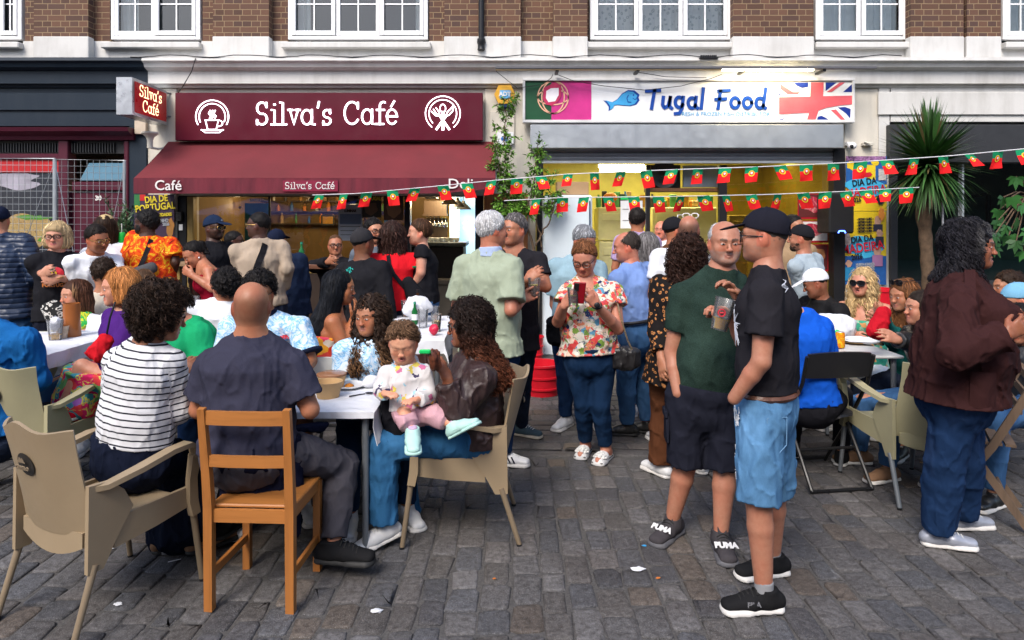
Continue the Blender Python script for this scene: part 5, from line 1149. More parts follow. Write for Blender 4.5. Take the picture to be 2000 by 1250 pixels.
 if fc.get('closed'):blend((y>.05)&(ax_>.017)&(ax_<.045)&(np.abs(z+.005-.25*(np.abs(ax_-.031)))<.0022),sk*.3,.4)
 if fc.get('beard'):
  bcol,ba=fc['beard'];m=(y>-.0)&(z<-.040+.25*np.maximum(0,.02-y))&(z>-.13)&~((ax_<.022)&(z>-.079)&(z<-.055)&(y>.07))
  m2=(y>.07)&(ax_<.030)&(z<-.045)&(z>-.056);nz=.65+.35*wob(V,300,2);blend(((m|m2)&isH)*np.clip(nz,.2,1),bcol,ba)
 if fc.get('scalp'):
  scol,sa=fc['scalp'];m=(z>-.03+.72*y)&(y<.075)&(z>-.075)&(z<(.085 if not fc.get('topbald')else.055))|(False);m=m&(ax_<.2)
  sg_=1/(1+np.exp((z-.050)/.012));sg_=sg_/(1+np.exp(-(z+.045-.5*y)/.008))/(1+np.exp((y-.055)/.01));blend(isH*sg_,scol,sa)
 ear=isH&(ax_>.070*hw)&(y<.02)&(z<.03)&(z>-.045);C[ear]=C[ear]*np.array([1.12,.82,.78])
 body=mkobj('body',V,Fc,skinmat(),root,True,{'Col':np.clip(C,0,1)},world=True)
 tocam=nrm(np.array([0,0,CAMZ])-H)
 if float(hF@tocam)>-.35 and not(specs and specs.get('sun')==1):
  for sx in(-1,1):
   if fc.get('closed'):break
   Vv,Ff=dome((0,0,0),(.0140,.0122,.0072),14,9);yy=Vv[:,1];c=np.tile((.40,.36,.34),(len(Vv),1));rr_=np.hypot(Vv[:,0]+fc.get('look',0)*.003,Vv[:,2]);fr=yy>0
   c[fr&(rr_<.0078)]=fc.get('iris',(.035,.018,.010));c[fr&(rr_<.0035)]=(.004,.004,.004)
   mkobj('eye',np.array([hl(sx*.0310+v[0],.0803+v[1],-.0005+v[2])for v in Vv]),Ff,EYEM,root,True,{'Col':c},world=True)
 # ---------------- hair
 if hair:
  hf=Field();st=hair['style'];col=np.array(hair['col'],float);thick=hair.get('t',.008)
  crv=lambda t:hf.ball(hl(0,-.014-t*.45,.030),R,r3((.075*hw+t*.85,.096+t*.75,.089+t)),.02)
  curl=hair.get('curl',0);upv=hU*.4+up*.6
  dcurl=(lambda p:hair.get('bump',.0)*(wob(p,hair.get('bf',160),1)+.5*wob(p,hair.get('bf',160)*2,3)))if hair.get('bump')else(lambda p:.0022*wob(p,90,1)+.0012*wob(p,230,3))
  slope=hair.get('slope',.80);hy,hz=hair.get('line',(.076,.078))
  pl=lambda:hf.cut(hl(0,hy,hz),R.T@np.array([0,slope,-1.0]))
  n_=hair.get('n',0)
  if st=='short':
   crv(thick);
   if hair.get('quiff'):hf.ball(hl(0,.045,.098),R,r3((.055,.042,.022)),.03)
   pl();
   if not hair.get('low'):pass
  elif st=='ring':
   crv(thick);pl();hf.cut(hl(0,.03,hair.get('top',.062)),R.T@np.array([0,.75,1.0]))
   
  elif st=='afro':
   rr_=hair.get('r',.05);hf.ball(hl(0,-.025,.045),R,r3((.075+rr_,.090+rr_,.080+rr_)),.02);hf.ball(hl(0,.115,-.040),R,r3((.085,.098,.105)),.02,sub=True)
   if hair.get('nape'):hf.ball(hl(0,-.06,-.05),R,r3((.07,.05,.06)),.04)
  elif st in('bob','long'):
   crv(thick);Lh=hair.get('len',.13);we=hair.get('w',.10);de=hair.get('d',.065);bk_=hair.get('back',.03);
   e1=H-up*Lh*hs-F*bk_ if st=='long' else hl(0,-.035,-Lh)
   hf.ell(hl(0,-.035,.02),hl(0,-.035,-.05),R[0],.087*hs+thick,.070*hs,(.09+thick)*hs,.066*hs,.04)
   sv=L if st=='long' else R[0]
   hf.ell(hl(0,-.035,-.05),e1,sv,(.09+thick)*hs,.066*hs,we,de,.05,cap=.03)
   for sx in hair.get('front',()):
    hf.cone(hl(sx*.072,.01,.0),hl(sx*.080,.02,-.08),.026*hs,.030*hs,.03);hf.cone(hl(sx*.080,.02,-.08),Nb+Lt*(-sx)*.085*s+Ft*.10*s-U*hair.get('fl',.12),.030,hair.get('fr',.036),.03)
   hf.ball(hl(0,.108,-.036),R,r3((.062,.092,.106)),.012,sub=True)
   if hair.get('fringe'):hf.ball(hl(0,.060,.068),R,r3((.060,.035,.030)),.02)
  elif st=='tail':
   crv(.005);pl();k_=hl(*hair.get('at',(0,-.11,.04)));hf.ball(k_,R,r3((.028,.03,.028)),.01)
   e=hair.get('end');
   if e is not None:e=W3(e);mm_=(k_+e)/2-F*.02;hf.cone(k_,mm_,.022,hair.get('tr',.026),.02);hf.cone(mm_,e,hair.get('tr',.026),.012,.02)
   elif hair.get('bun'):hf.ball(k_,R,r3((hair['bun'],)*3),.01)
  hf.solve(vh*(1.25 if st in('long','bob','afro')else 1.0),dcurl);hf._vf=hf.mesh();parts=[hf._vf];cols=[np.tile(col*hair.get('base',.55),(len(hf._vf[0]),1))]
  if hair.get('tipz')is not None:pass
  def infc(p):
   q_=((p-H)@R.T)/hs;return(q_[:,1]>.035+.9*np.maximum(0,np.abs(q_[:,0])-.035))&(q_[:,2]<hair.get('fz',.052))&(q_[:,2]>-.125)&(np.abs(q_[:,0])<.075)
  if n_:
   lod_=1.0 if near else(.7 if mid else.45)
   sV,sF,sC=strands(hf,int(n_*lod_),hair.get('sl',.09)*hs,hair.get('sw',.004)*(1 if near else 1.4),col,upv,curl,hair.get('cf',70),None,hair.get('lift',.004),9,seed=int(d*100)%97+abs(int(head[0])),jit=hair.get('jit',.35),swirl=(lambda p:(p-hl(0,-.03,.12))*6),face=infc)
   if hair.get('tip')is not None:
    zz=np.clip(((H[2]-sV[:,2])/max(hair.get('len',.2),.1)-hair.get('t0',.1))*1.5,0,1)[:,None];lum=sC/col.mean();sC=sC*(1-zz)+np.array(hair['tip'])[None]*(sC.mean(1,keepdims=True)/col.mean())*zz
   if hair.get('temple')is not None:
    lq=((sV-H)@R.T)/hs;zz=np.clip((lq[:,1]-.02)*25,0,1)*np.clip(1.2-np.abs(lq[:,2]-.05)*12,0,1);sC=sC*(1-zz[:,None])+np.array(hair['temple'])[None]*zz[:,None]
   parts.append((sV,sF));cols.append(sC)
  V,Fc=join(parts);mkobj('hair',V,Fc,HAIRM,root,True,{'Col':np.clip(np.concatenate(cols),0,1)},world=True)
 if fc.get('shape_beard'):
  bf=Field();bcol=np.array(fc['shape_beard']);t=fc.get('bt',.006)
  bf.ell(hl(0,.030,-.02),hl(0,.036,-.072),R[0],(.066+t)*hw*hs,(.052+t)*hs,(.050+t)*hw*hs,(.046+t)*hs,.02);bf.ball(hl(0,.066,-.094),R,r3((.028+t,.021+t,.020+t)),.02)
  for sx in(-1,1):bf.cone(hl(sx*.057*hw,.002,-.045),hl(sx*.026*hw,.058,-.086),(.020+t)*hs,(.018+t)*hs,.03)
  bf.ball(hl(0,.10,-.028),R,r3((.055,.06,.036)),.01,sub=True);bf.ball(hl(0,.100,-.064),R,r3((.021,.02,.010)),.006,sub=True);bf.cut(hl(0,0,-.015),hU);bf.cut(hl(0,-.005,0),-hF)
  bf.solve(vh,lambda p:.002*wob(p,260,2));V,Fc=bf.mesh();mkobj('beard',V,Fc,HAIRM,root,True,{'Col':np.tile(bcol,(len(V),1))},world=True)
 if cap:
  cf_=Field();t=.014;tl=cap.get('tilt',0);cf_.ball(hl(0,-.014,.034),R,r3((.075*hw+t,.098+t,.089+t)),.02)
  bd_=-1 if cap.get('back')else 1;cf_.cut(hl(0,.08,.048),R.T@np.array([0,.22,-1.0]));
  if cap.get('gap'):cf_.ball(hl(0,-.12,.035),R,r3((.035,.03,.024)),.004,sub=True)
  cf_.solve(vh,lambda p:.001*wob(p,60,1));V,Fc=cf_.mesh();co_=mkobj('cap',V,Fc,cap['mat'],root,True,world=True)
  bf=Field();A_=R.copy();th=math.radians(cap.get('brim',14));yv_=R[1]*math.cos(th)*bd_-R[2]*math.sin(th);zv=np.cross(R[0],yv_)
  bf.ball(hl(0,bd_*.098,.054)+yv_*.028*hs,np.array([R[0],yv_,zv]),r3((.076,.078,.0065)),.01);bf.ball(hl(0,-.014,.034),R,r3((.073*hw+t,.094+t,.089+t)),.002,sub=True)
  bf.solve(min(vh,.0045));V,Fc=bf.mesh();mkobj('brim',V,Fc,cap.get('bmat',cap['mat']),co_,True,world=True)
  mb=MB();vv,ff=dome(hl(0,-.014,.034+.089+t),r3((.007,.007,.004)),8,6);mb.add(vv,ff);mb.build('button',cap['mat'],co_,True,True)
  if cap.get('badge')is not None:
   bd,bx,by,bz,bs_=cap['badge'];mb=MB();cc=hl(bx,by,bz);nn=nrm(cc-hl(0,-.014,.034));u_=nrm(np.cross(up,nn));v_=np.cross(nn,u_);ring=[cc+nn*.004+u_*bs_*math.cos(a)+v_*bs_*math.sin(a)for a in np.linspace(0,2*math.pi,17)];mb.tube(ring,.0012,5)
   for k in range(3):a=math.pi/2+k*2*math.pi/3;mb.tube([cc+nn*.004,cc+nn*.004+u_*bs_*math.cos(a)+v_*bs_*math.sin(a)],.0012,4)
   mb.build('emblem',bd,co_,world=True)
 if specs:
  mb=MB();up_=specs.get('on',0);rw,rh=specs.get('size',(.026,.019));rt=specs.get('rt',.0022 if near else.003);lens=[]
  def gp(x,y,z):return hl(x,y-.035,z+.115)if up_ else hl(x,y,z)
  zc=specs.get('z',.001)
  for sx in(-1,1):
   pts=[]
   for a in np.linspace(0,2*math.pi,19):ca,sa=math.cos(a),math.sin(a);pts.append(gp(sx*.034+rw*np.sign(ca)*abs(ca)**.7,.100-.010*abs(ca)*(1 if ca*sx>0 else 0),zc+rh*np.sign(sa)*abs(sa)**.7))
   mb.tube(pts,rt,5,cap=False);lens.append(pts[:-1])
   mb.tube([gp(sx*(.034+rw),.093,zc+.006),gp(sx*.074,.05,zc+.006),gp(sx*.080,-.01,zc+.004),gp(sx*.078,-.03,zc-.012)],rt*.9,5)
  mb.tube([gp(-.009,.102,zc+.004),gp(0,.105,zc+.007),gp(.009,.102,zc+.004)],rt,5)
  go=mb.build('glasses' if not specs.get('sun')else 'sunglasses',specs.get('mat',SPEC_BLACK),root,True,True)
  if specs.get('sun'):
   for pts in lens:q=MB();c=np.mean(pts,0)+hF*.002;q.add([c]+pts,[(0,i+1,(i+1)%len(pts)+1)for i in range(len(pts))]);q.build('lens',specs.get('lmat',LENSD),go,world=True)
 # ---------------- clothes
 seed=int(head[0]*7+d*31)%12
 if bot:
  f=Field();o=bot.get('o',.012);kd_=bot.get('kind','legs')
  f.ell(Pv-U*.06*s,Pv+U*.07*s,Lt,.152*fat*s+o,.110*fat*s+o,.142*fat*s+o,.104*fat*s+o,.03)
  if belly:f.ball(Pv+U*.02+Ft*.03,np.array([Lt,Ft,U]),(.14*fat*s,.11*fat+belly*.3,.08),.04)
  if kd_=='legs':
   for q in 'LR':leg(f,q,o,bot.get('len',1.93),bot.get('fl',0))
   if sit:f.ell(Hp['L']*.5+Hp['R']*.5-U*.02-F*.02,Hp['L']*.5+Hp['R']*.5+F*.06-up*.01,Lt,.15*fat*s+o,.09*s+o,.14*fat*s+o,.085*s+o,.03)
  else:
   Km=(Kn['L']+Kn['R'])/2;Am=(An['L']+An['R'])/2;sw_=bot.get('w',.19)
   if sit:f.ell(Pv,Km,Lt,.17*fat,.11,.17*fat,.09,.04);f.ell(Km,Km+(Am-Km)*bot.get('drop',.8),Lt,.17*fat,.10,sw_,.13,.04)
   else:f.ell(Pv,Pv+(Am-Pv)*bot.get('drop',.8),Lt,.165*fat,.12,sw_,.14,.03)
  for cc_ in bot.get('cuts',()):f.cut(cc_[0],cc_[1])
  f.cut(Pv+U*bot.get('rise',.07 if sit else.09 if(top is None or top.get('tuck'))else.035-top.get('hem',.11))*s,U);f.solve(vb,cloth_disp(bot.get('amp',.006),seed+1));V,Fc=f.mesh()
  bo=mkobj({'legs':'shorts' if bot.get('len',1.93)<1.4 else('jeans' if 'jean' in bot['mat'].name or 'denim' in bot['mat'].name else 'trousers'),'skirt':'skirt'}[kd_],V,Fc,bot['mat'],root,True,world=True)
  if bot.get('belt'):
   q=MB();n=28;c0=Pv+U*.075*s;q.tube([c0+Lt*(.155*fat*s+o+.006)*math.cos(a)+Ft*(.112*fat*s+o+.006)*math.sin(a)for a in np.linspace(0,2*math.pi,n)],.014,6);q.build('belt',bot['belt'],root,True,True)
 if top:
  f=Field();o=top.get('o',.014);torso(f,o,hemz=top.get('hem',.11),fl=top.get('fl',.016))
  sl=top.get('sl',.55)
  if sl:
   for q in 'LR':arm(f,q,top.get('so',o*.95),sl if not isinstance(sl,dict)else sl[q],top.get('fr',1.0))
  if top.get('collar'):f.cone(Nb-U*.05*s,Nb+nd*.030*s,rn*1.12+.016,rn+.016,.02,flat=True)
  ne=top.get('neck','crew')
  if ne=='crew':f.cone(Nb-U*.060*s,Nb+nd*.004*s,rn*1.12+.012,rn*1.12+.009,.03,flat=True)
  if ne in('v','scoop','vest'):
   dp_={'v':.08,'scoop':.055,'vest':.07}[ne]*s
   f.ball(Nb-U*dp_*.5+Ft*.075*s,np.array([Lt,Ft,U]),(.045*s if ne=='v' else.07*s,.06*s,dp_*1.0),.008,sub=True)
  if ne in('vest','strapless'):
   f.cut(Nb-U*(.075 if ne=='vest' else.15)*s,U)
  if ne=='open':f.ball(Nb-U*.10*s+Ft*.14*s,np.array([Lt,Ft,U]),(.05*s,.07*s,.16*s),.01,sub=True)
  f.cut(Pv-U*(top.get('hem',.11)-.005),-U)
  amp=top.get('amp',.0055)
  f.solve(vb,cloth_disp(amp,seed));V,Fc=f.mesh();at=None
  if top.get('stripe'):
   sv=(V-Nb)@U
   for q in 'LR':
    e,w_=E[q],Wr[q];ab=e-S[q];t=((V-S[q])@ab)/(ab@ab);dd1=np.linalg.norm(V-(S[q]+np.clip(t,0,1)[:,None]*ab),axis=1);ab2=w_-e;t2=((V-e)@ab2)/(ab2@ab2);dd2=np.linalg.norm(V-(e+np.clip(t2,0,1)[:,None]*ab2),axis=1)
    l1=np.linalg.norm(ab);m1=(dd1<.075)&(np.abs((V-Nb)@Lt)>sh*.86);sv=np.where(m1&(t>.05),-np.clip(t,0,9)*l1,sv);m2=(dd2<.065)&(dd2<dd1)&(t2>.0);sv=np.where(m2,-l1-t2*np.linalg.norm(ab2),sv)
   at={'st':sv}
  to=mkobj(top.get('name','shirt'),V,Fc,top['mat'],root,True,at,world=True)
  if top.get('cmat')is not None:
   cf_=Field();cf_.cone(Nb-U*.03*s,Nb+nd*.034*s,rn*1.12+.017,rn+.015,.02,flat=True);cf_.ell(Nb-U*.015*s,Nb+U*.004,Lt,.082*s,.072*s,.068*s,.062*s,.02);cf_.cut(Nb-U*.022,-U)
   cf_.solve(vh);V,Fc=cf_.mesh();mkobj('collar',V,Fc,top['cmat'],to,True,world=True)
  if top.get('cuff')is not None:
   for q in 'LR':
    t_=sl;a,b_=S[q],E[q];e=a+(b_-a)*t_;dv=nrm(b_-a);cf_=Field();rr_=((.053+(.043-.053)*t_)*s*af+top.get('so',o*.95))*top.get('fr',1)+.0105;cf_.cone(e-dv*.022,e+dv*.004,rr_,rr_,.01,flat=True);cf_.cut(e-dv*.018,-dv);cf_.solve(vb);V,Fc=cf_.mesh();mkobj('cuff',V,Fc,top['cuff'],to,True,world=True)
  if top.get('open_over')is not None:pass
 if shoes and not shoes.get('none'):
  for q in 'LR':
   if shoes.get('only')and q not in shoes['only']:continue
   A,fd=An[q],Fd[q];z0=A[2]-.085*s;sd_=nrm(np.cross(up,fd));uu=np.cross(fd,sd_);k=s*shoes.get('k',1)
   base=A-uu*.085*s;hee=base-fd*.055*k;toe=base+fd*.175*k
   f=Field()
   f.ell(hee+uu*.040*k,base+fd*.06*k+uu*.042*k,sd_,.036*k,.036*k,.040*k,.034*k,.02);f.ell(base+fd*.06*k+uu*.040*k,toe-fd*.02*k+uu*.030*k,sd_,.042*k,.032*k,.040*k,.024*k,.03)
   if not shoes.get('open'):f.cone(base+uu*.05*k-fd*.01,base+uu*(.095+shoes.get('hi',0))*k-fd*.012,.042*k,.043*k,.03,flat=True)
   if shoes.get('open')=='slide':f.cut(base+fd*.035*k,-fd)
   f.cut(base+uu*.018*k,-uu);f.solve(min(vb,.0065),cloth_disp(.0012,2));V,Fc=f.mesh();so_=mkobj('shoe',V,Fc,shoes['mat'],root,True,world=True)
   f=Field();sh_=shoes.get('sole',.026)*k;f.ell(hee+uu*.008,toe-fd*.025*k+uu*.008,sd_,.041*k,sh_,.047*k,sh_,.02,cap=.030*k);f.ell(base+uu*.008+fd*.08*k,toe-fd*.03*k+uu*.008,sd_,.049*k,sh_,.049*k,sh_,.02,cap=.03*k)
   f.cut(base+uu*.003,-uu);f.cut(base+uu*(sh_-.001),uu);f.solve(min(vb,.0055));V,Fc=f.mesh();mkobj('sole',V,Fc,shoes.get('smat',plain('white_rubber_sole',(.62,.6,.57),.5)),so_,True,world=True)
   if shoes.get('lace')is not None:
    mb=MB()
    for j in range(5):c0=base+fd*(.038+.017*j)*k+uu*(.090-.0065*j)*k;mb.tube([c0-sd_*.028*k-uu*.012,c0-sd_*.012*k,c0+uu*.003,c0+sd_*.012*k,c0+sd_*.028*k-uu*.012],.0034*k,5)
    mb.build('laces',shoes['lace'],so_,True,True)
   if shoes.get('extra'):shoes['extra'](so_,base,fd,sd_,uu,k,q)
   if shoes.get('sock')is not None:
    f=Field();f.cone(A-uu*.01,A+uu*.045*k,.040*s,.040*s,.01,flat=True);f.solve(vb);V,Fc=f.mesh();mkobj('sock',V,Fc,shoes['sock'],root,True,world=True)
 return dict(root=root,H=H,R=R,hl=hl,Nb=Nb,Pv=Pv,U=U,L=Lt,F=Ft,S=S,E=E,W=Wr,K=Kn,A=An,chs=chs,wst=wst,hF=hF,fat=fat,s=s)
def strap(pp,name,mat,pts,w=.035,t=.004,off=.0):
 """flat band lying on a figure along world points"""
 mb=MB();pts=[np.asarray(p,float)for p in pts]
 c=pp['chs'];V=[]
 P_=np.array(pts);T=np.gradient(P_,axis=0);T/=np.linalg.norm(T,axis=1)[:,None]
 for i,p in enumerate(P_):
  ax=c+pp['U']*np.dot(p-c,pp['U']);n=nrm(p-ax);s_=nrm(np.cross(T[i],n));V+=[p-s_*w/2,p-s_*w/2+n*t,p+s_*w/2+n*t,p+s_*w/2]
 m=len(P_);F=[(i*4+j,i*4+(j+1)%4,(i+1)*4+(j+1)%4,(i+1)*4+j)for i in range(m-1)for j in range(4)]+[(0,1,2,3),((m-1)*4+3,(m-1)*4+2,(m-1)*4+1,(m-1)*4)]
 mb.add(V,F);return mb.build(name,mat,pp['root'],False,True)
def torso_pt(pp,ang,t,o=.022):
 """point on the trunk: ang 0 = front, 90 = own left, 180 = back; t 0 pelvis .. 1 neck base"""
 a=math.radians(ang);TL=np.linalg.norm(pp['Nb']-pp['Pv']);s=pp['s'];w=pp['fat']
 W_=np.interp(t,[0,.3,.72,.9,1],[.155*w,.140*w,.176*(.7+.3*w),.125,.07])*s+o;D_=np.interp(t,[0,.3,.72,.9,1],[.108*w,.102*w,.112*(.6+.4*w),.075,.055])*s+o
 return pp['Pv']+pp['U']*TL*t+pp['L']*W_*math.sin(a)+pp['F']*D_*math.cos(a)
# ================================================================== PEOPLE
PALE=(.50,.29,.215);FAIR=(.46,.255,.175);TAN=(.36,.17,.10);OLIVE=(.38,.20,.125);BROWN=(.20,.092,.05);MID=(.27,.13,.07);DARK=(.055,.027,.018)
BLK=(.014,.012,.012);DBR=(.035,.018,.010);BRN=(.085,.042,.02);GRY=(.32,.32,.33);LGR=(.52,.52,.53);BLD=(.50,.34,.16)
JB=denim('mid_blue_denim',(.035,.095,.21));JD=denim('dark_blue_denim',(.010,.03,.085),.35);JN=denim('navy_denim',(.012,.018,.035),.3);JL=denim('light_blue_denim',(.066,.165,.30),.75);JI=denim('inky_denim',(.006,.022,.06),.3)
T_BLK=fabric('black_jersey',(.013,.013,.016));T_CHAR=fabric('charcoal_jersey',(.018,.017,.021));T_WHT=fabric('white_jersey',(.66,.68,.72),heather=.04);T_NAVY=fabric('navy_jersey',(.010,.014,.032));T_RED=fabric('scarlet_jersey',(.60,.012,.02));T_GRY=fabric('pale_grey_jersey',(.30,.36,.40))
RUB=plain('black_rubber_sole',(.02,.02,.02),.6);RUBW=plain('white_rubber_sole',(.62,.6,.57),.5);MESHB=fabric('black_trainer_mesh',(.014,.014,.015),weave=500);SHW=plain('white_trainer_leather',(.66,.66,.66),.4);LACEW=plain('white_lace',(.6,.6,.58),.8);LACEB=plain('black_lace',(.015,.015,.015),.8)
SHB=leather('black_shoe_leather',(.012,.012,.012));BAGB=leather('black_bag_leather',(.014,.014,.016),.5)
def plate(pp,name,mat,px,quad,y,parent=None):pass
PPL={}
# --- near right: the man in the black cap
def logo_side(body,scale,col):
 def ex(so,base,fd,sd,uu,k,q):
  sg=1 if np.dot(sd,np.array([0,0,0])-base)>0 else-1
  out=sd*sg;c=base+fd*.06*k+uu*.048*k+out*.040*k;Rm=np.array([fd*(-1 if np.dot(np.cross(fd,uu),out)<0 else 1),uu,out]).T
  rl=root_loc(so);o=text_mesh('logo',body,scale,col,so,(0,0,0),bold=.001,depth=.001);M4=Matrix([[*Rm[i],0]for i in range(3)]+[[0,0,0,1]]);M4.translation=Vector(c+out*.006-rl);o.matrix_local=M4
 return ex
CAPB=fabric('black_cap_cotton',(.013,.013,.02),weave=450);SILV=plain('silver_badge',(.6,.6,.62),.25,.8)
a=person('man in black cap, black t-shirt and ripped denim shorts with a hand in his pocket',3.08,(1491,462),yaw=-106,hyaw=-98,pel=(1497,782),skin=(.40,.21,.15),sh=.165,fat=1.0,
 J={'sL':(1497,577,-.17),'sR':(1488,570,.17),'eL':(1487,706,-.22),'wL':(1434,778,-.15),'eR':(1452,668,.24),'wR':(1428,618,.20),'kL':(1482,975,-.10),'kR':(1512,955,.16)},feet={'L':(1492,1192),'R':(1508,1122)},
 hands={'L':None,'R':dict(to=(1398,598,.16),curl=.55,thumb=(-.3,0,1),n=(-.9,-.5,.1),s=1.05)},face=dict(beard=((.20,.15,.13),.35),w=.98),hair=dict(style='short',col=(.10,.085,.075),t=.002,n=150,sl=.015),
 specs=dict(z=-.002,rt=.0032,size=(.027,.021)),cap=dict(mat=CAPB,gap=True,badge=(SILV,-.045,-.06,.095,.013)),top=dict(mat=T_CHAR,sl=.62,fr=1.18,hem=-.05,fl=.006,o=.018,amp=.0045),bot=dict(mat=JL,len=1.02,fl=.018,o=.014,rise=.05),
 shoes=dict(mat=MESHB,smat=RUBW,lace=LACEB,yawL=-86,yawR=-78,k=1.05,sock=plain('grey_sock',(.25,.25,.26),.9),extra=logo_side('FILA',.032,SILV)))
PPL['cap']=a
# print on the chest and shoulder, belt, frayed holes of the shorts
WPR=plain('white_shirt_print',(.55,.58,.66),.7)
mb=MB();F_,L_,U_=a['F'],a['L'],a['U']
def onbody(pp,ang,t,o=.022):return torso_pt(pp,ang,t,o)
def star_print(pp,name,mat,ang,t,r,n,seed,par=None):
 rr=random.Random(seed);mb=MB()
 for k in range(n):
  th=rr.uniform(0,6.28);q=rr.uniform(.35,1)*r;p=[onbody(pp,ang+math.degrees(q*u*math.cos(th)/.17),t+q*u*math.sin(th)/.5,.024)for u in(0.05,.5,1)];mb.bar(p,[.010,.007,.001],.002,pp['U']if abs(math.cos(th))>.6 else pp['L'])
 return mb.build(name,mat,pp['root'],world=True)
star_print(a,'shirt_print',WPR,28,.60,.10,42,3);
mb=MB();
for k in range(4):mb.tube([onbody(a,150+k*2+6*math.sin(i*1.3+k),.95-.012*i-.006*k,.026+.003*math.sin(i))for i in range(7)],.0018,4)
mb.build('shoulder_print',WPR,a['root'],world=True)
mb=MB();mb.tube([torso_pt(a,g_,.075,.014)for g_ in range(0,361,15)],.015,6);mb.build('belt',leather('brown_belt',(.10,.035,.015)),a['root'],True,True)
# ripped patches on the front of the near leg, a back pocket
FRAY=plain('frayed_white_thread',(.62,.64,.66),.9)
def fray(c,d1,d2,n,w,l,seed):
 rr=random.Random(seed);mb=MB()
 for k in range(n):
  p=c+d1*rr.uniform(-w,w)+d2*rr.uniform(-l,l);mb.tube([p,p+d1*rr.uniform(-.01,.01)+d2*rr.uniform(-.02,.005),p+d2*rr.uniform(-.03,-.01)+d1*rr.uniform(-.012,.012)],.0022,4)
 return mb.build('frayed_hole',FRAY,a['root'],world=True)
hL=a['Pv']+a['L']*.085;kL=a['K']['L'];ax1=nrm(kL-hL)
fdir=nrm(a['F']*.75+a['L']*.66);fray(hL+ax1*.06+fdir*.108,np.cross(ax1,fdir),ax1,26,.022,.03,1);fray(hL+ax1*.22+a['F']*.095+a['L']*.02,np.cross(ax1,a['F']),ax1,16,.018,.03,2);fray(hL+ax1*.30+a['F']*.090+a['L']*.02,np.cross(ax1,a['F']),ax1,14,.014,.03,5)
mb=MB()
def bk(u,v):ang=112+34*u;p=torso_pt(a,ang,-.05,.030);return p-a['U']*(v*(.15-.02*abs(u-.5)))+a['L']*.006*0
P4=[bk(0,0),bk(1,0),bk(1,.85),bk(.5,1.05),bk(0,.85),bk(0,0)];mb.tube(P4,.0024,5);mb.build('pocket_seam',plain('pale_stitching',(.13,.26,.42),.8),a['root'],world=True)
# --- the grey bearded man in the green t-shirt
GREENT=fabric('bottle_green_jersey',(.016,.036,.027),heather=.5,c2=(.035,.065,.052))
PUMAM=fabric('grey_trainer_knit',(.055,.05,.055),weave=500)
def puma(so,base,fd,sd,uu,k,q):
 rl=root_loc(so);n=nrm(uu*.86+fd*.50);xx=sd
 yy=np.cross(n,xx);Rm=np.array([xx,yy,n]).T;
 o=text_mesh('logo','PUMA',.042,SHW,so,(0,0,0),bold=.0025,depth=.002,sx=1.0);M4=Matrix([[*Rm[i],0]for i in range(3)]+[[0,0,0,1]]);M4.translation=Vector(base+fd*.104*k+uu*.066*k-rl+n*.006);o.matrix_local=M4
 mb=MB();c=base+fd*.022*k+uu*.112*k;mb.obox(c,(.045,.008,.05),np.array([sd,nrm(fd+uu*.4),np.cross(sd,nrm(fd+uu*.4))]).T,bev=.003);mb.build('tongue',PUMAM,so,world=True)
b_=person('balding grey-bearded man in dark green t-shirt and navy cargo shorts',3.62,(1416,474),yaw=10,hyaw=14,hp=3,pel=(1378,772),skin=(.40,.215,.155),fat=1.14,belly=.035,sh=.180,
 J={'sR':(1333,578,.02),'sL':(1478,585,.06),'eR':(1312,690,.03),'wR':(1324,768,-.06),'eL':(1492,660,-.10),'wL':(1441,578,-.28),'kR':(1340,900,.02),'kL':(1416,910,-.04)},feet={'R':(1313,1046),'L':(1408,1074)},
 hands={'R':None,'L':dict(to=(1404,536,-.32),curl=.5,thumb=(0,-.3,1),n=(-.3,-.2,-1))},face=dict(beard=((.33,.30,.28),.55),w=1.08,brow=(.10,.07,.055),lips=(.32,.14,.11)),
 hair=dict(style='ring',col=(.42,.42,.43),t=.004,n=500,sl=.02,sw=.003,top=.045,base=.85),top=dict(mat=GREENT,sl=.60,hem=.0,fl=.014,neck='crew',o=.015,amp=.0045),bot=dict(mat=fabric('navy_cargo_cotton',(.014,.015,.024),weave=420),len=1.04,fl=.016,o=.016,rise=.05),
 shoes=dict(mat=PUMAM,smat=plain('grey_sole',(.10,.10,.11),.6),lace=LACEB,yawR=-42,yawL=-4,k=1.06,extra=puma))
mb=MB();rp=b_['W']['L']+nrm(P(1404,536,3.30)-b_['W']['L'])*.10;mb.tube([rp+np.array([.011*math.cos(t),.011*math.sin(t)*.5,.011*math.sin(t)])for t in np.linspace(0,6.28,10)],.0018,5);mb.build('ring',METALG,b_['root'],world=True)
mb=MB();c=b_['K']['R']*.55+(b_['Pv']-b_['L']*.09)*.45+(-b_['L'])*.105;mb.obox(c,(.02,.13,.15),np.array([-b_['L'],b_['F'],np.array([0,0,1.])]).T,bev=.006);mb.obox(c-b_['L']*.008+np.array([0,0,.075]),(.02,.14,.04),np.array([-b_['L'],b_['F'],np.array([0,0,1.])]).T,bev=.005);mb.build('cargo_pocket',MC['navy_cargo_cotton'],b_['root'],True,True)
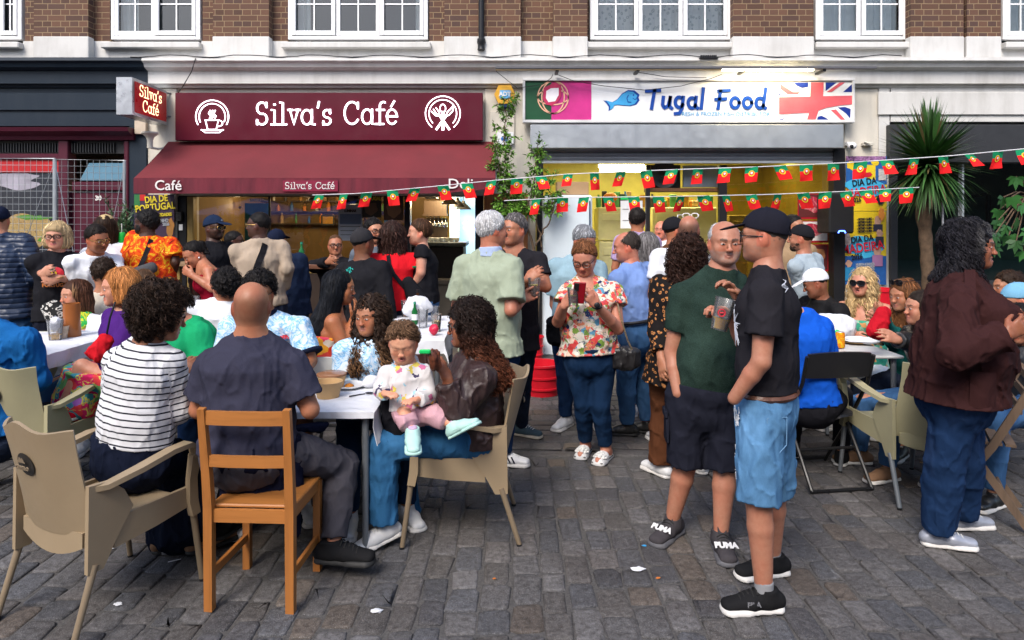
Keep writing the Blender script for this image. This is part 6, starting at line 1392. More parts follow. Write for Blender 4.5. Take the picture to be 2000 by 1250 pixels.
# --- leopard blouse
LEO=pattern('leopard_print_cloth',[(0,(.012,.010,.010)),(.17,(.40,.17,.06)),(.34,(.012,.010,.010))],src='voro',scale=33,warp=.03,dist=0)
person('woman with curly dark hair in leopard print blouse and brown trousers seen from behind',4.38,(1345,498),yaw=165,hyaw=170,pel=(1322,705),skin=OLIVE,fat=1.05,sh=.158,
 J={'eL':(1288,650,0),'wL':(1292,700,-.1),'eR':(1400,650,0)},feet={'L':(1292,928),'R':(1372,920)},hands={'L':dict(curl=.5)},face=dict(fem=True),
 hair=dict(style='long',col=(.030,.014,.010),len=.24,w=.135,d=.085,back=.03,n=1500,sl=.10,sw=.006,curl=.013,cf=90,bump=.008,t=.03,base=.6),top=dict(mat=LEO,sl=1.75,so=.026,hem=.16,fl=.02,o=.022,name='blouse',amp=.007),bot=dict(mat=fabric('rust_brown_trousers',(.10,.038,.018)),len=1.97,fl=.035,o=.014),
 shoes=dict(mat=SHW,smat=RUBW,yawL=-150,yawR=160))
# --- green polo man
CUFFL=fabric('pale_blue_collar',(.36,.44,.62))
pm=person('grey-haired man in pale green polo shirt and blue jeans seen from behind, holding a drink',4.6,(962,448),yaw=148,hyaw=116,pel=(958,672),skin=(.42,.20,.14),fat=1.22,belly=.05,sh=.190,
 J={'sL':(908,520,.06),'sR':(1000,522,-.08),'eR':(998,606,-.18),'wR':(1022,584,.02),'eL':(893,600,.10),'wL':(897,650,.12)},feet={'R':(982,908),'L':(948,880)},
 hands={'R':dict(to=(1042,574,.08),curl=.9,thumb=(0,-.2,1),n=(0,-.8,.2)),'L':None},face=dict(w=1.04),hair=dict(style='short',col=LGR,t=.014,n=1300,sl=.045,sw=.005,line=(.085,.055),base=.8,jit=.25),
 top=dict(mat=fabric('sage_green_pique',(.30,.345,.255),heather=.06),sl=.78,fr=1.35,hem=.06,fl=.03,o=.02,name='polo_shirt',amp=.006,cmat=CUFFL),bot=dict(mat=JD,len=1.96,fl=.012),shoes=dict(mat=SHW,smat=RUBW,yawR=80,yawL=120,lace=LACEW,k=1.05,
 extra=lambda so,base,fd,sd,uu,k,q:[(lambda m_:(m_.bar([base+fd*(.03+.028*j)*k+uu*.030*k+sd*sg*.048*k,base+fd*(.008+.028*j)*k+uu*.070*k+sd*sg*.045*k],.010,.003,fd),m_.build('stripe',T_NAVY,so,world=True)))(MB())for j in range(3)for sg in(-1,1)]))
person('grey-haired man in black t-shirt with arms crossed facing the man in the green polo',5.0,(1003,449),yaw=-18,hyaw=-42,pel=(1002,650),skin=(.40,.20,.13),fat=1.1,belly=.03,sh=.185,
 J={'eL':(1066,560,-.12),'wL':(1018,553,-.26),'eR':(962,560,-.1),'wR':(1030,548,-.27)},feet={'L':(1018,850),'R':(985,845)},hands={'R':dict(to=(1050,530,-.26),curl=.4,thumb=(0,0,1),n=(0,.6,-.4)),'L':dict(to=(1000,552,-.24),curl=.4)},
 face=dict(beard=((.12,.10,.09),.35)),hair=dict(style='short',col=(.12,.11,.11),t=.012,n=700,sl=.03,sw=.005,jit=.5),top=dict(mat=T_CHAR,sl=.6,neck='v',hem=.12),bot=dict(mat=JN,len=1.97,o=.012),shoes=dict(mat=fabric('slate_trainer',(.05,.08,.10)),smat=plain('cream_sole',(.5,.45,.36),.6),yawL=62,lace=LACEW))
# --- the two by the red bucket
person('grey-haired man in pale blue polo shirt looking down beside the woman with the phone',5.55,(1141,470),yaw=25,hyaw=45,hp=30,pel=(1118,640),skin=(.42,.22,.155),fat=1.08,sh=.182,
 J={'sR':(1086,522,.02),'eR':(1083,594,.04),'wR':(1101,642,-.06),'eL':(1170,590,0)},feet={'R':(1105,834),'L':(1166,834)},hands={'R':None},hair=dict(style='short',col=(.26,.27,.29),t=.014,n=900,sl=.04,sw=.005),face=dict(beard=((.3,.28,.27),.3)),
 top=dict(mat=fabric('pale_blue_pique',(.24,.36,.42)),sl=.72,fr=1.25,hem=.1,fl=.02,collar=True,name='polo_shirt',o=.02),bot=dict(mat=JD,len=1.96),shoes=dict(mat=SHW,smat=RUBW,yawR=-35,yawL=10,lace=LACEW))
FLOR=pattern('bright_floral_print',[(0,(.62,.58,.50)),(.28,(.16,.26,.05)),(.42,(.66,.62,.55)),(.5,(.58,.06,.06)),(.66,(.66,.50,.40)),(.78,(.68,.22,.12)),(.88,(.10,.28,.42)),(.95,(.02,.03,.10))],src='cell',scale=30,warp=.05,over=[('voro',16,.06,.26,(.60,.10,.10)),('noise',22,.36,.40,(.03,.05,.12)),('noise',30,.60,.63,(.20,.34,.08))])
def flower(so,base,fd,sd,uu,k,q):
 mb=MB();rr=random.Random(4);c=base+fd*.105*k+uu*.062*k
 for ring,(n,r,h)in enumerate(((9,.038,.0),(8,.028,.012),(6,.016,.022))):
  for j in range(n):t=2*math.pi*j/n+ring*.4;p=c+sd*r*math.cos(t)+fd*r*.9*math.sin(t)+uu*(h-.012*abs(math.cos(t)));vv,ff=dome(p,(.015,.015,.009),8,5);mb.add(vv,ff)
 mb.build('flower',fabric('white_flower_cloth',(.68,.68,.66)),so,True,True)
 mb=MB();mb.obox(base+fd*.065*k+uu*.024*k,(.222*k,.088*k,.006),np.array([fd,sd,uu]).T,bev=.002);mb.build('dark_line',RUB,so,world=True)
w=person('woman with glasses in floral blouse and dark jeans looking at her red phone',4.8,(1141,505),yaw=6,hyaw=-12,hp=26,pel=(1152,684),skin=(.47,.24,.18),fat=1.18,belly=.05,bust=1.0,sh=.160,
 J={'sL':(1198,572,0),'sR':(1112,574,.02),'eL':(1207,642,-.10),'wL':(1165,596,-.28),'eR':(1090,628,-.06),'wR':(1102,598,-.26),'kL':(1172,790,-.02),'kR':(1140,785,.02)},feet={'L':(1183,897),'R':(1143,885)},
 hands={'L':dict(to=(1140,566,-.33),curl=.45,thumb=(.3,0,1),n=(-.5,.6,.4)),'R':dict(to=(1116,575,-.31),curl=.8,thumb=(.2,-.2,1),n=(.8,.5,.1))},face=dict(fem=True,lips=(.38,.10,.09),brow=(.12,.06,.03)),
 hair=dict(style='short',col=(.16,.065,.028),t=.014,n=900,sl=.05,sw=.005,line=(.068,.088),curl=.004),specs=dict(rt=.0028),top=dict(mat=FLOR,sl=.38,fr=1.25,hem=.03,fl=.03,o=.02,neck='v',name='blouse',amp=.007),bot=dict(mat=JI,len=1.93,o=.008,rise=.02,amp=.003),
 shoes=dict(mat=SHW,smat=SHW,open='slide',bare=True,sole=.045,yawR=-20,yawL=-30,k=.92,extra=flower))
mb=MB();mb.tube([w['W']['L']+np.array([.030*math.cos(t),.012*math.sin(t)-.006,.026*math.sin(t)*.8])for t in np.linspace(0,6.28,14)],.008,6);vv,ff=dome(w['W']['L']+np.array([.0,-.036,.004]),(.020,.008,.020),14,6);mb.add(vv,ff);mb.build('watch',BLACK,w['root'],True,True)
# --- blue shirt, balding, and those behind
BSH=pattern('blue_pinstripe_shirt',[(0,(.10,.17,.40)),(.5,(.16,.25,.50))],src='noise',scale=5,interp='LINEAR',stretch=(1,1,.3),wr=1.0)
person('balding man in blue pinstripe shirt tucked into jeans, in profile beside the floral blouse woman',5.3,(1223,482),yaw=-128,hyaw=-88,hp=10,pel=(1248,640),skin=(.44,.20,.145),fat=1.16,belly=.03,sh=.180,
 J={'eL':(1228,588,-.12),'wL':(1200,610,.05),'eR':(1255,590,.2)},feet={'L':(1225,850),'R':(1262,845)},hands={'L':None},face=dict(nose=1.1),hair=dict(style='ring',col=(.055,.042,.035),t=.010,n=500,sl=.03,sw=.005,top=.060),
 top=dict(mat=BSH,sl=1.9,hem=-.05,tuck=True,fl=0,o=.020,collar=True,amp=.007,so=.024),bot=dict(mat=JB,len=1.96,o=.016,belt=BLACK),shoes=dict(mat=SHB,smat=RUB,yawL=-95,yawR=-110))
person('dark-haired man in lavender polo shirt seen from behind at the fish shop counter',7.0,(1245,429),yaw=172,skin=TAN,hair=dict(style='short',col=(.022,.017,.015),t=.014,n=500,sl=.03,sw=.006),top=dict(mat=fabric('lavender_pique',(.36,.27,.44)),sl=.7,collar=True,name='polo_shirt'),bot=dict(mat=JN,len=1.95),shoes=dict(mat=SHB))
person('woman with long grey hair seen from behind the man in the blue pinstripe shirt',5.95,(1266,482),yaw=165,skin=PALE,sh=.155,face=dict(fem=True),hair=dict(style='long',col=(.16,.15,.15),len=.24,w=.12,d=.07,n=900,sl=.13,sw=.006,t=.02),top=dict(mat=T_NAVY,sl=2),bot=dict(mat=JL,len=1.95),shoes=dict(mat=SHW))
person('bald pink-faced man deep inside the yellow lit fish shop',8.75,(1291,449),yaw=-15,skin=(.55,.25,.19),face=dict(w=1.05),top=dict(mat=T_WHT,sl=.6),bot=dict(mat=JN,len=1.95),shoes=dict(mat=SHB))
person('man in dark cap and brown jacket turned away in front of the fish shop',6.3,(1318,451),yaw=160,hyaw=115,skin=TAN,hair=dict(style='short',col=DBR,t=.004,n=100,sl=.02),cap=dict(mat=T_BLK),top=dict(mat=fabric('brown_jacket_cloth',(.10,.045,.022)),sl=2,collar=True,name='jacket'),bot=dict(mat=JN,len=1.95),shoes=dict(mat=SHB))
person('balding man in white t-shirt with white sunglasses pushed up on his cropped head',5.2,(1346,450),yaw=-165,hyaw=170,skin=(.40,.20,.14),sh=.18,pel=(1318,640),face=dict(scalp=((.06,.04,.03),.75)),specs=dict(on=1,mat=SHW,rt=.004),top=dict(mat=T_WHT,sl=.6),bot=dict(mat=JL,len=1.95),shoes=dict(mat=SHW),
 J={'neck':(1335,490,0)})
person('bearded man in pale grey t-shirt and dark cap in profile near the meat posters',6.2,(1563,466),yaw=-118,hyaw=-95,pel=(1585,600),skin=(.36,.18,.12),fat=1.1,sh=.18,J={'eL':(1565,535,-.08),'wL':(1550,575,.08)},face=dict(beard=((.035,.025,.02),.8),shape_beard=(.035,.022,.016),bt=.003),hair=dict(style='short',col=DBR,t=.004,n=200,sl=.02),cap=dict(mat=T_BLK),top=dict(mat=T_GRY,sl=.6),bot=dict(mat=JB,len=1.95),shoes=dict(mat=SHW))
person('dark-haired man in tan shirt half hidden behind the black cap man',6.9,(1551,443),yaw=20,hyaw=60,pel=(1540,590),skin=OLIVE,hair=dict(style='short',col=BLK,t=.012,n=300,sl=.03),top=dict(mat=fabric('tan_shirt_cloth',(.28,.19,.11)),sl=.6),bot=dict(mat=JN,len=1.95),shoes=dict(mat=SHB))
# --- right hand table
WCAP=fabric('white_cap_mesh',(.66,.67,.70),heather=.03)
person('man in white cap and black jacket sitting bent over the right hand table',5.8,(1592,554),yaw=-45,hyaw=-82,hp=20,sit=True,pel=(1622,700,.1),skin=(.22,.10,.06),hair=dict(style='short',col=BLK,t=.003,n=80,sl=.01),cap=dict(mat=WCAP),top=dict(mat=fabric('black_bomber_cloth',(.012,.012,.013),rough=.6),sl=1.95,so=.03,o=.03,collar=True,name='jacket',hem=.03),bot=dict(mat=JN,len=1.9),shoes=dict(mat=SHB),hands={'L':None,'R':None})
person('person in royal blue t-shirt sitting on the black folding chair with their back turned',4.45,(1512,578),yaw=172,sit=True,pel=(1583,782),skin=FAIR,fat=.98,sh=.160,J={'neck':(1562,612,0),'sR':(1606,640,.0),'eR':(1617,722,.0),'wR':(1608,762,.16),'eL':(1530,700,0)},hands={'L':None,'R':None},hair=dict(style='short',col=BRN,t=.01,n=200,sl=.03),
 top=dict(mat=fabric('royal_blue_jersey',(.008,.085,.50),heather=.06),sl=.66,fr=1.2,hem=.02,o=.018),bot=dict(mat=fabric('black_leggings',(.014,.014,.018)),len=1.95),shoes=dict(mat=MESHB))
GFL=pattern('green_leaf_print',[(0,(.05,.33,.22)),(.45,(.30,.50,.36)),(.62,(.62,.30,.12)),(.75,(.05,.38,.26))],src='cell',scale=22,warp=.06)
r_=person('blonde woman in large sunglasses and green floral top sitting behind the right hand table',5.8,(1684,552),yaw=-12,hyaw=-25,sit=True,pel=(1690,720,.05),skin=(.50,.27,.20),bust=1.0,sh=.165,face=dict(fem=True,open=.8,lips=(.40,.12,.10)),specs=dict(sun=1,size=(.030,.023),rt=.004),
 hair=dict(style='long',col=BLD,len=.28,w=.12,d=.06,back=.02,front=(-1,1),fl=.12,fr=.036,n=1300,sl=.12,sw=.007,curl=.010,cf=50,bump=.006,t=.018,base=.7),top=dict(mat=GFL,sl=.55,neck='strapless',hem=.02),bot=dict(mat=T_WHT,len=1.3),shoes=dict(mat=SHW),J={'eR':(1655,640,-.1),'wR':(1672,655,-.3),'eL':(1728,640,-.05),'wL':(1712,625,-.2)})
person('auburn-haired woman in teal top with sunglasses on her head at the right hand table',5.2,(1764,577),yaw=-30,hyaw=-45,hp=8,sit=True,pel=(1785,740,.05),skin=OLIVE,bust=1.0,sh=.16,face=dict(fem=True,lips=(.36,.12,.10)),specs=dict(on=1,sun=2,size=(.028,.02)),hair=dict(style='long',col=(.16,.062,.022),len=.26,w=.12,d=.07,front=(-1,),fr=.03,n=1100,sl=.12,sw=.006,curl=.005,cf=40,t=.016),top=dict(mat=fabric('dark_teal_knit',(.008,.07,.065)),sl=2,hem=.02,neck='scoop'),bot=dict(mat=JN,len=1.9),shoes=dict(mat=SHB),hands={'L':None},J={'eR':(1735,660,-.1),'wR':(1722,620,-.28)})
t_=person('young dark-haired woman in black jacket reaching for the beer cup on the right hand table',4.6,(1798,602),yaw=-55,hyaw=-62,sit=True,pel=(1830,780,.05),skin=(.44,.24,.17),sh=.155,face=dict(fem=True,lips=(.38,.16,.13)),hair=dict(style='long',col=(.028,.018,.013),len=.26,w=.11,d=.06,n=700,sl=.13,sw=.005,t=.012),top=dict(mat=leather('black_jacket_leather',(.014,.014,.015)),sl=1.95,so=.024,hem=.02,name='jacket'),bot=dict(mat=JB,len=1.95),shoes=dict(mat=plain('tan_suede',(.2,.11,.06),.8)),
 J={'eR':(1785,668,.05),'wR':(1752,664,-.08),'eL':(1815,700,-.15)},hands={'R':dict(to=(1722,652,-.12),curl=.35,thumb=(0,-.3,1),n=(-.4,.8,-.3)),'L':None})
# --- big brown jacket
BJ=fabric('dark_brown_cotton',(.036,.014,.014),heather=.12,wr=1.0)
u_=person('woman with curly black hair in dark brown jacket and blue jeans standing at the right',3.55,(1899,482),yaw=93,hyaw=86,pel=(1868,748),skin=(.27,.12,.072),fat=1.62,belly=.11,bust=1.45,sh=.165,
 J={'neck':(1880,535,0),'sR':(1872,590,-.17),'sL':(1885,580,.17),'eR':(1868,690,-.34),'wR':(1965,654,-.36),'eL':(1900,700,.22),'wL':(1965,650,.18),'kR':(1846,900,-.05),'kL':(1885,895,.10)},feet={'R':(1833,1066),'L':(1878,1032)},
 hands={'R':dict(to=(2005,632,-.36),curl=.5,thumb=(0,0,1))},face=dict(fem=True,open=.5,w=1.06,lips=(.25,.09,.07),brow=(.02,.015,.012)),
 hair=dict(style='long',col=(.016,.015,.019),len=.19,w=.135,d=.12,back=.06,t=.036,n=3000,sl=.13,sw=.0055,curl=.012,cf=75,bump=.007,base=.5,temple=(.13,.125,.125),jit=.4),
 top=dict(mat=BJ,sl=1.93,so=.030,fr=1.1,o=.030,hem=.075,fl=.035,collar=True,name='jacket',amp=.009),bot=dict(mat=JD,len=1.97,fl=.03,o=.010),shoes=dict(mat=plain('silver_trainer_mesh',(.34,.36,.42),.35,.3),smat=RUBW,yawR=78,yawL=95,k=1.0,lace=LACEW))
mb=MB();c=u_['S']['R']+np.array([0,-.07,.03]);
mb.grid(lambda a,b:u_['Nb']*(1-a)+u_['S']['R']*a+np.array([(b-.5)*.055,-.03*a-.055,.062-.045*a*a]),8,3,.006);mb.build('epaulette',BJ,u_['root'],True,True)
mb=MB();
for k,(g0,t0)in enumerate(((-62,.02),)):
 mb.grid(lambda a,b:torso_pt(u_,-50-30*a,.20-.30*b,.055+.004*math.sin(a*3.1)),8,8,.008)
mb.build('patch_pocket',BJ,u_['root'],True,True)
person('man in light blue cap and navy shirt sitting in profile at the far right edge',4.8,(1988,588),yaw=-60,hyaw=-78,hp=15,sit=True,skin=FAIR,hair=dict(style='short',col=BRN,t=.005,n=150,sl=.02),cap=dict(mat=fabric('sky_blue_cap_cotton',(.16,.36,.52))),top=dict(mat=fabric('navy_shirt_cloth',(.012,.03,.09)),sl=.7),bot=dict(mat=JD,len=1.95),shoes=dict(mat=SHW))
person('dark-haired person in pale blue top behind the light blue cap at the right edge',5.5,(1966,562),yaw=-40,hyaw=-60,sit=True,skin=OLIVE,hair=dict(style='short',col=DBR,t=.03,n=500,sl=.04,curl=.006,bump=.005),top=dict(mat=fabric('sky_blue_jersey',(.16,.34,.5)),sl=.6),bot=dict(mat=JD,len=1.95),shoes=dict(mat=SHW))
person('dark-haired woman in black leather jacket low at the far right edge behind the brown jacket',4.25,(1993,632),yaw=-40,hyaw=-30,hp=20,sit=True,pel=(2010,780,.05),skin=FAIR,sh=.155,face=dict(fem=True),hair=dict(style='short',col=BLK,t=.012,n=300,sl=.05),top=dict(mat=MC['black_jacket_leather'],sl=1.95,so=.025,name='jacket',hem=.03),bot=dict(mat=JB,len=1.95),shoes=dict(mat=SHB))
# --- back row, from the left
PUFF=NT('navy_quilted_nylon');_s=PUFF.new('ShaderNodeSeparateXYZ');PUFF.l.new(PUFF.coord(),_s.inputs[0]);_q=PUFF.math('ABSOLUTE',PUFF.math('SINE',PUFF.math('MULTIPLY',_s.outputs[2],70)))
PUFFM=PUFF.done((.010,.022,.055),.42,0,PUFF.bump(PUFF.noise(40,2),.3,.005,PUFF.bump(PUFF.math('POWER',_q,.5),.6,.012)))
person('man in navy quilted jacket and cap cut off by the left edge',6.2,(-2,430),yaw=160,hyaw=170,pel=(18,618),skin=FAIR,fat=1.15,sh=.185,J={'eR':(72,538,.0),'wR':(58,560,.2)},hands={'R':None},hair=dict(style='short',col=BRN,t=.004,n=80,sl=.02),cap=dict(mat=T_NAVY),top=dict(mat=PUFFM,sl=2,so=.035,o=.035,collar=True,name='jacket',hem=.03),bot=dict(mat=JB,len=1.95),shoes=dict(mat=SHB))
REDC=plain('red_emblem_print',(.60,.03,.05),.7);GRNC=plain('green_emblem_print',(.02,.22,.14),.7);YELC=plain('yellow_emblem_print',(.65,.45,.03),.7);ORGC=plain('orange_print_ink',(.45,.14,.03),.7)
bw=person('blonde woman with black glasses in black Portugal t-shirt standing near the mesh fence',6.0,(110,461),yaw=12,hyaw=-18,hp=4,pel=(112,608),skin=(.52,.30,.225),sh=.165,bust=.9,fat=1.05,J={'eR':(76,528,.02),'wR':(84,536,-.22),'eL':(147,548,0),'wL':(117,543,-.2)},hands={'L':dict(to=(92,551,-.24),curl=.5,thumb=(0,0,1)),'R':dict(to=(98,528,-.28),curl=.6,thumb=(0,0,1))},
 face=dict(fem=True,lips=(.45,.12,.12),brow=(.25,.16,.08)),specs=dict(rt=.0035,size=(.027,.018)),hair=dict(style='bob',col=(.50,.36,.19),len=.075,w=.098,d=.075,t=.022,n=900,sl=.10,sw=.006,fringe=True,base=.7),top=dict(mat=T_BLK,sl=.7,fr=1.2,hem=.08),bot=dict(mat=fabric('dark_skirt_cloth',(.012,.014,.025)),kind='skirt',drop=.75),shoes=dict(mat=SHB))
def chest_disc(pp,name,mat,ang,t,r,o,par=None,sq=1.0,x0=-1,x1=1):
 mb=MB();pts=[(max(x0,min(x1,math.cos(q)))*r,math.sin(q)*r*sq)for q in np.linspace(0,2*math.pi,22,endpoint=False)]
 V=[torso_pt(pp,ang+math.degrees(a_/.16),t+b2/.5,o)for a_,b2 in[(0.5*(x0+x1)*r if abs(x0+x1)>.1 else 0,0)]+pts];mb.add(V,[(0,i+1,(i+1)%22+1)for i in range(22)]);return mb.build(name,mat,pp['root'],world=True)
chest_disc(bw,'emblem_print',GRNC,-14,.66,.052,.045,x1=.1);chest_disc(bw,'emblem_print',REDC,-14,.66,.055,.044,x0=.0);chest_disc(bw,'emblem_print',YELC,-16,.66,.022,.050)
mb=MB();rb_=MB()
text_mesh('lettering','PORTUGAL',.042,ORGC,bw['root'],torso_pt(bw,-8,.46,.055)-root_loc(bw['root'])+np.array([0,-.02,0]),rz=math.radians(8),bold=.002)
mb=MB();mb.tube([bw['W']['L']+np.array([.026*math.cos(t),.026*math.sin(t),.006*math.cos(t)])for t in np.linspace(0,6.28,12)],.006,5);mb.build('watch',METALG,bw['root'],True,True)
person('smiling tanned man with thin glasses in white t-shirt leaning forward at the left',5.9,(190,466),yaw=18,hyaw=32,hp=16,hr=-8,pel=(170,600,.15),skin=(.33,.15,.085),fat=1.05,sh=.168,J={'eR':(152,545,.05),'wR':(158,590,.1),'eL':(232,550,0)},hands={'R':None},hair=dict(style='short',col=(.018,.013,.011),t=.012,n=600,sl=.05,sw=.005),specs=dict(mat=METALG,rt=.002),face=dict(brow=(.02,.015,.012),open=.35),top=dict(mat=T_WHT,sl=.62,fr=1.15),bot=dict(mat=JD,len=1.95),shoes=dict(mat=SHW))
person('dark long-haired person in white t-shirt and straw sun hat behind the smiling man',6.4,(207,446),yaw=170,pel=(228,600),skin=OLIVE,sh=.165,face=dict(fem=True),hair=dict(style='long',col=DBR,len=.18,w=.11,d=.06,n=500,sl=.1,t=.015),cap=dict(mat=plain('straw',(.45,.33,.16),.8)),top=dict(mat=T_WHT,sl=.6),bot=dict(mat=JB,len=1.95),shoes=dict(mat=SHW))
HAW=pattern('orange_hawaiian_print',[(0,(.05,.01,.005)),(.34,(.50,.03,.01)),(.45,(.68,.09,.01)),(.54,(.75,.38,.02)),(.60,(.62,.05,.01)),(.68,(.75,.50,.05))],src='noise',scale=13,detail=4,dist=1.2)
hw=person('bearded man in orange and yellow Hawaiian shirt seen from behind, holding a green can',6.3,(285,436),yaw=178,hyaw=-128,pel=(300,568),skin=DARK,fat=1.2,sh=.19,J={'sL':(263,466,0),'eL':(255,508,.02),'wL':(243,486,.16),'eR':(342,512,.02),'wR':(336,545,.12)},hands={'L':dict(to=(243,470,.18),curl=.7,thumb=(0,0,1))},hair=dict(style='short',col=BLK,t=.022,n=500,sl=.03,curl=.006,bump=.004),face=dict(beard=(BLK,.9),shape_beard=BLK,bt=.010),
 top=dict(mat=HAW,sl=.72,fr=1.35,hem=.06,fl=.03,o=.022,collar=True,name='hawaiian_shirt'),bot=dict(mat=fabric('bright_green_trousers',(.01,.16,.05)),len=1.95),shoes=dict(mat=SHW))
strap(hw,'bag_strap',T_CHAR,[torso_pt(hw,g_,t,.036)for g_,t in((-160,1.0),(180,.82),(168,.62),(150,.40),(130,.25))],.04)
f=Field();c=torso_pt(hw,150,.28,.07);f.ell(c+hw['L']*.10+hw['U']*.0,c-hw['L']*.14+hw['U']*.09,hw['U'],.085,.05,.05,.04,.03);f.solve(.011);V,Fc=f.mesh();tag(mkobj('crossbody_bag',V,Fc,fabric('grey_bag_canvas',(.07,.07,.075)),None,True),'grey crossbody bag hanging on the back of the Hawaiian shirt man','bag')
rv=person('woman with black ponytail in dark red vest top bending over the table',6.3,(379,496),yaw=-82,hyaw=-78,hp=32,pel=(432,605,.05),skin=(.40,.195,.125),sh=.150,bust=.9,J={'neck':(397,517,0),'sL':(407,530,-.12),'eL':(414,562,-.20),'wL':(376,538,-.20),'sR':(402,528,.14)},face=dict(fem=True),hair=dict(style='tail',col=BLK,n=500,sl=.06,sw=.004,at=(0,-.105,.045),bun=.035,end=(432,575,-.05),tr=.03),top=dict(mat=fabric('crimson_ribbed_cotton',(.24,.006,.022)),sl=0,neck='vest',hem=.02,o=.006,name='vest_top',amp=.002),bot=dict(mat=JL,len=1.95),shoes=dict(mat=SHW),hands={'L':dict(curl=.9)})
mb=MB();vv,ff=dome(rv['hl'](.083,-.005,-.042),(.008,.008,.009),8,6);mb.add(vv,ff);vv,ff=dome(rv['hl'](-.083,-.005,-.042),(.008,.008,.009),8,6);mb.add(vv,ff);mb.build('pearl_earrings',CUPW,rv['root'],True,True)
person('man in navy cap, gold sunglasses and black t-shirt standing by the café window',6.8,(419,445),yaw=40,hyaw=48,pel=(425,570),skin=DARK,fat=1.15,sh=.19,specs=dict(sun=1,mat=METALG,rt=.003),face=dict(beard=(BLK,.7)),cap=dict(mat=fabric('navy_cap_cotton',(.012,.022,.05)),badge=(SILV,.0,.09,.075,.01)),top=dict(mat=T_BLK,sl=.62),bot=dict(mat=JN,len=1.95),shoes=dict(mat=SHB))
bs=person('man in beige sweater with a black strap across his back, by the café window',6.2,(504,440),yaw=178,hyaw=-112,pel=(516,592),skin=DARK,fat=1.12,sh=.188,J={'eL':(472,522,.0),'wL':(478,566,.1),'eR':(560,524,.0),'wR':(552,566,.1)},hands={'L':None,'R':None},specs=dict(mat=METALG,rt=.0022),hair=dict(style='short',col=BLK,t=.008,n=250,sl=.01,bump=.002),top=dict(mat=fabric('beige_sweater_knit',(.36,.285,.215),weave=300),sl=1.9,so=.024,hem=.03,o=.022,fl=.0,collar=True,name='sweater',amp=.006),bot=dict(mat=JN,len=1.95,o=.014),shoes=dict(mat=SHB))
strap(bs,'shoulder_strap',T_BLK,[torso_pt(bs,g_,t,.040)for g_,t in((-155,.97),(-170,.85),(178,.70),(166,.52),(154,.36),(140,.20))],.055)
person('man in navy jacket and cap half hidden behind the beige sweater man',6.9,(541,472),yaw=-165,hyaw=150,pel=(562,600),skin=MID,fat=1.2,sh=.19,hair=dict(style='short',col=BLK,t=.004,n=100,sl=.01),cap=dict(mat=T_NAVY),top=dict(mat=fabric('navy_jacket_cloth',(.012,.02,.045)),sl=2,so=.028,o=.028,name='jacket'),bot=dict(mat=JN,len=1.95),shoes=dict(mat=SHB))
person('dark-haired man in dark jacket in the shadow between the café window men',7.5,(459,472),yaw=70,hyaw=80,pel=(455,590),skin=DARK,hair=dict(style='short',col=BLK,t=.008,n=100,sl=.01),top=dict(mat=T_BLK,sl=2,name='jacket'),bot=dict(mat=JN,len=1.95),shoes=dict(mat=SHB))
person('older man with glasses in black jacket leaning on the tall café table',7.7,(655,479),yaw=-6,hyaw=4,pel=(658,585),skin=(.36,.18,.115),fat=1.1,sh=.185,J={'eR':(612,520,-.1),'wR':(640,512,-.28),'eL':(700,525,0)},feet={'L':(668,660),'R':(645,660)},specs=dict(rt=.0035),hair=dict(style='short',col=(.14,.07,.04),t=.004,n=250,sl=.015),top=dict(mat=T_BLK,sl=1.95,so=.026,name='jacket'),bot=dict(mat=JN,len=1.95),shoes=dict(mat=SHB))
bc=person('man in black cap and black long-sleeved top with turquoise print seen from behind',5.8,(709,475),yaw=150,hyaw=135,pel=(716,620),skin=(.17,.08,.045),fat=1.05,sh=.18,face=dict(beard=((.2,.2,.2),.3)),hair=dict(style='short',col=BLK,t=.003,n=80,sl=.01),cap=dict(mat=fabric('faded_black_cap',(.028,.027,.03)),back=False),top=dict(mat=fabric('black_sweat_cloth',(.014,.014,.017)),sl=2,so=.024,hem=.05),bot=dict(mat=JN,len=1.95),shoes=dict(mat=SHB))
TQ=plain('turquoise_shirt_print',(.02,.42,.36),.7);mb=MB();rr=random.Random(2)
for k in range(16):p=onbody(bc,150+rr.uniform(-14,14),.86+rr.uniform(-.05,.05),.030);mb.tube([p,p+bc['L']*rr.uniform(-.02,.02)+bc['U']*rr.uniform(-.02,.02)],.004,4)
mb.build('shirt_print',TQ,bc['root'],world=True)
person('curly-haired bearded man with glasses and grey shirt behind the woman in red',6.6,(731,452),yaw=-10,hyaw=25,skin=FAIR,hair=dict(style='short',col=BLK,t=.022,n=500,sl=.03,curl=.007,bump=.006),face=dict(beard=(BLK,.5)),specs=dict(rt=.003),top=dict(mat=fabric('grey_blue_jersey',(.10,.12,.15)),sl=.6),bot=dict(mat=JD,len=1.95),shoes=dict(mat=SHB))
rs_=person('woman with long wavy brown hair in red football shirt seen from behind',6.0,(767,460),yaw=176,pel=(767,592),skin=PALE,fat=1.12,sh=.17,J={'eR':(808,528,.0),'wR':(803,562,.1),'eL':(724,530,0),'wL':(728,570,0)},face=dict(fem=True),hair=dict(style='long',col=(.038,.018,.014),len=.27,w=.13,d=.06,back=.03,n=1100,sl=.12,sw=.006,curl=.008,cf=55,t=.022),top=dict(mat=T_RED,sl=.72,fr=1.25,hem=.05,cuff=fabric('green_cuff',(.01,.14,.06)),o=.018),bot=dict(mat=JN,len=1.95),shoes=dict(mat=SHW))
strap(rs_,'bag_strap',T_BLK,[torso_pt(rs_,g_,t,.036)for g_,t in((165,.98),(175,.80),(-175,.62),(-158,.45),(-140,.3))],.035)
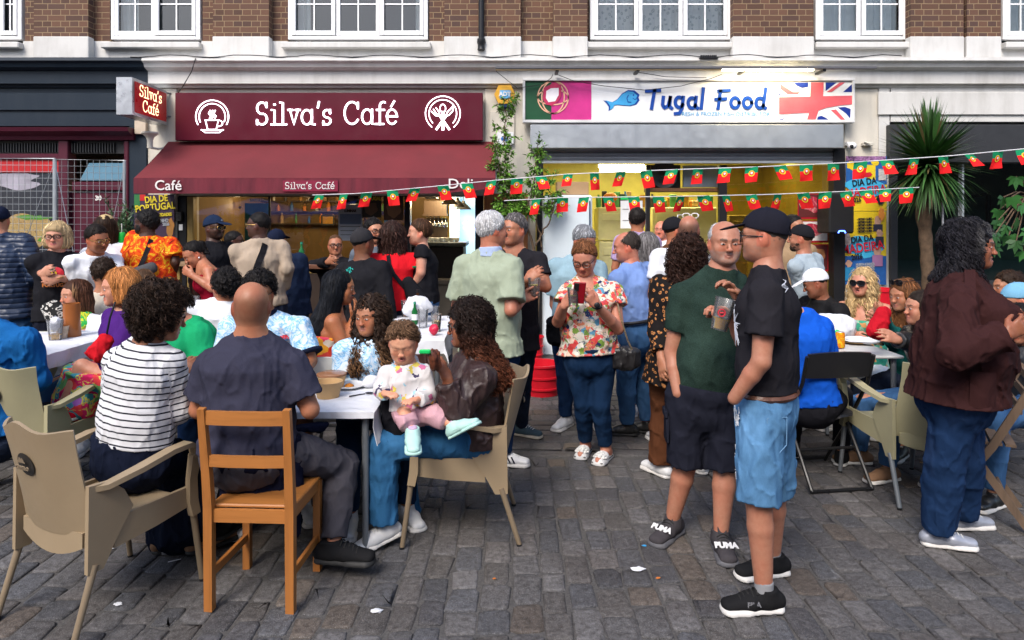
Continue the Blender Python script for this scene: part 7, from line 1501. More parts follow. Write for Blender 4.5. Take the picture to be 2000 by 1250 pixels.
f=Field();c=torso_pt(rs_,-132,.24,.06);f.ell(c+rs_['L']*.03+rs_['U']*.10,c-rs_['L']*.05-rs_['U']*.06,rs_['L'],.05,.04,.09,.05,.03);f.solve(.010);V,Fc=f.mesh();tag(mkobj('crossbody_bag',V,Fc,T_BLK,None,True),'black crossbody bag hanging at the hip of the woman in the red shirt','bag')
person('short-haired woman in black sleeveless top and denim shorts in profile by the café door',6.1,(819,454),yaw=-105,hyaw=-88,pel=(828,582),skin=(.56,.34,.27),sh=.165,bust=.8,fat=1.0,J={'sL':(824,492,-.14),'eL':(822,532,-.17),'wL':(804,572,-.08),'eR':(835,530,.2)},face=dict(fem=True),hair=dict(style='short',col=(.075,.035,.018),t=.012,n=600,sl=.05,sw=.005,line=(.085,.072)),top=dict(mat=T_BLK,sl=.30,fr=1.1,hem=.05,neck='crew',fl=.01),bot=dict(mat=JB,len=.42,fl=.02),shoes=dict(mat=SHW))
# --- left tables
WJ=fabric('white_cotton_jacket',(.60,.62,.66),heather=.04)
lw=person('woman with long brown hair, hoop earrings and white jacket sitting at the left table',5.35,(146,577),yaw=-35,hyaw=-62,hp=2,sit=True,pel=(195,720,.1),skin=(.46,.25,.17),sh=.160,J={'neck':(165,622,.02),'eL':(190,665,-.1),'wL':(150,660,-.15)},hands={'L':None},face=dict(fem=True,lips=(.42,.17,.14)),hair=dict(style='long',col=(.075,.030,.016),len=.30,w=.12,d=.075,back=.05,n=1500,sl=.15,sw=.005,t=.016,temple=(.30,.17,.08)),top=dict(mat=WJ,sl=1.9,so=.024,hem=.02,neck='v',name='jacket',amp=.009),bot=dict(mat=JB,len=1.95),shoes=dict(mat=SHW))
mb=MB();c=lw['hl'](-.082,.0,-.055);mb.tube([c+np.array([.010*math.cos(t),.004*math.cos(t),.014*math.sin(t)])for t in np.linspace(0,6.28,14)],.0035,6);mb.build('hoop_earring',METALG,lw['root'],True,True)
f=Field();f.cone(lw['Nb']-lw['U']*.02+lw['F']*.03,lw['Nb']+lw['U']*.045,.075,.066,.02,flat=True);f.solve(.007,cloth_disp(.006,3));V,Fc=f.mesh();mkobj('scarf',V,Fc,pattern('green_yellow_scarf',[(0,(.04,.42,.08)),(.5,(.60,.62,.04)),(.6,(.03,.35,.10))],scale=18),lw['root'],True,world=True)
FSK=pattern('tropical_skirt_print',[(0,(.05,.25,.30)),(.25,(.50,.02,.10)),(.4,(.12,.30,.10)),(.55,(.32,.12,.45)),(.7,(.62,.05,.06)),(.85,(.10,.32,.45))],src='cell',scale=17,warp=.07,over=[('noise',13,.56,.62,(.55,.50,.10))])
gb=person('woman with ginger bob, purple top and tropical print skirt sitting at the left table',4.35,(232,562),yaw=-70,hyaw=-82,hp=4,sit=True,pel=(238,742,.05),skin=(.52,.29,.21),sh=.155,J={'kL':(160,716,-.04),'aL':(122,800,-.10),'kR':(172,724,.12),'aR':(160,815,.15),'eL':(232,690,-.12),'wL':(190,700,-.15)},face=dict(fem=True,brow=(.3,.14,.06)),hair=dict(style='bob',col=(.42,.165,.05),len=.085,w=.098,d=.078,t=.020,n=1500,sl=.12,sw=.0045,base=.7),top=dict(mat=fabric('purple_knit',(.06,.016,.15)),sl=1.9,so=.02,hem=.02,name='top'),bot=dict(mat=FSK,kind='skirt',drop=.72,w=.20),shoes=dict(mat=fabric('red_canvas',(.55,.012,.03)),smat=RUBW,yawL=-95,yawR=-80,pitchL=-15),hands={'L':None})
person('dark curly-haired child seen from behind at the left table in a light top',5.7,(203,535),yaw=170,sit=True,skin=OLIVE,sh=.14,sc_=.9,hs=.95,pel=(212,690,.0),hair=dict(style='afro',r=.022,col=(.035,.02,.013),n=700,sl=.04,curl=.008,cf=110,bump=.006),top=dict(mat=fabric('cream_jersey',(.5,.44,.36)),sl=.6,hem=.02),bot=dict(mat=JD,len=1.95),shoes=dict(mat=SHW))
person('brown-haired woman seen from behind on the green chair at the left table',5.9,(281,553),yaw=178,sit=True,skin=PALE,sh=.155,face=dict(fem=True),hair=dict(style='long',col=(.10,.055,.03),len=.16,w=.10,d=.06,n=600,sl=.12,t=.012),top=dict(mat=T_CHAR,sl=.6,hem=.02),bot=dict(mat=JD,len=1.95),shoes=dict(mat=SHW))
person('person in blue shirt sitting with their back turned at the left edge',4.0,(-60,575),yaw=168,sit=True,pel=(0,838),skin=FAIR,fat=1.05,sh=.19,J={'neck':(-34,632,0),'sR':(48,668,0),'eR':(72,740,.05),'wR':(60,740,.3)},hands={'R':None,'L':None},hair=dict(style='short',col=BRN,t=.01,n=100,sl=.02),top=dict(mat=fabric('cobalt_blue_cotton',(.010,.10,.30),wr=1.1),sl=1.9,so=.03,o=.025,hem=.03,amp=.009),bot=dict(mat=JN,len=1.95),shoes=dict(mat=plain('brown_suede',(.08,.045,.03),.8)))
# --- main table, near side
t=NT('breton_stripe_knit');at=t.new('ShaderNodeAttribute',attribute_name='st');fr_=t.math('FRACT',t.math('MULTIPLY',at.outputs['Fac'],1/.0295));m_=t.math('MULTIPLY',t.math('LESS_THAN',fr_,.24),t.math('GREATER_THAN',at.outputs['Fac'],-.445))
BRET=t.done(t.mix(m_,(.64,.64,.66),(.010,.010,.02)),.85,0,folds(t,.7))
st_=person('woman with short curly dark hair, white and navy striped top and long navy skirt',3.24,(318,617),yaw=125,hyaw=92,hp=12,sit=True,pel=(262,872),skin=MID,fat=1.20,sh=.165,J={'neck':(285,668,0),'sR':(333,712,-.02),'sL':(232,705,.12),'eR':(347,802,.02),'wR':(352,735,.30),'eL':(225,800,.25),'wL':(300,740,.45),'kR':(350,900,.30),'kL':(290,905,.42),'aR':(395,1040,.25),'aL':(330,1040,.3)},
 hands={'R':dict(to=(384,697,.38),curl=.45,thumb=(0,0,1),n=(-.3,.3,-1)),'L':None},face=dict(fem=True,lips=(.24,.09,.07)),hair=dict(style='afro',r=.044,nape=True,col=(.030,.018,.013),n=2600,sl=.055,sw=.005,curl=.012,cf=150,bump=.012,bf=110,base=.5,jit=.5,lift=.012),
 top=dict(mat=BRET,sl=1.9,so=.018,hem=-.03,o=.016,fl=.0,stripe=True,name='striped_top',neck='scoop',amp=.005),bot=dict(mat=fabric('navy_skirt_cloth',(.008,.011,.024),wr=1.2),kind='skirt',drop=.90,w=.24,rise=.05,o=.02,amp=.008),shoes=dict(mat=plain('tan_suede',(.2,.11,.06),.8),smat=RUB,yawR=140,yawL=140))
GT=fabric('slate_blue_jersey',(.036,.036,.058),heather=.10,wr=.9)
bm=person('bald man in slate t-shirt sitting on the wooden chair with his back turned',3.18,(491,598),yaw=176,sit=True,pel=(486,868),skin=(.37,.185,.115),fat=1.22,sh=.192,J={'neck':(492,656,0),'sR':(572,714,.02),'sL':(412,714,.02),'eR':(606,800,.0),'wR':(575,752,.30),'eL':(388,800,.02),'wL':(430,758,.32),'kR':(668,908,.26),'aR':(652,1062,.10),'kL':(470,905,.48),'aL':(440,1010,.4)},feet=None,
 hands={'L':None,'R':None},face=dict(w=1.06,scalp=((.045,.028,.02),.45)),hair=None,top=dict(mat=GT,sl=.72,fr=1.20,hem=.03,fl=.01,o=.018,amp=.006),bot=dict(mat=fabric('grey_work_trousers',(.055,.052,.062),wr=1.0),len=1.93,o=.016,fl=.008,rise=.02),shoes=dict(mat=MESHB,smat=RUB,lace=LACEB,yawR=84,yawL=170,k=1.12))
mb=MB();
f=Field();hp_=bm['Pv'];f.ell(hp_-bm['U']*.02,hp_+bm['U']*.06,bm['L'],.205,.155,.20,.15,.03);f.ell(hp_-bm['L']*.16+bm['F']*.08,hp_-bm['L']*.20+bm['F']*.06-np.array([0,0,.42]),bm['F'],.10,.035,.12,.03,.05);f.ell(hp_+bm['F']*-.02-bm['L']*.05,hp_-bm['L']*.06-bm['F']*.03-np.array([0,0,.20]),bm['L'],.17,.06,.18,.05,.05);f.cone(hp_-bm['L']*.15+bm['F']*.10+bm['U']*.03,hp_-bm['L']*.33+bm['F']*.16+bm['U']*.03,.035,.03,.04)
f.ball(hp_+np.array([0,.22,.12]),np.eye(3),(.16,.14,.10),.03,sub=True);f.cut(hp_+bm['U']*.035,bm['U']);f.solve(.008,cloth_disp(.009,6));V,Fc=f.mesh();mkobj('tied_jumper',V,Fc,fabric('midnight_blue_cloth',(.007,.008,.020),wr=1.3),bm['root'],True,world=True)
TD=pattern('sky_blue_marbled_print',[(.36,(.62,.68,.74)),(.47,(.45,.60,.74)),(.52,(.10,.34,.62)),(.56,(.42,.60,.76)),(.66,(.62,.68,.74))],src='noise',scale=13,detail=6,dist=2.4,interp='LINEAR')
lb=person('dark-haired man in sky blue marbled football shirt sitting across from the bald man',4.15,(506,572),yaw=4,hyaw=-6,hp=8,sit=True,skin=MID,sh=.19,fat=1.1,pel=(520,730,.1),J={'neck':(520,618,.05),'sL':(585,640,-.0),'eL':(606,705,-.06),'sR':(452,640,0),'wL':(580,748,-.28)},hands={'L':None,'R':None},specs=dict(rt=.003),hair=dict(style='short',col=BLK,t=.028,n=1300,sl=.035,sw=.005,curl=.007,cf=130,bump=.008),face=dict(beard=(BLK,.5)),top=dict(mat=TD,sl=.80,fr=1.25,hem=.02,cuff=T_NAVY,cmat=T_NAVY,o=.018),bot=dict(mat=fabric('beige_shorts_cloth',(.22,.15,.11)),len=1.1),shoes=dict(mat=SHW))
text_mesh('crest_print','FPF',.03,REDC,lb['root'],torso_pt(lb,30,.74,.042)-root_loc(lb['root'])+np.array([0,-.02,.0]),rz=math.radians(20),bold=.002)
mb=MB();c=torso_pt(lb,30,.82,.036)+np.array([0,-.022,0]);mb.tube([c+np.array([a*.03,abs(a)*.008,b*.03])for a,b in((-1,.7),(-.3,.9),(-.3,.5),(.3,.5),(.3,.9),(1,.7),(.85,0),(.8,-.8),(0,-1.2),(-.8,-.8),(-.85,0),(-1,.7))],.0035,4);mb.build('crest_print',REDC,lb['root'],world=True)
person('dark-haired bearded man in white t-shirt sitting with his back turned on a black chair',4.85,(440,560),yaw=165,hyaw=-160,sit=True,skin=TAN,sh=.18,pel=(430,700),J={'neck':(440,588,0),'eL':(392,640,.05)},hands={'L':None,'R':None},hair=dict(style='short',col=BLK,t=.030,n=900,sl=.03,sw=.005,curl=.006,bump=.007),face=dict(beard=(BLK,.7)),top=dict(mat=T_WHT,sl=.68,fr=1.2,hem=.02),bot=dict(mat=JN,len=1.95),shoes=dict(mat=SHW))
RDR=pattern('red_orange_dress_print',[(0,(.62,.05,.02)),(.3,(.68,.30,.03)),(.5,(.60,.06,.05)),(.7,(.65,.55,.45)),(.85,(.58,.05,.10))],src='cell',scale=24,warp=.05)
person('woman with very long straight black hair and bare shoulders in profile behind the curly girl',4.7,(664,562),yaw=92,hyaw=82,hp=6,sit=True,skin=(.36,.155,.075),sh=.165,fat=1.1,pel=(640,745),J={'neck':(652,608,0),'sR':(650,630,-.13),'eR':(672,680,-.16),'wR':(690,625,.0),'sL':(660,625,.15)},hands={'R':dict(to=(696,600,.02),curl=.3,thumb=(0,0,1))},face=dict(fem=True,lips=(.40,.10,.09)),hair=dict(style='long',col=(.008,.009,.012),len=.44,w=.12,d=.13,back=.16,n=1800,sl=.20,sw=.0045,t=.016,base=.6,jit=.25),top=dict(mat=RDR,sl=0,neck='strapless',hem=.02,name='dress'),bot=dict(mat=fabric('teal_skirt_cloth',(.01,.07,.10)),kind='skirt',drop=.6),shoes=dict(mat=SHW))
person('person in bright green t-shirt hidden behind the striped top woman at the main table',4.15,(332,596),yaw=20,sit=True,skin=FAIR,fat=1.05,sh=.18,pel=(370,760,.1),J={'neck':(362,628,.02),'sL':(392,652,-.02),'eL':(398,720,-.05),'wL':(372,722,-.25)},hands={'L':dict(curl=.6)},hair=dict(style='short',col=GRY,t=.008,n=100,sl=.02),top=dict(mat=fabric('emerald_jersey',(.012,.30,.12)),sl=.7,fr=1.2,hem=.02),bot=dict(mat=JD,len=1.95),shoes=dict(mat=SHB))
cg=person('girl with long curly brown hair in sky blue marbled shirt number 12 looking left',4.18,(724,618),yaw=8,hyaw=-38,hp=4,sit=True,pel=(718,782,.05),skin=(.34,.165,.095),sh=.150,J={'neck':(722,662,.02),'eR':(676,735,-.02),'wR':(700,760,-.1),'eL':(762,735,0)},hands={'R':None,'L':None},face=dict(fem=True,brow=(.03,.018,.012),lips=(.36,.15,.12)),
 hair=dict(style='long',col=(.030,.017,.011),tip=(.20,.10,.042),t0=.35,len=.34,w=.145,d=.08,back=.0,front=(-1,1),fl=.14,fr=.040,n=2400,sl=.10,sw=.0055,curl=.012,cf=85,bump=.009,t=.018,base=.6),top=dict(mat=TD,sl=.8,fr=1.3,hem=.02,cuff=T_NAVY,o=.018),bot=dict(mat=JI,len=1.95),shoes=dict(mat=SHW))
text_mesh('shirt_number','12',.115,T_BLK,cg['root'],torso_pt(cg,4,.30,.05)-root_loc(cg['root'])+np.array([0,-.03,0]),bold=.005,rz=math.radians(8))
mb=MB();mb.tube([torso_pt(cg,g_,t,.05)for g_,t in((-40,.98),(-34,.8),(-24,.55),(-20,.3),(-16,.1))],.004,5);mb.build('bag_cord',BLACK,cg['root'],world=True)
LEA=leather('dark_brown_leather',(.030,.014,.013),.48)
ll=person('woman with long reddish curls, brown leather jacket and blue jeans on the beige armchair',3.66,(912,636),yaw=-84,hyaw=-86,hp=4,sit=True,pel=(930,836,.06),skin=(.26,.115,.065),fat=1.05,bust=1.1,sh=.160,J={'neck':(928,690,0),'sL':(938,738,-.15),'eL':(892,808,-.22),'wL':(874,742,-.22),'sR':(930,735,.16),'eR':(900,800,.2),'wR':(840,790,.12),'kL':(748,868,-.10),'aL':(748,1025,-.10),'kR':(768,852,.20),'aR':(800,1010,.3)},
 hands={'L':dict(to=(858,704,-.24),curl=.62,thumb=(-.6,0,.8),n=(-.8,.3,.2)),'R':None},face=dict(fem=True,open=.9,lips=(.25,.07,.06)),specs=dict(rt=.003,size=(.027,.021)),hair=dict(style='long',col=(.018,.011,.009),tip=(.14,.045,.022),t0=.02,len=.32,w=.145,d=.13,back=.12,n=4200,sl=.11,sw=.005,curl=.012,cf=110,bump=.009,t=.036,base=.55,jit=.45),
 top=dict(mat=LEA,sl=1.93,so=.030,o=.026,hem=.04,fl=.012,name='leather_jacket',collar=True,amp=.009),bot=dict(mat=denim('bright_blue_denim',(.025,.11,.24)),len=1.95,fl=.022,o=.014),shoes=dict(mat=SHW,smat=RUBW,yawL=-62,yawR=-80,pitchL=-14,lace=LACEW))
HOOD=pattern('pale_doodle_print',[(0,(.60,.58,.58)),(.70,(.60,.58,.58)),(.76,(.62,.50,.10)),(.80,(.30,.50,.60)),(.85,(.50,.15,.28)),(.90,(.60,.58,.58)),(.95,(.06,.05,.10))],src='cell',scale=34,warp=.05)
PINK=fabric('dusty_pink_cotton',(.52,.30,.34))
MINT=plain('mint_foam',(.42,.66,.60),.5)
def clog(so,base,fd,sd,uu,k,q):
 mb=MB();mb.tube([base-fd*.05*k+uu*.055*k,base-fd*.0*k+sd*.045*k+uu*.045*k,base+fd*.05*k+sd*.04*k+uu*.04*k],.006*k,5);mb.tube([base-fd*.05*k+uu*.055*k,base-sd*.045*k+uu*.045*k,base+fd*.05*k-sd*.04*k+uu*.04*k],.006*k,5);mb.build('heel_strap',MINT,so,True,True)
tk=person('curly-haired toddler in white printed hoodie and pink trousers with mint clogs on her mother\'s lap',3.52,(787,670),yaw=-6,hyaw=-8,hp=20,sit=True,pel=(806,792,.02),skin=(.60,.36,.26),hs=.80,sc_=.56,sh=.17,neckf=.01,J={'neck':(793,718,.03),'sR':(756,730,.02),'sL':(828,730,.02),'eR':(744,762,-.02),'wR':(752,770,-.10),'eL':(838,772,-.02),'wL':(812,782,-.12),'kR':(792,812,-.14),'aR':(806,846,-.20),'kL':(850,812,-.08),'aL':(890,832,-.14)},
 hands={'R':dict(to=(768,770,-.14),curl=.35,thumb=(0,0,1),n=(0,.2,-1)),'L':dict(to=(792,784,-.18),curl=.3,spread=.08,thumb=(0,0,1),n=(0,.2,-1))},face=dict(fem=True,kid=True,closed=True,open=.5,w=1.12,nose=.5,brow=(.42,.25,.17),lips=(.42,.14,.13)),
 hair=dict(style='short',col=(.15,.085,.048),t=.014,n=1600,sl=.05,sw=.004,curl=.008,cf=120,line=(.070,.086),slope=.80,bump=.005),top=dict(mat=HOOD,sl=1.8,so=.016,hem=.01,o=.016,collar=True,name='hoodie',amp=.005),bot=dict(mat=PINK,len=1.55,fl=.016,o=.012,rise=.0),shoes=dict(mat=MINT,smat=MINT,yawR=10,yawL=60,pitchR=-10,pitchL=30,k=1.35,extra=clog,sock=plain('lilac_sock',(.5,.36,.5),.9)))
f=Field();f.ell(tk['Nb']-tk['F']*.03-tk['U']*.02,tk['Nb']-tk['F']*.05+tk['U']*.03,tk['L'],.075,.035,.06,.03,.02);f.solve(.006,cloth_disp(.004,2));V,Fc=f.mesh();mkobj('hood',V,Fc,HOOD,tk['root'],True,world=True)
# ================================================================== FURNITURE AND SMALL THINGS
BEIGE=plain('beige_moulded_plastic',(.30,.225,.14),.42,var=.06,bs=220);OLIVE_P=plain('olive_cream_plastic',(.36,.33,.20),.42,var=.06);WPL=plain('white_moulded_plastic',(.60,.59,.55),.4,var=.05);GRN_P=plain('grey_green_plastic',(.13,.20,.17),.45)
LEGB=plain('beige_leg_metal',(.25,.19,.125),.4,.2);LEGG=plain('grey_leg_metal',(.22,.24,.26),.4,.5);SOOT=plain('dark_logo_print',(.03,.026,.022),.5)
def at_(o,x,y,rz,z=0):o.location=(x,y,z);o.rotation_euler=(0,0,math.radians(rz));return o
def armchair(label,mat,legm,logo=True,group='moulded plastic armchairs'):
 r=empty('plastic_armchair',(0,0,0),label,'chair',group)
 q=MB();q.grid(lambda u,v:((u-.5)*(.44+.03*v),-.20+.43*v,.435-.022*math.sin(math.pi*u)*math.sin(math.pi*min(1,v*1.1))-(.05*max(0,v-.88)/.12)+(.02*max(0,.15-v)/.15)),14,14,.012);q.build('seat',mat,r,True)
 def back(u,v):
  w=.235-.03*v+.05*max(0,v-.8);a=(u-.5)*2;z=.40+.47*v-.035*v*(1-math.cos(a*math.pi*.8))*.5+.012*v*math.cos(a*6);return(a*w,-.205-.13*v-.045*(1-a*a)*1.0+.05*abs(a)**3*v,z)
 q=MB();q.grid(back,18,14,.013);bk=q.build('backrest',mat,r,True)
 q=MB();q.grid(lambda u,v:((u-.5)*.40,-.235-.01*math.sin(math.pi*u),.31+.11*v+.05*(2*abs(u-.5))**2*(1-v)),12,4,.012);q.build('back_apron',mat,r,True)
 for sg in(-1,1):
  X=lambda x:sg*x
  q=MB();q.bar([(X(.225),-.24,.60),(X(.265),-.18,.605),(X(.285),-.05,.635),(X(.285),.10,.665),(X(.28),.19,.668),(X(.275),.225,.645),(X(.272),.235,.60)],[.03,.045,.055,.055,.055,.05,.045],.022,(1,0,0));q.build('arm',mat,r,True)
  q=MB();q.bar([(X(.272),.232,.61),(X(.262),.222,.50),(X(.26),.225,.40),(X(.262),.238,.33)],[.035,.03,.032,.034],[.045,.04,.045,.040],(1,0,0));q.build('arm_post',mat,r,True)
  q=MB();pts=[(-.25,.62),(-.16,.615),(-.10,.56),(-.06,.48),(-.10,.42),(-.14,.36),(-.19,.27),(-.255,.27)];q.prism(pts,0,X(.246)-.011,X(.246)+.011);q.prism([(-.13,.44),(-.05,.455),(.22,.46),(.22,.37),(.05,.345),(-.14,.33)],0,X(.241)-.009,X(.241)+.009);q.build('side_panel',mat,r)
  for(y0,z0,y1)in((.237,.36,.285),(-.222,.30,-.315)):
   q=MB();q.tube([(X(.250),y0,z0),(X(.255),y1,.01)],[.0155,.0130],10);lg=q.build('leg',legm,r,True);q=MB();q.tube([(X(.255),y1,.012),(X(.2555),y1+.001,0)],.0145,10);q.build('foot_cap',BLACK,lg,True)
 if logo:
  q=MB();V=[(.0,-.262-.13*.62-.002,.40+.47*.64)]+[(.052*math.cos(t),-.262-.13*(.62+.10*math.sin(t)),.40+.47*(.64+.105*math.sin(t)))for t in np.linspace(0,6.28,21)[:-1]];q.add(V,[(0,(i+1)%20+1,i+1)for i in range(20)]);lo=q.build('logo_disc',SOOT,bk)
  text_mesh('lettering','CAMELO',.022,REDC if legm is LEGG else LEGB,lo,(0,-.356,.69),rx=math.pi/2+.28,bold=.001)
  q=MB();q.add([(-.025,-.360,.712),(-.005,-.366,.738),(.006,-.364,.730),(.014,-.366,.736),(.028,-.360,.712)],[(0,1,2,3,4)]);q.build('emblem',REDC if legm is LEGG else LEGB,lo)
 return r
c1=armchair('nearest beige plastic armchair, at the lower left under the striped top woman',BEIGE,LEGB);at_(c1,-1.80,3.08,-26)
c2=copy_tree(c1);c2['label']='beige plastic armchair seen from the side under the woman with the toddler';at_(c2,-.29,3.80,93)
c3=armchair('olive cream plastic armchair with dark logo disc, empty, in front of the right hand table',OLIVE_P,LEGG);at_(c3,2.47,4.35,6)
c4=copy_tree(c3);c4['label']='olive cream plastic armchair under the person in blue at the left edge';at_(c4,-2.88,4.22,-6)
for(x,y,rz,lab)in((-3.78,5.45,70,'olive cream armchair behind the left table beside the quilted jacket man'),(-2.02,5.95,-130,'cream armchair half hidden behind the sky blue shirt man near the tall café table'),(2.32,5.75,160,'olive cream armchair on the far side of the right hand table')):
 c=copy_tree(c3);c['label']=lab;at_(c,x,y,rz)
def shell_chair(label,mat,group=None):
 r=empty('shell_chair',(0,0,0),label,'chair',group)
 q=MB();q.grid(lambda u,v:((u-.5)*(.42-.04*v),-.19-.10*v-.03*(1-(2*u-1)**2),.44+.42*v-.03*v*(2*u-1)**2),14,10,.010);q.build('backrest',mat,r,True)
 q=MB();q.grid(lambda u,v:((u-.5)*.43,-.20+.42*v,.44-.02*math.sin(math.pi*u)),10,10,.010);q.build('seat',mat,r,True)
 for sx in(-1,1):
  for sy in(-1,1):q=MB();q.tube([(sx*.17,sy*.16,.435),(sx*.22,sy*.22,0)],.012,8);q.build('leg',LEGG,r,True)
 return r
s1=shell_chair('white shell chair right beside the sky blue shirt man',WPL,'white shell chairs around the main table');at_(s1,-1.20,4.45,-170+180)
s2=copy_tree(s1);s2['label']='white shell chair back between the other white chair and the curly girl';at_(s2,-.985,4.42,176)
s3=shell_chair('grey green shell chair behind the brown-haired woman at the left table',GRN_P);at_(s3,-3.02,5.75,185)
def folding(label,group):
 r=empty('folding_chair',(0,0,0),label,'chair',group);m=plain('black_folding_frame',(.012,.012,.013),.3)
 q=MB();q.grid(lambda u,v:((u-.5)*.42,-.205-.03*v-.015*(1-(2*u-1)**2),.70+.165*v-.012*(2*u-1)**2*v),12,6,.016);q.build('backrest',plain('black_folding_plastic',(.016,.016,.018),.35),r,True)
 q=MB();q.grid(lambda u,v:((u-.5)*(.40-.05*(1-v))*math.sqrt(max(.05,1-(2*abs(v-.5))**6)),-.18+.40*v,.445-.01*math.sin(math.pi*u)),14,14,.018);q.build('seat',MC['black_folding_plastic'],r,True)
 for sg in(-1,1):
  q=MB();q.tube([(sg*.222,-.245,.84),(sg*.222,-.19,.66),(sg*.222,-.02,.40),(sg*.222,.27,.012)],.0125,8);q.build('front_leg',m,r,True)
  q=MB();q.tube([(sg*.200,.15,.44),(sg*.200,-.02,.34),(sg*.200,-.26,.012)],.0125,8);q.build('rear_leg',m,r,True)
 for y_,z_ in((-.26,.016),(.255,.03),(-.10,.22)):q=MB();q.tube([(-.21,y_,z_),(.21,y_,z_)],.010,8);q.build('cross_bar',m,r,True)
 return r
f1=folding('black folding chair under the person in royal blue','black folding chairs');at_(f1,2.00,4.52,8)
f2=copy_tree(f1);f2['label']='black folding chair back behind the man in the white t-shirt, left of the bald man';at_(f2,-1.93,4.60,8)
# wooden chair
PINE=wood('orange_pine',(.36,.135,.032),4,2,.38,.3);PINEX=wood('orange_pine_rail',(.38,.145,.035),4,0,.38,.3)
wc=empty('wooden_chair',(0,0,0),'orange pine chair with two back rails under the bald man in slate t-shirt','chair')
for sg in(-1,1):
 q=MB();q.bar([(sg*.178,-.185,0),(sg*.178,-.19,.45),(sg*.180,-.205,.60),(sg*.184,-.245,.885)],[.036,.038,.036,.030],[.036,.038,.034,.028],(1,0,0));q.build('back_leg',PINE,wc)
 q=MB();q.bar([(sg*.172,.175,0),(sg*.172,.175,.435)],.034,.034,(1,0,0));q.build('front_leg',PINE,wc)
 q=MB();q.bar([(sg*.175,-.17,.155),(sg*.172,.16,.155)],.016,.034,(1,0,0));q.build('stretcher',wood('orange_pine_side',(.36,.135,.032),4,1,.38,.3),wc)
 q=MB();q.bar([(sg*.176,-.17,.415),(sg*.172,.16,.415)],.018,.05,(1,0,0));q.build('side_rail',MC['orange_pine_side'],wc)
for(z,y,h,nm)in((.845,-.238,.058,'top_rail'),(.655,-.215,.048,'middle_rail')):
 q=MB();q.bar([(-.166,y,z),(-.08,y-.008,z),(.08,y-.008,z),(.166,y,z)],.018,h,(0,1,0));q.build(nm,PINEX,wc)
q=MB();q.bar([(-.16,-.186,.41),(.16,-.186,.41)],.018,.055,(0,1,0));q.build('rear_rail',PINEX,wc)
q=MB();q.box((-.186,-.172,.436),(.186,.20,.452),bev=.005);q.build('seat',PINEX,wc)
at_(wc,-1.115,3.155,-3)
# slatted wooden folding chair at the right edge
GRW=wood('weathered_wood',(.13,.085,.055),4,2,.7,.4);fw=empty('wooden_folding_chair',(0,0,0),'weathered slatted wooden folding chair at the right edge behind the brown jacket woman','chair')
for sg in(-1,1):
 q=MB();q.bar([(sg*.20,-.24,0),(sg*.20,.10,.50)],.022,.04,(1,0,0));q.build('rear_leg',GRW,fw);q=MB();q.bar([(sg*.225,.24,0),(sg*.225,-.06,.45),(sg*.225,-.26,.84)],.022,.04,(1,0,0));q.build('front_leg',GRW,fw)
q=MB();
for k in range(6):q.box((-.21,-.17+k*.062,.455),(.21,-.122+k*.062,.469))
q.build('seat_slats',GRW,fw);q=MB()
for k in range(3):q.bar([(-.215,-.19-k*.033,.66+k*.07),(.215,-.19-k*.033,.66+k*.07)],.012,.045,(0,1,0))
q.build('back_slats',GRW,fw);q=MB();q.tube([(-.2,-.12,.19),(.2,-.12,.19)],.010,6);q.build('cross_bar',GRW,fw);q=MB();q.tube([(-.225,.08,.24),(.225,.08,.24)],.010,6);q.build('cross_bar',GRW,fw);at_(fw,2.66,3.98,62)
# tables
TBLE=plain('white_table_laminate',(.58,.58,.57),.35);CLOTH=fabric('white_paper_tablecloth',(.64,.65,.68),heather=.03,weave=120,wr=.8)
def table(x0,x1,y0,y1,label,over,group=None,h=.725,cl=None,seed=1,top=TBLE):
 r=empty('table',((x0+x1)/2,(y0+y1)/2,0),label,'table',group)
 q=MB();q.box((x0,y0,h-.022),(x1,y1,h),bev=.006);q.build('tabletop',top,r,world=True)
 for sx in(x0+.05,x1-.05):
  for sy in(y0+.05,y1-.05):q=MB();q.tube([(sx,sy,h-.022),(sx+(.03 if sx>(x0+x1)/2 else-.03)*0,sy,0)],[.019,.015],10);lg=q.build('leg',LEGG,r,True,True);q=MB();q.tube([(sx,sy,.03),(sx,sy,0)],.021,10);q.build('foot_cap',GREY,lg,True,True)
 if over:
  ol,orr,on,of_=over;rr=random.Random(seed)
  def fn(u,v):
   x=x0-ol+(x1-x0+ol+orr)*u;y=y0-on+(y1-y0+on+of_)*v;dx=max(x0-x,0,x-x1);dy=max(y0-y,0,y-y1);d=math.hypot(dx,dy)
   s_=1 if x>x1 else(-1 if x<x0 else 0);t_=1 if y>y1 else(-1 if y<y0 else 0)
   w=.018*math.sin(x*19+y*3)*min(1,d*12)+.012*math.sin(y*23+1)*min(1,d*12)
   return(min(max(x,x0),x1)+s_*(.006+.10*dx+w*.6),min(max(y,y0),y1)+t_*(.006+.10*dy+w*.6),h+.004-d*.985+.0016*math.sin(x*31+math.sin(y*17)*2)*(1 if d==0 else 0)+.001*math.sin(y*41+x*9))
  q=MB();q.grid(fn,70,46,.0025);tag(q.build('tablecloth',CLOTH,None,True),cl,'tablecloth')
 return r
table(-1.80,-.69,3.44,4.06,'main near table with grey tubular legs under a white paper cloth',(.0,.17,.035,.04),cl='white paper tablecloth on the main near table with one corner hanging down')
table(-4.9,-2.88,4.15,5.12,'left table with white cloth in front of the white jacket woman',(.0,.10,.06,.05),cl='white cloth on the left table',h=.85)
table(-1.02,-.47,4.75,5.9,'long table behind the toddler covered in cups, bottles and crumpled paper',(.05,.14,.10,.05),cl='white paper tablecloth on the table behind the toddler',h=.86)
table(1.80,2.76,4.86,5.55,'right hand white table with an orange can and crumpled paper on it',None)
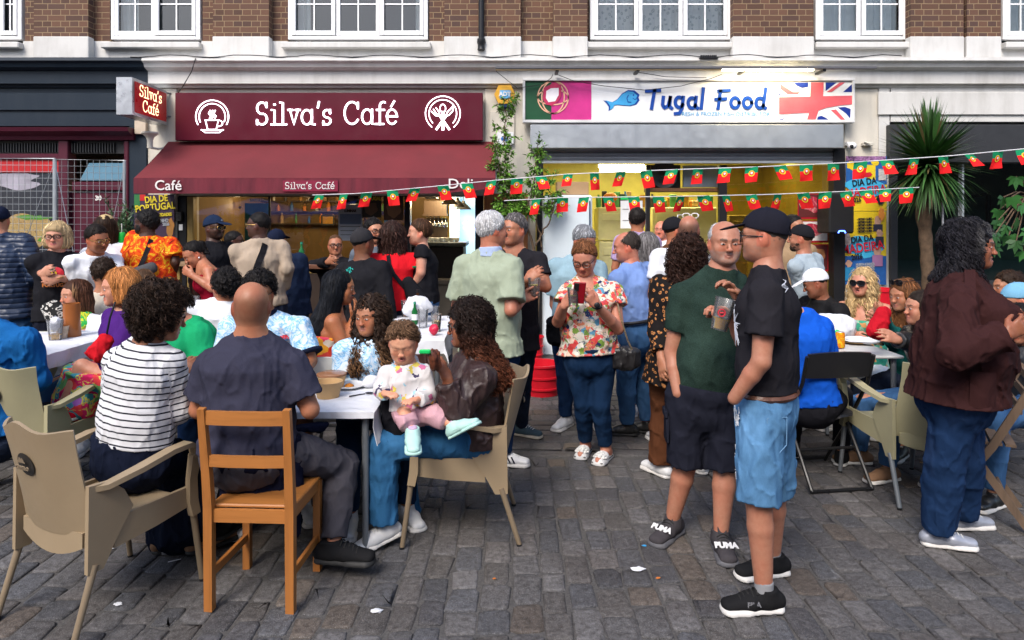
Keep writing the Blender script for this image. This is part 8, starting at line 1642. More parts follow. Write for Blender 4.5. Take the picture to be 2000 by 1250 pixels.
table(-3.05,-2.42,5.2,6.1,'small white clothed table behind the left group with a glass of beer',(.08,.06,.18,.05),cl='white cloth on the small table behind the left group',h=.86)
bt2=empty('bar_table',(-2.75,7.6,0),'tall brown bar table with black legs against the café window','table');q=MB();q.box((xa(578,7.45),7.45,1.15),(xa(655,7.45),8.1,1.20),bev=.006);q.build('tabletop',wood('bar_top_wood',(.13,.05,.025),4,0),bt2,world=True)
for px in(592,640):q=MB();q.tube([(xa(px,7.6),7.6,1.15),(xa(px,7.6),7.6,0)],.022,8);q.build('leg',BLACK,bt2,True,True)
lg_=empty('window_ledge',(-3.9,7.4,0),'brown wooden ledge with ochre posts left of the red vest woman','ledge');q=MB();q.box((xa(332,7.3),7.3,1.19),(xa(392,7.3),7.7,1.23),bev=.005);q.build('shelf',wood('ledge_wood',(.24,.15,.08),4,0),lg_,world=True)
for px in(345,385):q=MB();q.box((xa(px,7.4),7.4,0),(xa(px+6,7.4),7.45,1.19));q.build('post',GOLD,lg_,world=True)
# cups, bottles, bowls
CUPG=glassm('clear_plastic_cup',(.98,.98,.98),.05,alpha=1.5);t=[x for x in CUPG.node_tree.nodes if x.type=='MIX_SHADER'][0];_d=CUPG.node_tree.nodes.new('ShaderNodeBsdfDiffuse');_m=CUPG.node_tree.nodes.new('ShaderNodeMixShader');_m.inputs[0].default_value=.07;CUPG.node_tree.links.new(t.outputs[0],_m.inputs[1]);CUPG.node_tree.links.new(_d.outputs[0],_m.inputs[2]);CUPG.node_tree.links.new(_m.outputs[0],CUPG.node_tree.nodes['Material Output'].inputs[0]);BEER=plain('amber_beer',(.95,.50,.04),.15,var=.1);TEA=plain('brown_iced_tea',(.42,.15,.02),.15);CIDER=plain('pale_beer',(.62,.42,.05),.15)
def cup(pos,label,fill=BEER,f=.55,h=.115,r=.038,tilt=(0,0),extra=None,group='clear plastic cups on the tables'):
 o=empty('plastic_cup',pos,label,'cup',group);o.rotation_euler=(math.radians(tilt[0]),math.radians(tilt[1]),0)
 q=MB();q.lathe([(0,0),(r*.72,0),(r*.74,.004),(r*.98,h-.006),(r*1.04,h),(r*.96,h),(r*.92,h-.008),(r*.70,.006),(0,.006)],n=20);q.build('cup_wall',CUPG,o,True)
 if fill:z=h*f;q=MB();q.lathe([(0,.008),(r*.68,.008),(r*(.70+.23*f),z),(0,z)],n=18);q.build('drink',fill,o,True)
 if extra=='foam':q=MB();q.lathe([(0,h*f+.001),(r*(.70+.22*f),h*f+.001),(r*(.70+.23*f),h*f+.007),(0,h*f+.007)],n=18);q.build('foam',plain('beer_foam',(.7,.66,.55),.8),o,True)
 if extra=='napkin':q=MB();vv,ff=dome((0,0,h*.8),(r*.8,r*.7,h*.35),9,6);vv=vv+np.random.default_rng(3).normal(0,.004,vv.shape);q.add(vv,ff);q.build('napkin',CLOTH,o)
 if extra=='lemon':q=MB();q.lathe([(0,0),(r*.7,0),(r*.7,.006),(0,.006)],(0,0,h*f+.002),n=14);q.build('lemon_slice',plain('lemon',(.7,.55,.04),.4),o,True)
 return o
Tz=.731
def onT(px,py,h=Tz):d=(CAMZ-h)*FPX/(py-HY);return((px-1000)/FPX*d,d,h)
cup(onT(108,664,.856),'clear cup of beer stuffed with a napkin on the left table',f=.30,h=.14,r=.052,extra='napkin')
cup(onT(380,612,.866),'clear glass of beer on the small table behind the left group',f=.5,h=.15,r=.042)
cup(onT(361,764),'tall clear beer glass beside the striped top woman, near the yellow packet',f=.5,h=.15,r=.036)
cup(onT(793,619,.866),'clear cup of iced tea on the table behind the toddler',TEA,.7,.14,.046)
cup(onT(852,648,.866),'clear cup half full of pale beer, nearest on the table behind the toddler',CIDER,.6,.13,.040)
cup(onT(849,627,.866),'clear cup of amber drink behind the pale beer on the back table',TEA,.4,.12,.038);cup(onT(826,640,.866),'empty clear cup in the middle of the back table',None,h=.14,r=.042)
cup(onT(1657,662),'empty clear cup beside the crumpled paper on the right hand table',None,h=.13,r=.046);cup(onT(1717,674),'clear cup with a little beer by the reaching hand on the right hand table',CIDER,.18,.14,.048)
cup((pm['W']['R']+np.array([.035,.02,.0])+nrm(P(1042,574,4.68)-pm['W']['R'])*.055),'clear cup of pale drink with lemon held by the man in the green polo',None,h=.12,r=.045,extra='lemon',group=None)
hc=a['W']['R']*.35+P(1396,600,3.20)*.65
cup((hc[0]-.02,hc[1]-.035,hc[2]-.085),'clear beer cup with red crest held by the man in the black cap',BEER,.38,.15,.050,tilt=(0,14),extra='foam',group=None)
q=MB();cc=hc+np.array([-.02,-.084,-.0]);q.tube([cc+np.array([.016*math.cos(t),0,.016*math.sin(t)])for t in np.linspace(0,6.28,14)],.003,5);q.tube([cc+np.array([-.008,0,0]),cc+np.array([.008,0,0])],.004,5);cr_=q.build('crest',REDC,None);cr_.parent=[o for o in COL.objects if o.name.startswith('plastic_cup')][-1]
cr_.matrix_parent_inverse=Matrix.Translation(cr_.parent.location).inverted()if False else(Matrix.LocRotScale(cr_.parent.location,cr_.parent.rotation_euler,None)).inverted()
wl2=w['W']['L'];ph=P(1131,572,4.46);q=MB();Rp=np.array([nrm([.97,-.1,-.05]),nrm([.08,.9,.42]),nrm([.05,-.42,.9])]).T
pho=empty('phone',ph,'red-cased phone with dark camera lenses held up by the floral blouse woman','phone');q.obox(ph,(.078,.010,.160),Rp,bev=.004);q.build('case',plain('wine_red_phone_case',(.30,.006,.015),.3),pho,world=True)
q=MB();q.obox(ph+Rp@np.array([-.020,-.0065,.045]),(.030,.004,.055),Rp,bev=.001);q.build('camera_lenses',BLACK,pho,world=True)
cup(w['W']['R']+nrm(P(1116,575,4.49)-w['W']['R'])*.06+np.array([.03,-.03,-.04]),'clear cup with lemon in the other hand of the woman with the red phone',None,h=.12,r=.040,extra='lemon',group=None)
def lath(name,prof,pos,mat,label,cat,n=18,parts=(),**k):
 o=empty(name,pos,label,cat,k.get('group'));q=MB();q.lathe(prof,n=n);q.build('body',mat,o,True)
 for(nm,pr,m)in parts:q=MB();q.lathe(pr,n=n);q.build(nm,m,o,True)
 return o
lath('drinks_can',[(0,0),(.028,0),(.033,.008),(.033,.105),(.027,.118),(0,.116)],onT(1641,679),pattern('orange_can_print',[(0,(.65,.42,.02)),(.45,(.62,.20,.01)),(.62,(.35,.42,.05)),(.75,(.65,.50,.05))],src='noise',scale=22),'orange and yellow drinks can on the right hand table','can',parts=[('lid',[(0,.119),(.027,.119),(.028,.116)],STEEL)])
lath('drinks_can',[(0,0),(.028,0),(.033,.008),(.033,.105),(.027,.118),(0,.116)],hw['W']['L']+nrm(P(243,470,6.48)-hw['W']['L'])*.07+np.array([0,-.045,-.03]),plain('bright_green_can',(.02,.45,.06),.3),'small bright green can with a straw held by the Hawaiian shirt man','can',parts=[('straw',[(.003,.11),(.003,.20)],UPVC)])
lath('carafe',[(0,0),(.058,0),(.062,.01),(.054,.12),(.056,.235),(.050,.235),(.046,.12),(.054,.015),(0,.012)],onT(140,657,.856),plain('amber_glass_carafe',(.30,.10,.03),.12,var=.1),'tall amber brown carafe on the left table','carafe')
lath('paper_cup',[(0,0),(.032,0),(.044,.085),(.040,.085),(.028,.005),(0,.005)],onT(122,660,.856),plain('patterned_cup',(.55,.42,.30),.5,var=.5,scale=30),'small patterned paper cup between the beer and the carafe','cup')
KR=plain('kraft_paper',(.50,.32,.15),.7)
lath('paper_bowl',[(0,0),(.058,0),(.075,.082),(.078,.085),(.072,.085),(.055,.006),(0,.006)],onT(641,775),KR,'nearer kraft paper bowl on the main table, open','bowl',26)
lath('paper_bowl',[(0,0),(.064,0),(.080,.075),(.083,.078),(.06,.080),(0,.08)],onT(648,757),KR,'farther kraft paper bowl with a brown lid on the main table','bowl',26,[('lid',[(.0,.088),(.062,.088),(.084,.082),(.084,.072)],plain('brown_soup_lid',(.26,.12,.06),.2))])
PLT=plain('white_plate',(.66,.66,.66),.3)
lath('plate',[(0,0),(.06,0),(.095,.014),(.095,.017),(.06,.005),(0,.005)],onT(682,756),PLT,'white plate with a bit of food behind the paper bowls','plate',26,[('food',[(0,.024),(.02,.016),(.028,.007)],TEA)])
lath('plate',[(0,0),(.06,0),(.10,.014),(.10,.017),(.06,.005),(0,.005)],onT(372,735),PLT,'white plate of grilled food beside the green t-shirt person','plate',26,[('food',[(0,.03),(.03,.025),(.06,.007)],plain('grilled_meat',(.22,.08,.03),.5,var=.6,scale=40))])
lath('plate',[(0,0),(.07,0),(.11,.012),(.11,.015),(.07,.005),(0,.005)],onT(1670,669),KR,'kraft plate of leftovers behind the orange can','plate',26,[('food',[(0,.02),(.04,.018),(.07,.007)],MC['grilled_meat'])])
sp=onT(706,771);q=MB();q.tube([(sp[0]-.055,sp[1]-.05,Tz+.004),(sp[0]+.02,sp[1],Tz+.006)],[.004,.003],6);vv,ff=dome((sp[0]+.04,sp[1]+.014,Tz+.007),(.024,.015,.005),12,6);q.add(vv,ff);tag(q.build('spoon',plain('dark_plastic_spoon',(.03,.03,.035),.25),None,True),'dark plastic spoon lying on the main table','spoon')
def crumple(name,pos,r,mat,label,cat,seed=1,n=(22,14),rough=.16):
 g=np.random.default_rng(seed);vv,ff=dome((0,0,0),r,n[0],n[1]);
 k=1+rough*wob(vv*(1/np.array(r)),3.1,seed)+rough*.6*np.abs(wob(vv*(1/np.array(r)),7,seed+2));vv=vv*k[:,None];vv[:,2]-=vv[:,2].min();q=MB();q.add(vv+np.array(pos),ff);o=q.build(name,mat,None,True);return tag(o,label,cat)
crumple('crumpled_napkin',onT(726,757),(.050,.038,.034),CLOTH,'crumpled white napkin next to the toddler on the main table','napkin',2)
crumple('paper_wrapping',onT(1628,664),(.17,.11,.10),CLOTH,'big heap of crumpled white paper on the right hand table','paper',4,(30,18),.22)
crumple('paper_wrapping',onT(1685,672),(.14,.07,.025),CLOTH,'flat crumpled white paper beside the little beer on the right hand table','paper',5,(30,18),.3)
crumple('paper_wrapping',onT(815,628,.866),(.12,.14,.085),CLOTH,'crumpled white paper around the bottles on the back table','paper',6,(30,18),.25)
crumple('green_wrapper',tuple(np.array(onT(1622,664))+np.array([.0,-.115,.06])),(.022,.010,.020),plain('green_foil',(.02,.5,.10),.4),'small green wrapper stuck on the heap of white paper','wrapper',3)
crumple('red_wrapper',onT(848,655,.866),(.035,.03,.035),plain('red_foil',(.55,.02,.06),.4),'small crumpled red wrapper at the front of the back table','wrapper',8)
q=MB();c=np.array(onT(370,790));q.box(c+np.array([-.05,-.0,.0]),c+np.array([.05,.09,.045]),bev=.006);tag(q.build('packet',plain('yellow_packet',(.66,.48,.02),.35)),'yellow snack packet beside the striped top woman','packet')
BGR=plain('brown_bottle_glass',(.05,.02,.008),.12)
for i,(px,py,m,capm,lab)in enumerate(((803,612,BGR,REDC,'dark bottle with red cap, leftmost on the back table'),(816,622,BGR,BLACK,'brown beer bottle with red label on the back table'),(810,634,plain('green_bottle_glass',(.01,.12,.03),.12),GRNC,'short green bottle on the back table'),(589,523,plain('green_bottle_glass',(.01,.12,.03),.12),GRNC,'green beer bottle on the tall bar table'))):
 p_=onT(px,py,.866)if i<3 else(xa(589,7.65),7.65,1.2);s_=.75 if i==2 else 1
 lath('bottle',[(0,0),(.029*s_,0),(.031*s_,.01),(.031*s_,.14*s_),(.013*s_,.18*s_),(.012*s_,.23*s_),(0,.23*s_)],p_,m,lab,'bottle',14,[('label',[(.0318*s_,.05*s_),(.0318*s_,.11*s_)],[UPVC,REDC,UPVC,UPVC][i]),('cap',[(.0145*s_,.215*s_),(.0145*s_,.238*s_),(0,.24*s_)],capm)])
# food and bags in hands and laps
crumple('grilled_chicken',tuple(ll['W']['L']+nrm(P(858,704,3.26)-ll['W']['L'])*.10+np.array([-.045,-.02,.0])),(.030,.026,.055),plain('charred_meat',(.10,.03,.015),.35,var=.9,scale=60),'charred piece of grilled chicken in the hand of the leather jacket woman','food',3,(22,14),.4)
q=MB();c=P(830,687,3.3);q.obox(c,(.055,.02,.022),np.eye(3),bev=.006);tag(q.build('green_clip',plain('green_plastic',(.01,.45,.10),.35)),'small green plastic clip held beside the grilled chicken','clip')
def softbag(name,pts,rr_,mat,label,side=(1,0,0),vs=.008,strap_=None):
 f=Field();a_,b2=np.array(pts[0]),np.array(pts[1]);f.ell(a_,b2,np.array(side),*rr_,.03);f.solve(vs,cloth_disp(.010,4));V,Fc=f.mesh();o=empty(name,(a_+b2)/2,label,'bag');mkobj('pouch',V,Fc,mat,o,True,world=True)
 if strap_:q=MB();q.tube(strap_[0],strap_[1],6);q.build('strap',strap_[2],o,True,True)
 return o
softbag('black_bag',(P(764,782,3.56),P(778,838,3.58)),(.060,.05,.075,.06),fabric('black_bag_cloth',(.010,.010,.013),wr=1.2),'soft black bag on the lap between the table corner and the toddler')
softbag('red_bag',(P(205,662,4.05),P(190,690,4.05)),(.045,.035,.058,.045),fabric('red_bag_cloth',(.50,.012,.02),wr=1.1),'red cloth bag on the lap of the ginger bob woman',strap_=([P(208,655,4.05),P(215,620,4.02),P(225,590,4.05)],.006,BLACK))
softbag('leopard_bag',(P(100,600,5.0),P(112,622,5.0)),(.07,.04,.08,.05),pattern('white_leopard_cloth',[(0,(.01,.01,.01)),(.25,(.5,.48,.44)),(.45,(.02,.02,.02))],src='voro',scale=30,warp=.03),'small black and white leopard print bag behind the left table')
GCH=plain('gold_chain',(.55,.42,.25),.3,.8,var=.6,scale=90)
softbag('handbag',(P(1222,688,4.72),P(1222,712,4.72)),(.105,.04,.10,.04),leather('black_handbag_leather',(.012,.011,.012),.4),'black handbag on a gold chain hanging behind the floral blouse woman',strap_=([P(1200,565,4.72),P(1212,620,4.66),P(1226,665,4.68),P(1238,690,4.70)],.006,GCH))
softbag('cap_in_hand',(P(1084,628,5.35),P(1086,665,5.35)),(.07,.05,.06,.045),fabric('black_cap_felt',(.012,.012,.014)),'black cap hanging from the hand of the man in the pale blue polo')
softbag('black_bag',(P(1668,668,5.55),P(1684,674,5.55)),(.06,.04,.07,.04),MC['black_bag_cloth'],'black bag on the lap of the blonde woman behind the right hand table')
softbag('red_jacket',(P(1726,612,4.80),P(1712,650,4.78)),(.045,.04,.075,.045),fabric('red_jacket_cloth',(.42,.010,.02),wr=1.3),'bright red jacket slung over the arm of the auburn-haired woman');COL.objects['red_jacket']['category']='jacket'
# red buckets
RB=plain('red_bucket_plastic',(.55,.010,.022),.35)
def bucket(pos,r,h,label,txt=None):
 o=empty('red_bucket',pos,label,'bucket');q=MB();pr=[(0,0),(r*.86,0),(r*.9,h*.2),(r*.97,h*.21),(r*.97,h*.26),(r*.92,h*.27),(r*.95,h*.55),(r*1.01,h*.56),(r*1.01,h*.62),(r*.96,h*.63),(r*1.0,h*.93),(r*1.06,h*.94),(r*1.06,h),(r*.97,h),(r*.82,.02),(0,.02)];q.lathe(pr,n=30);q.build('tub',RB,o,True)
 if txt:text_mesh('lettering',txt,h*.35,UPVC,o,(0,-r*1.06,h*.4),bold=.003)
bucket((xa(1063,6.1),6.7,0),.19,.30,'stack of round red tubs on the ground between the two shop fronts')
bucket((xa(1714,6.9),6.9,.62),.16,.38,'tall red plastic bucket with white letters behind the blonde woman in sunglasses','BOO')
q=MB();q.box((xa(1675,6.9),6.72,0),(xa(1752,6.9),7.1,.62),bev=.01);tag(q.build('bucket_stand',plain('pale_grey_crate',(.42,.40,.37),.6)),'pale grey crate under the red bucket behind the right hand table','crate')
# bunting
FG,FR=fabric('flag_green',(.010,.20,.085)),fabric('flag_red',(.66,.018,.02));FY=plain('flag_yellow',(.70,.52,.03),.7);CORDM=plain('white_cord',(.62,.62,.64),.8)
def bunting(label,cord,flags,seed):
 r=empty('bunting',P(*cord[len(cord)//2]),label,'bunting');pts=[P(*c)for c in cord];q=MB()
 xs=np.linspace(0,len(pts)-1,60);pp=[np.array([np.interp(t,range(len(pts)),[p[k]for p in pts])for k in range(3)])for t in xs];q.tube(pp,.005,5);q.build('cord',CORDM,r,True,True)
 cx=[c[0]for c in cord];rr=random.Random(seed)
 for fx in flags:
  u=np.interp(fx,cx,range(len(cord)));p=np.array([np.interp(u,range(len(pts)),[q_[k]for q_ in pts])for k in range(3)])
  m=p[1]/FPX*(1.0);W=.118*rr.uniform(.92,1.1);H_=.165*rr.uniform(.92,1.08);tw=rr.uniform(-.8,.8);lift=max(0,rr.gauss(.1,.7));sk=rr.uniform(-.6,.6)
  dx=np.array([math.cos(tw),math.sin(tw),.09]);dn=nrm(np.array([sk*.6,-.75*lift,-1.0]))
  def pt(u_,v_,o=0):
   w_=np.array([0,-1,0])*(.018*math.sin(3.5*v_+u_*3+tw*5)*v_);return p+dx*(u_-.5)*W+dn*v_*H_+w_+np.array([0,-o,0])
  V=[pt(i/4,j/5)for j in range(6)for i in range(5)];F=[(j*5+i,j*5+i+1,(j+1)*5+i+1,(j+1)*5+i)for j in range(5)for i in range(4)];mi=[0 if j<2 else 1 for j in range(5)for i in range(4)]
  fo=mkobj('flag',V,F,None,r,True,None,True,[FG,FR],mi)
  ring=[pt(.5+.24*math.cos(t),.42+.20*math.sin(t),.004)for t in np.linspace(0,6.28,15)[:-1]];mb=MB();mb.add([pt(.5,.42,.004)]+ring,[(0,(i+1)%14+1,i+1)for i in range(14)]);eo=mb.build('emblem',FY,fo,world=True)
  mb=MB();mb.add([pt(.5+a_*.15,.42+b2*.13,.007)for a_,b2 in((-1,-1),(1,-1),(1,.3),(0,1.1),(-1,.3))],[(4,3,2,1,0)]);mb.add([pt(.5+a_*.08,.40+b2*.07,.009)for a_,b2 in((-1,-1),(1,-1),(1,.3),(0,1.1),(-1,.3))],[(4,3,2,1,0)],1);mb.build('shield',None,fo,world=True,mats=[FR,UPVC])
bunting('upper string of small Portuguese flags rising from the café awning to the top right',[(610,381,8.0),(700,378,7.8),(860,363,7.6),(960,353,7.4),(1110,340,7.2),(1300,332,7.0),(1480,326,6.9),(1650,318,6.8),(1850,305,6.6),(2030,288,6.4)],[625,672,717,767,812,865,912,960,1011,1057,1110,1162,1215,1262,1313,1364,1417,1468,1523,1575,1628,1682,1732,1788,1842,1893,1951,1998],3)
bunting('lower string of small Portuguese flags across the fish shop opening',[(985,392,8.0),(1100,386,7.6),(1300,384,7.3),(1500,380,7.2),(1650,374,7.2),(1795,366,7.4)],[1049,1099,1142,1189,1239,1286,1331,1374,1418,1467,1520,1568,1612,1651,1688,1727,1770],8)
# ---------------------------------------------------------------- plants
def leafmat(name,a_,b2,rough=.5):
 t=NT(name);at=t.new('ShaderNodeVertexColor',layer_name='Col');col=t.mix(t.noise(20,2),at.outputs[0],t.mix(1.0,at.outputs[0],(.6,.7,.5),'MULTIPLY'));MC[name]=t.done(col,rough,0,Specular_IOR_Level=.35);return MC[name]
LEAF=leafmat('foliage',0,0)
def leaves(pos,dirs,L,W,cols,bend=.3,seed=1,cup_=.15):
 g=np.random.default_rng(seed);n=len(pos);d=dirs/np.linalg.norm(dirs,axis=1)[:,None];s_=np.cross(d,g.normal(0,1,(n,3))*.5+np.array([0,0,1.]));s_/=np.linalg.norm(s_,axis=1)[:,None]+1e-9;N=np.cross(s_,d);L=np.broadcast_to(L,(n,))[:,None];W=np.broadcast_to(W,(n,))[:,None]
 P_=[pos,pos+d*L*.4+s_*W/2-N*W*cup_,pos+d*L*.45+N*0,pos+d*L*.4-s_*W/2-N*W*cup_,pos+d*L-np.array([0,0,1.])*L*bend]
 V=np.stack(P_,1).reshape(-1,3);F=(np.array([(0,1,4,2),(0,2,4,3)])[None]+np.arange(n)[:,None,None]*5).reshape(-1,4);C=np.repeat(cols[:,None],5,1).reshape(-1,3);return V,F,C
def lobj(parent,name,sets,mat=LEAF):
 V=[];F=[];C=[];n=0
 for v,f,c in sets:V.append(v);F.append(f+n);C.append(c);n+=len(v)
 return mkobj(name,np.concatenate(V),np.concatenate(F),mat,parent,False,{'Col':np.concatenate(C)},world=True)
BARK=plain('rough_bark',(.10,.065,.04),.9,var=.5,scale=14,bump=.8,bs=40)
# palm (yucca-like) at the dark shopfront
pb=P(1815,345,8.0);pr_=empty('palm_tree',(pb[0],pb[1],0),'spiky palm tree with rough trunk in front of the dark right hand shop','tree')
q=MB();hts=np.linspace(0,pb[2],26);q.tube([(pb[0]-.05+.04*math.sin(z*2),pb[1],z)for z in hts],[.068+.008*((i*7)%3-1)*.6+(.014 if z>1.6 else 0)for i,z in enumerate(hts)],12);q.build('trunk',BARK,pr_,True,True)
g=np.random.default_rng(5);n=950;az=g.uniform(0,6.28,n);el=np.arcsin(np.clip(g.uniform(-.7,1.15,n),-1,.99));dr=np.stack([np.cos(az)*np.cos(el),np.sin(az)*np.cos(el),np.sin(el)],1);base=pb+np.array([0,0,.12])+np.stack([0*az,0*az,(el/1.6)*.13],1)
sets=[];L=g.uniform(.46,.74,n)*np.where(el<-.2,.8,1.0);segs=4;s_=np.cross(dr,(0,0,1.));s_/=np.linalg.norm(s_,axis=1)[:,None]+1e-6;pts=[]
for k in range(segs+1):t=k/segs;pts.append(base+dr*(L*t)[:,None]-np.array([0,0,1.])*(.10*t*t*np.cos(el))[:,None]*(1+1.5*(el<-.1))[:,None])
wd=[.026,.036,.030,.018,.001];V=np.stack([p_+s_*sgn*wd[k]/2 for k,p_ in enumerate(pts)for sgn in(-1,1)],1).reshape(-1,3);F=(np.array([(2*k,2*k+1,2*k+3,2*k+2)for k in range(segs)])[None]+np.arange(n)[:,None,None]*10).reshape(-1,4)
cc_=np.array([.040,.105,.026])[None]*g.uniform(.4,1.7,(n,1));cc_[g.uniform(0,1,n)<.07]=(.16,.11,.05);lobj(pr_,'crown',[(V,F,np.repeat(cc_[:,None],10,1).reshape(-1,3))])
q=MB();q.tube([P(1844,600,7.9),P(1841,395,7.9)],.012,6);tag(q.build('support_pole',CORDM,None,True),'thin white pole standing behind the palm trunk','pole')
# climbing shrub between the shops
cl=empty('climbing_shrub',(xa(1050,8.3),8.3,0),'light green leafy climbing shrub between the café and the fish shop','plant');q=MB();sets=[];g=np.random.default_rng(9)
stems=[[(1048,705),(1052,560),(1040,470),(1010,400),(990,330),(985,260),(992,190)],[(1050,560),(1062,500),(1052,450),(1030,410),(1045,350),(1050,290)],[(1045,480),(1070,440),(1082,400),(1070,360)],[(1012,405),(990,380),(975,330),(972,290)],[(1020,420),(1000,430),(985,400)]]
for si,st2 in enumerate(stems):
 pp=[P(x,y,8.45-.05*si)for x,y in st2];xs=np.linspace(0,len(pp)-1,5*len(pp));c3=[np.array([np.interp(t,range(len(pp)),[p_[k]for p_ in pp])for k in range(3)])+g.normal(0,.012,3)for t in xs];q.tube(c3,np.linspace(.020 if si==0 else.012,.004,len(c3)),6)
 for t,c in zip(xs,c3):
  if c[2]<1.72:continue
  for b3 in range(3):
   dv=nrm(g.normal(0,1,3)*np.array([1,.7,.6])+np.array([0,-.2,.35]));Lb=g.uniform(.06,.20);tip=c+dv*Lb;q.tube([c,tip],.003,4)
   m=18;tt=g.uniform(.3,1.05,m)[:,None];sets.append(leaves(c+dv*Lb*tt+g.normal(0,.008,(m,3)),g.normal(0,.8,(m,3))+dv*1.0,g.uniform(.045,.075,m),g.uniform(.016,.026,m),np.array([.15,.32,.04])[None]*g.uniform(.3,1.5,(m,1)),.2,int(g.integers(99))))
q.build('stem',BARK,cl,True,True);lobj(cl,'foliage',sets)
bucket((xa(1040,8.5),8.35,0),.13,.28,'red pot at the foot of the climbing shrub')
# olive shrub by the door numbered 30
ol=empty('olive_shrub',(xa(238,7.6),7.6,0),'grey green olive shrub in front of the maroon door numbered 30','plant');q=MB();sets=[]
for k in range(26):
 b0=np.array([xa(240,7.6)+g.uniform(-.03,.03),7.6,.9]);tip=P(238+g.normal(0,20),415+g.uniform(-22,45),7.6+g.uniform(-.15,.15))if k else P(204,378,7.6);mid_=(b0+tip)/2+g.normal(0,.03,3);q.tube([b0,mid_,tip],[.006,.004,.002],4)
 m=46;t=g.uniform(.45,1,m)[:,None];sets.append(leaves(mid_+(tip-mid_)*(2*t-1),g.normal(0,.7,(m,3))+np.array([0,0,.6]),g.uniform(.05,.085,m),.020,np.array([.05,.10,.045])[None]*g.uniform(.5,1.6,(m,1)),.05,k))
q.build('stem',BARK,ol,True,True);lobj(ol,'foliage',sets);lath('plant_pot',[(0,0),(.14,0),(.18,.45),(.16,.45),(0,.4)],(xa(240,7.6),7.6,0),CHAR,'dark plant pot under the olive shrub','pot',20)
# fig branch at the right edge
fg_=empty('fig_tree',(xa(2040,6.6),6.6,0),'fig tree with big lobed green leaves reaching in at the right edge','tree');q=MB();q.tube([(xa(2060,6.6),6.6,0),(xa(2050,6.6),6.6,1.4),P(2010,370,6.6)],[.04,.03,.02],8);sets=[]
for(px,py)in((1952,410),(1965,440),(1945,455),(1985,470),(1995,400),(1975,385),(1942,480),(1990,430),(1960,385),(1985,345),(2000,490),(1950,430),(2010,450),(1970,460)):
 c=P(px,py,6.5+g.uniform(-.12,.12));q.tube([P(2010,380,6.6),(P(2010,380,6.6)+c)/2+np.array([0,0,.04]),c],.006,5);nf=nrm(np.array([g.normal(0,.35),-1,g.normal(0,.4)]));dn=nrm(np.array([g.normal(0,.4),0,-1]));sd_=np.cross(nf,dn);cg_=np.array([.035,.13,.03])*g.uniform(.5,1.5)
 for a_ in(-1.25,-.62,0,.62,1.25):
  d_=dn*math.cos(a_)+sd_*math.sin(a_);Lf=.135*(1-.22*abs(a_));V=np.array([c,c+d_*Lf*.5+np.cross(nf,d_)*.026,c+d_*Lf*.55,c+d_*Lf*.5-np.cross(nf,d_)*.026,c+d_*Lf]);sets.append((V,np.array([(0,1,4,2),(0,2,4,3)]),np.tile(cg_,(5,1))))
q.build('trunk',BARK,fg_,True,True);lobj(fg_,'crown',sets)
# litter
for i,(px,py,s_,m,lab)in enumerate(((1247,1116,.030,CLOTH,'scrap of white paper on the cobbles left of the black trainers'),(736,1197,.026,CLOTH,'scrap of white paper on the cobbles below the table leg'),(230,1183,.018,CLOTH,'small white crumb of paper between the beige armchair and the wooden chair'),(1286,1131,.012,ORGC,'orange cigarette end beside the white paper scrap'),(1258,1068,.013,LB,'tiny blue bottle cap near the grey trainers'),(965,1132,.010,ORGC,'small orange crumb on the cobbles in the middle foreground'),(890,830,.016,KR,'small brown paper scrap near the white striped trainers'),(218,1073,.016,CLOTH,'tiny white scrap under the nearest beige armchair'),(430,1012,.010,CLOTH,'white crumb under the wooden chair'),(1470,890,.02,KR,'brown scrap behind the denim shorts'),(1800,905,.014,KR,'small scrap of paper by the right hand table'))):
 c=G(px,py);vv,ff=dome((0,0,0),(s_,s_*.6,s_*.25),9,5);vv=vv*(1+.35*g.normal(0,1,(len(vv),1))*.5);q=MB();q.add(vv+c+np.array([0,0,s_*.25+.003]),ff);tag(q.build('litter',m),lab,'litter')
q=MB();c=G(340,1100);q.tube([c+np.array([-.03,.0,.006]),c+np.array([.02,.03,.006])],.002,4);tag(q.build('stick',CORDM),'thin white stick on the cobbles beside the wooden chair','litter')
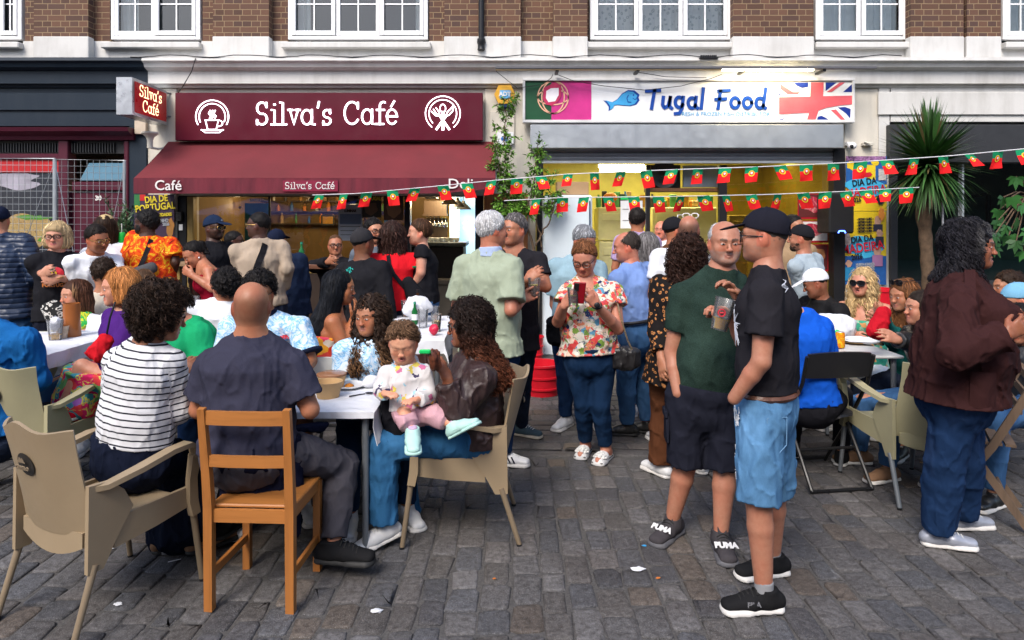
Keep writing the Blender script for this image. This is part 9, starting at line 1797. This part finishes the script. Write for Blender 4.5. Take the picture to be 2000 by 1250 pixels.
# stock inside the two shops, seen past the crowd
STK=[plain('stock_'+n,c,.4,var=.3,scale=20)for n,c in(('white',(.6,.6,.55)),('tan',(.4,.26,.12)),('orange',(.6,.2,.03)),('green',(.08,.25,.08)),('dark',(.03,.03,.03)),('blue',(.05,.15,.4)),('amber',(.4,.2,.03)))]
rr=random.Random(21)
for i in range(26):
 px=1172+i*8.6+rr.uniform(-2,2);d=9.92 if px<1262 else 10.25;h=rr.uniform(.07,.24);wd_=rr.uniform(.02,.05);q=MB();c=np.array([xa(px,d),d+.1,za(405,d if px>1262 else 9.9)])
 if i%3==0:q.lathe([(0,0),(wd_,0),(wd_,h*.7),(wd_*.4,h*.85),(wd_*.4,h),(0,h)],c,10)
 else:q.box(c-np.array([wd_,wd_,0]),c+np.array([wd_,wd_,h]),bev=.006)
 j_=i//3 if i%3==0 else i-i//3-1;tag(q.build(('jar' if i%3==0 else 'carton'),STK[rr.randrange(7)]),ORD[j_]+(' small jar' if i%3==0 else ' small carton')+' from the left on top of the cream cabinets','jar' if i%3==0 else 'carton','jars on the fish shop cabinets' if i%3==0 else 'cartons on the fish shop cabinets')
sf=empty('wall_shelf',(xa(520,11.8),11.9,1.5),'dark wall shelves with bottles at the back of the café','shelf');q=MB()
for py in(392,412,436):q.box((xa(400,12),11.95,za(py,12)-.02),(xa(780,12),12.18,za(py,12)))
q.build('shelf_board',MC['dark_shelf_wood'],sf,world=True)
for i in range(44):
 py=(392,412,436)[i%3];px=405+i*8.5+rr.uniform(-3,3);h=rr.uniform(.10,.2);r_=rr.uniform(.02,.035);q=MB();q.lathe([(0,0),(r_,0),(r_,h*.6),(r_*.4,h*.8),(r_*.4,h),(0,h)],(xa(px,12),12.05,za(py,12)),8)
 tag(q.build('bottle',STK[rr.randrange(7)]),ORD[i//3]+' bottle from the left on the '+('upper','middle','lower')[i%3]+' shelf at the back of the café','bottle','bottles on the café wall shelves')
for k,(px,py,w_,h_)in enumerate(((410,392,22,26),(640,430,26,20),(690,395,18,24))):
 poster('framed_picture',['brown framed picture on the café back wall at the left','dark framed picture low on the café back wall','small framed picture high on the café back wall at the right'][k],((px-w_/2,py-h_/2),(px+w_/2,py+h_/2)),11.9,STK[4],[],[('r',px-w_/2+3,py-h_/2+3,px+w_/2-3,py+h_/2-3,STK[(1,6,0)[k]])],'picture')
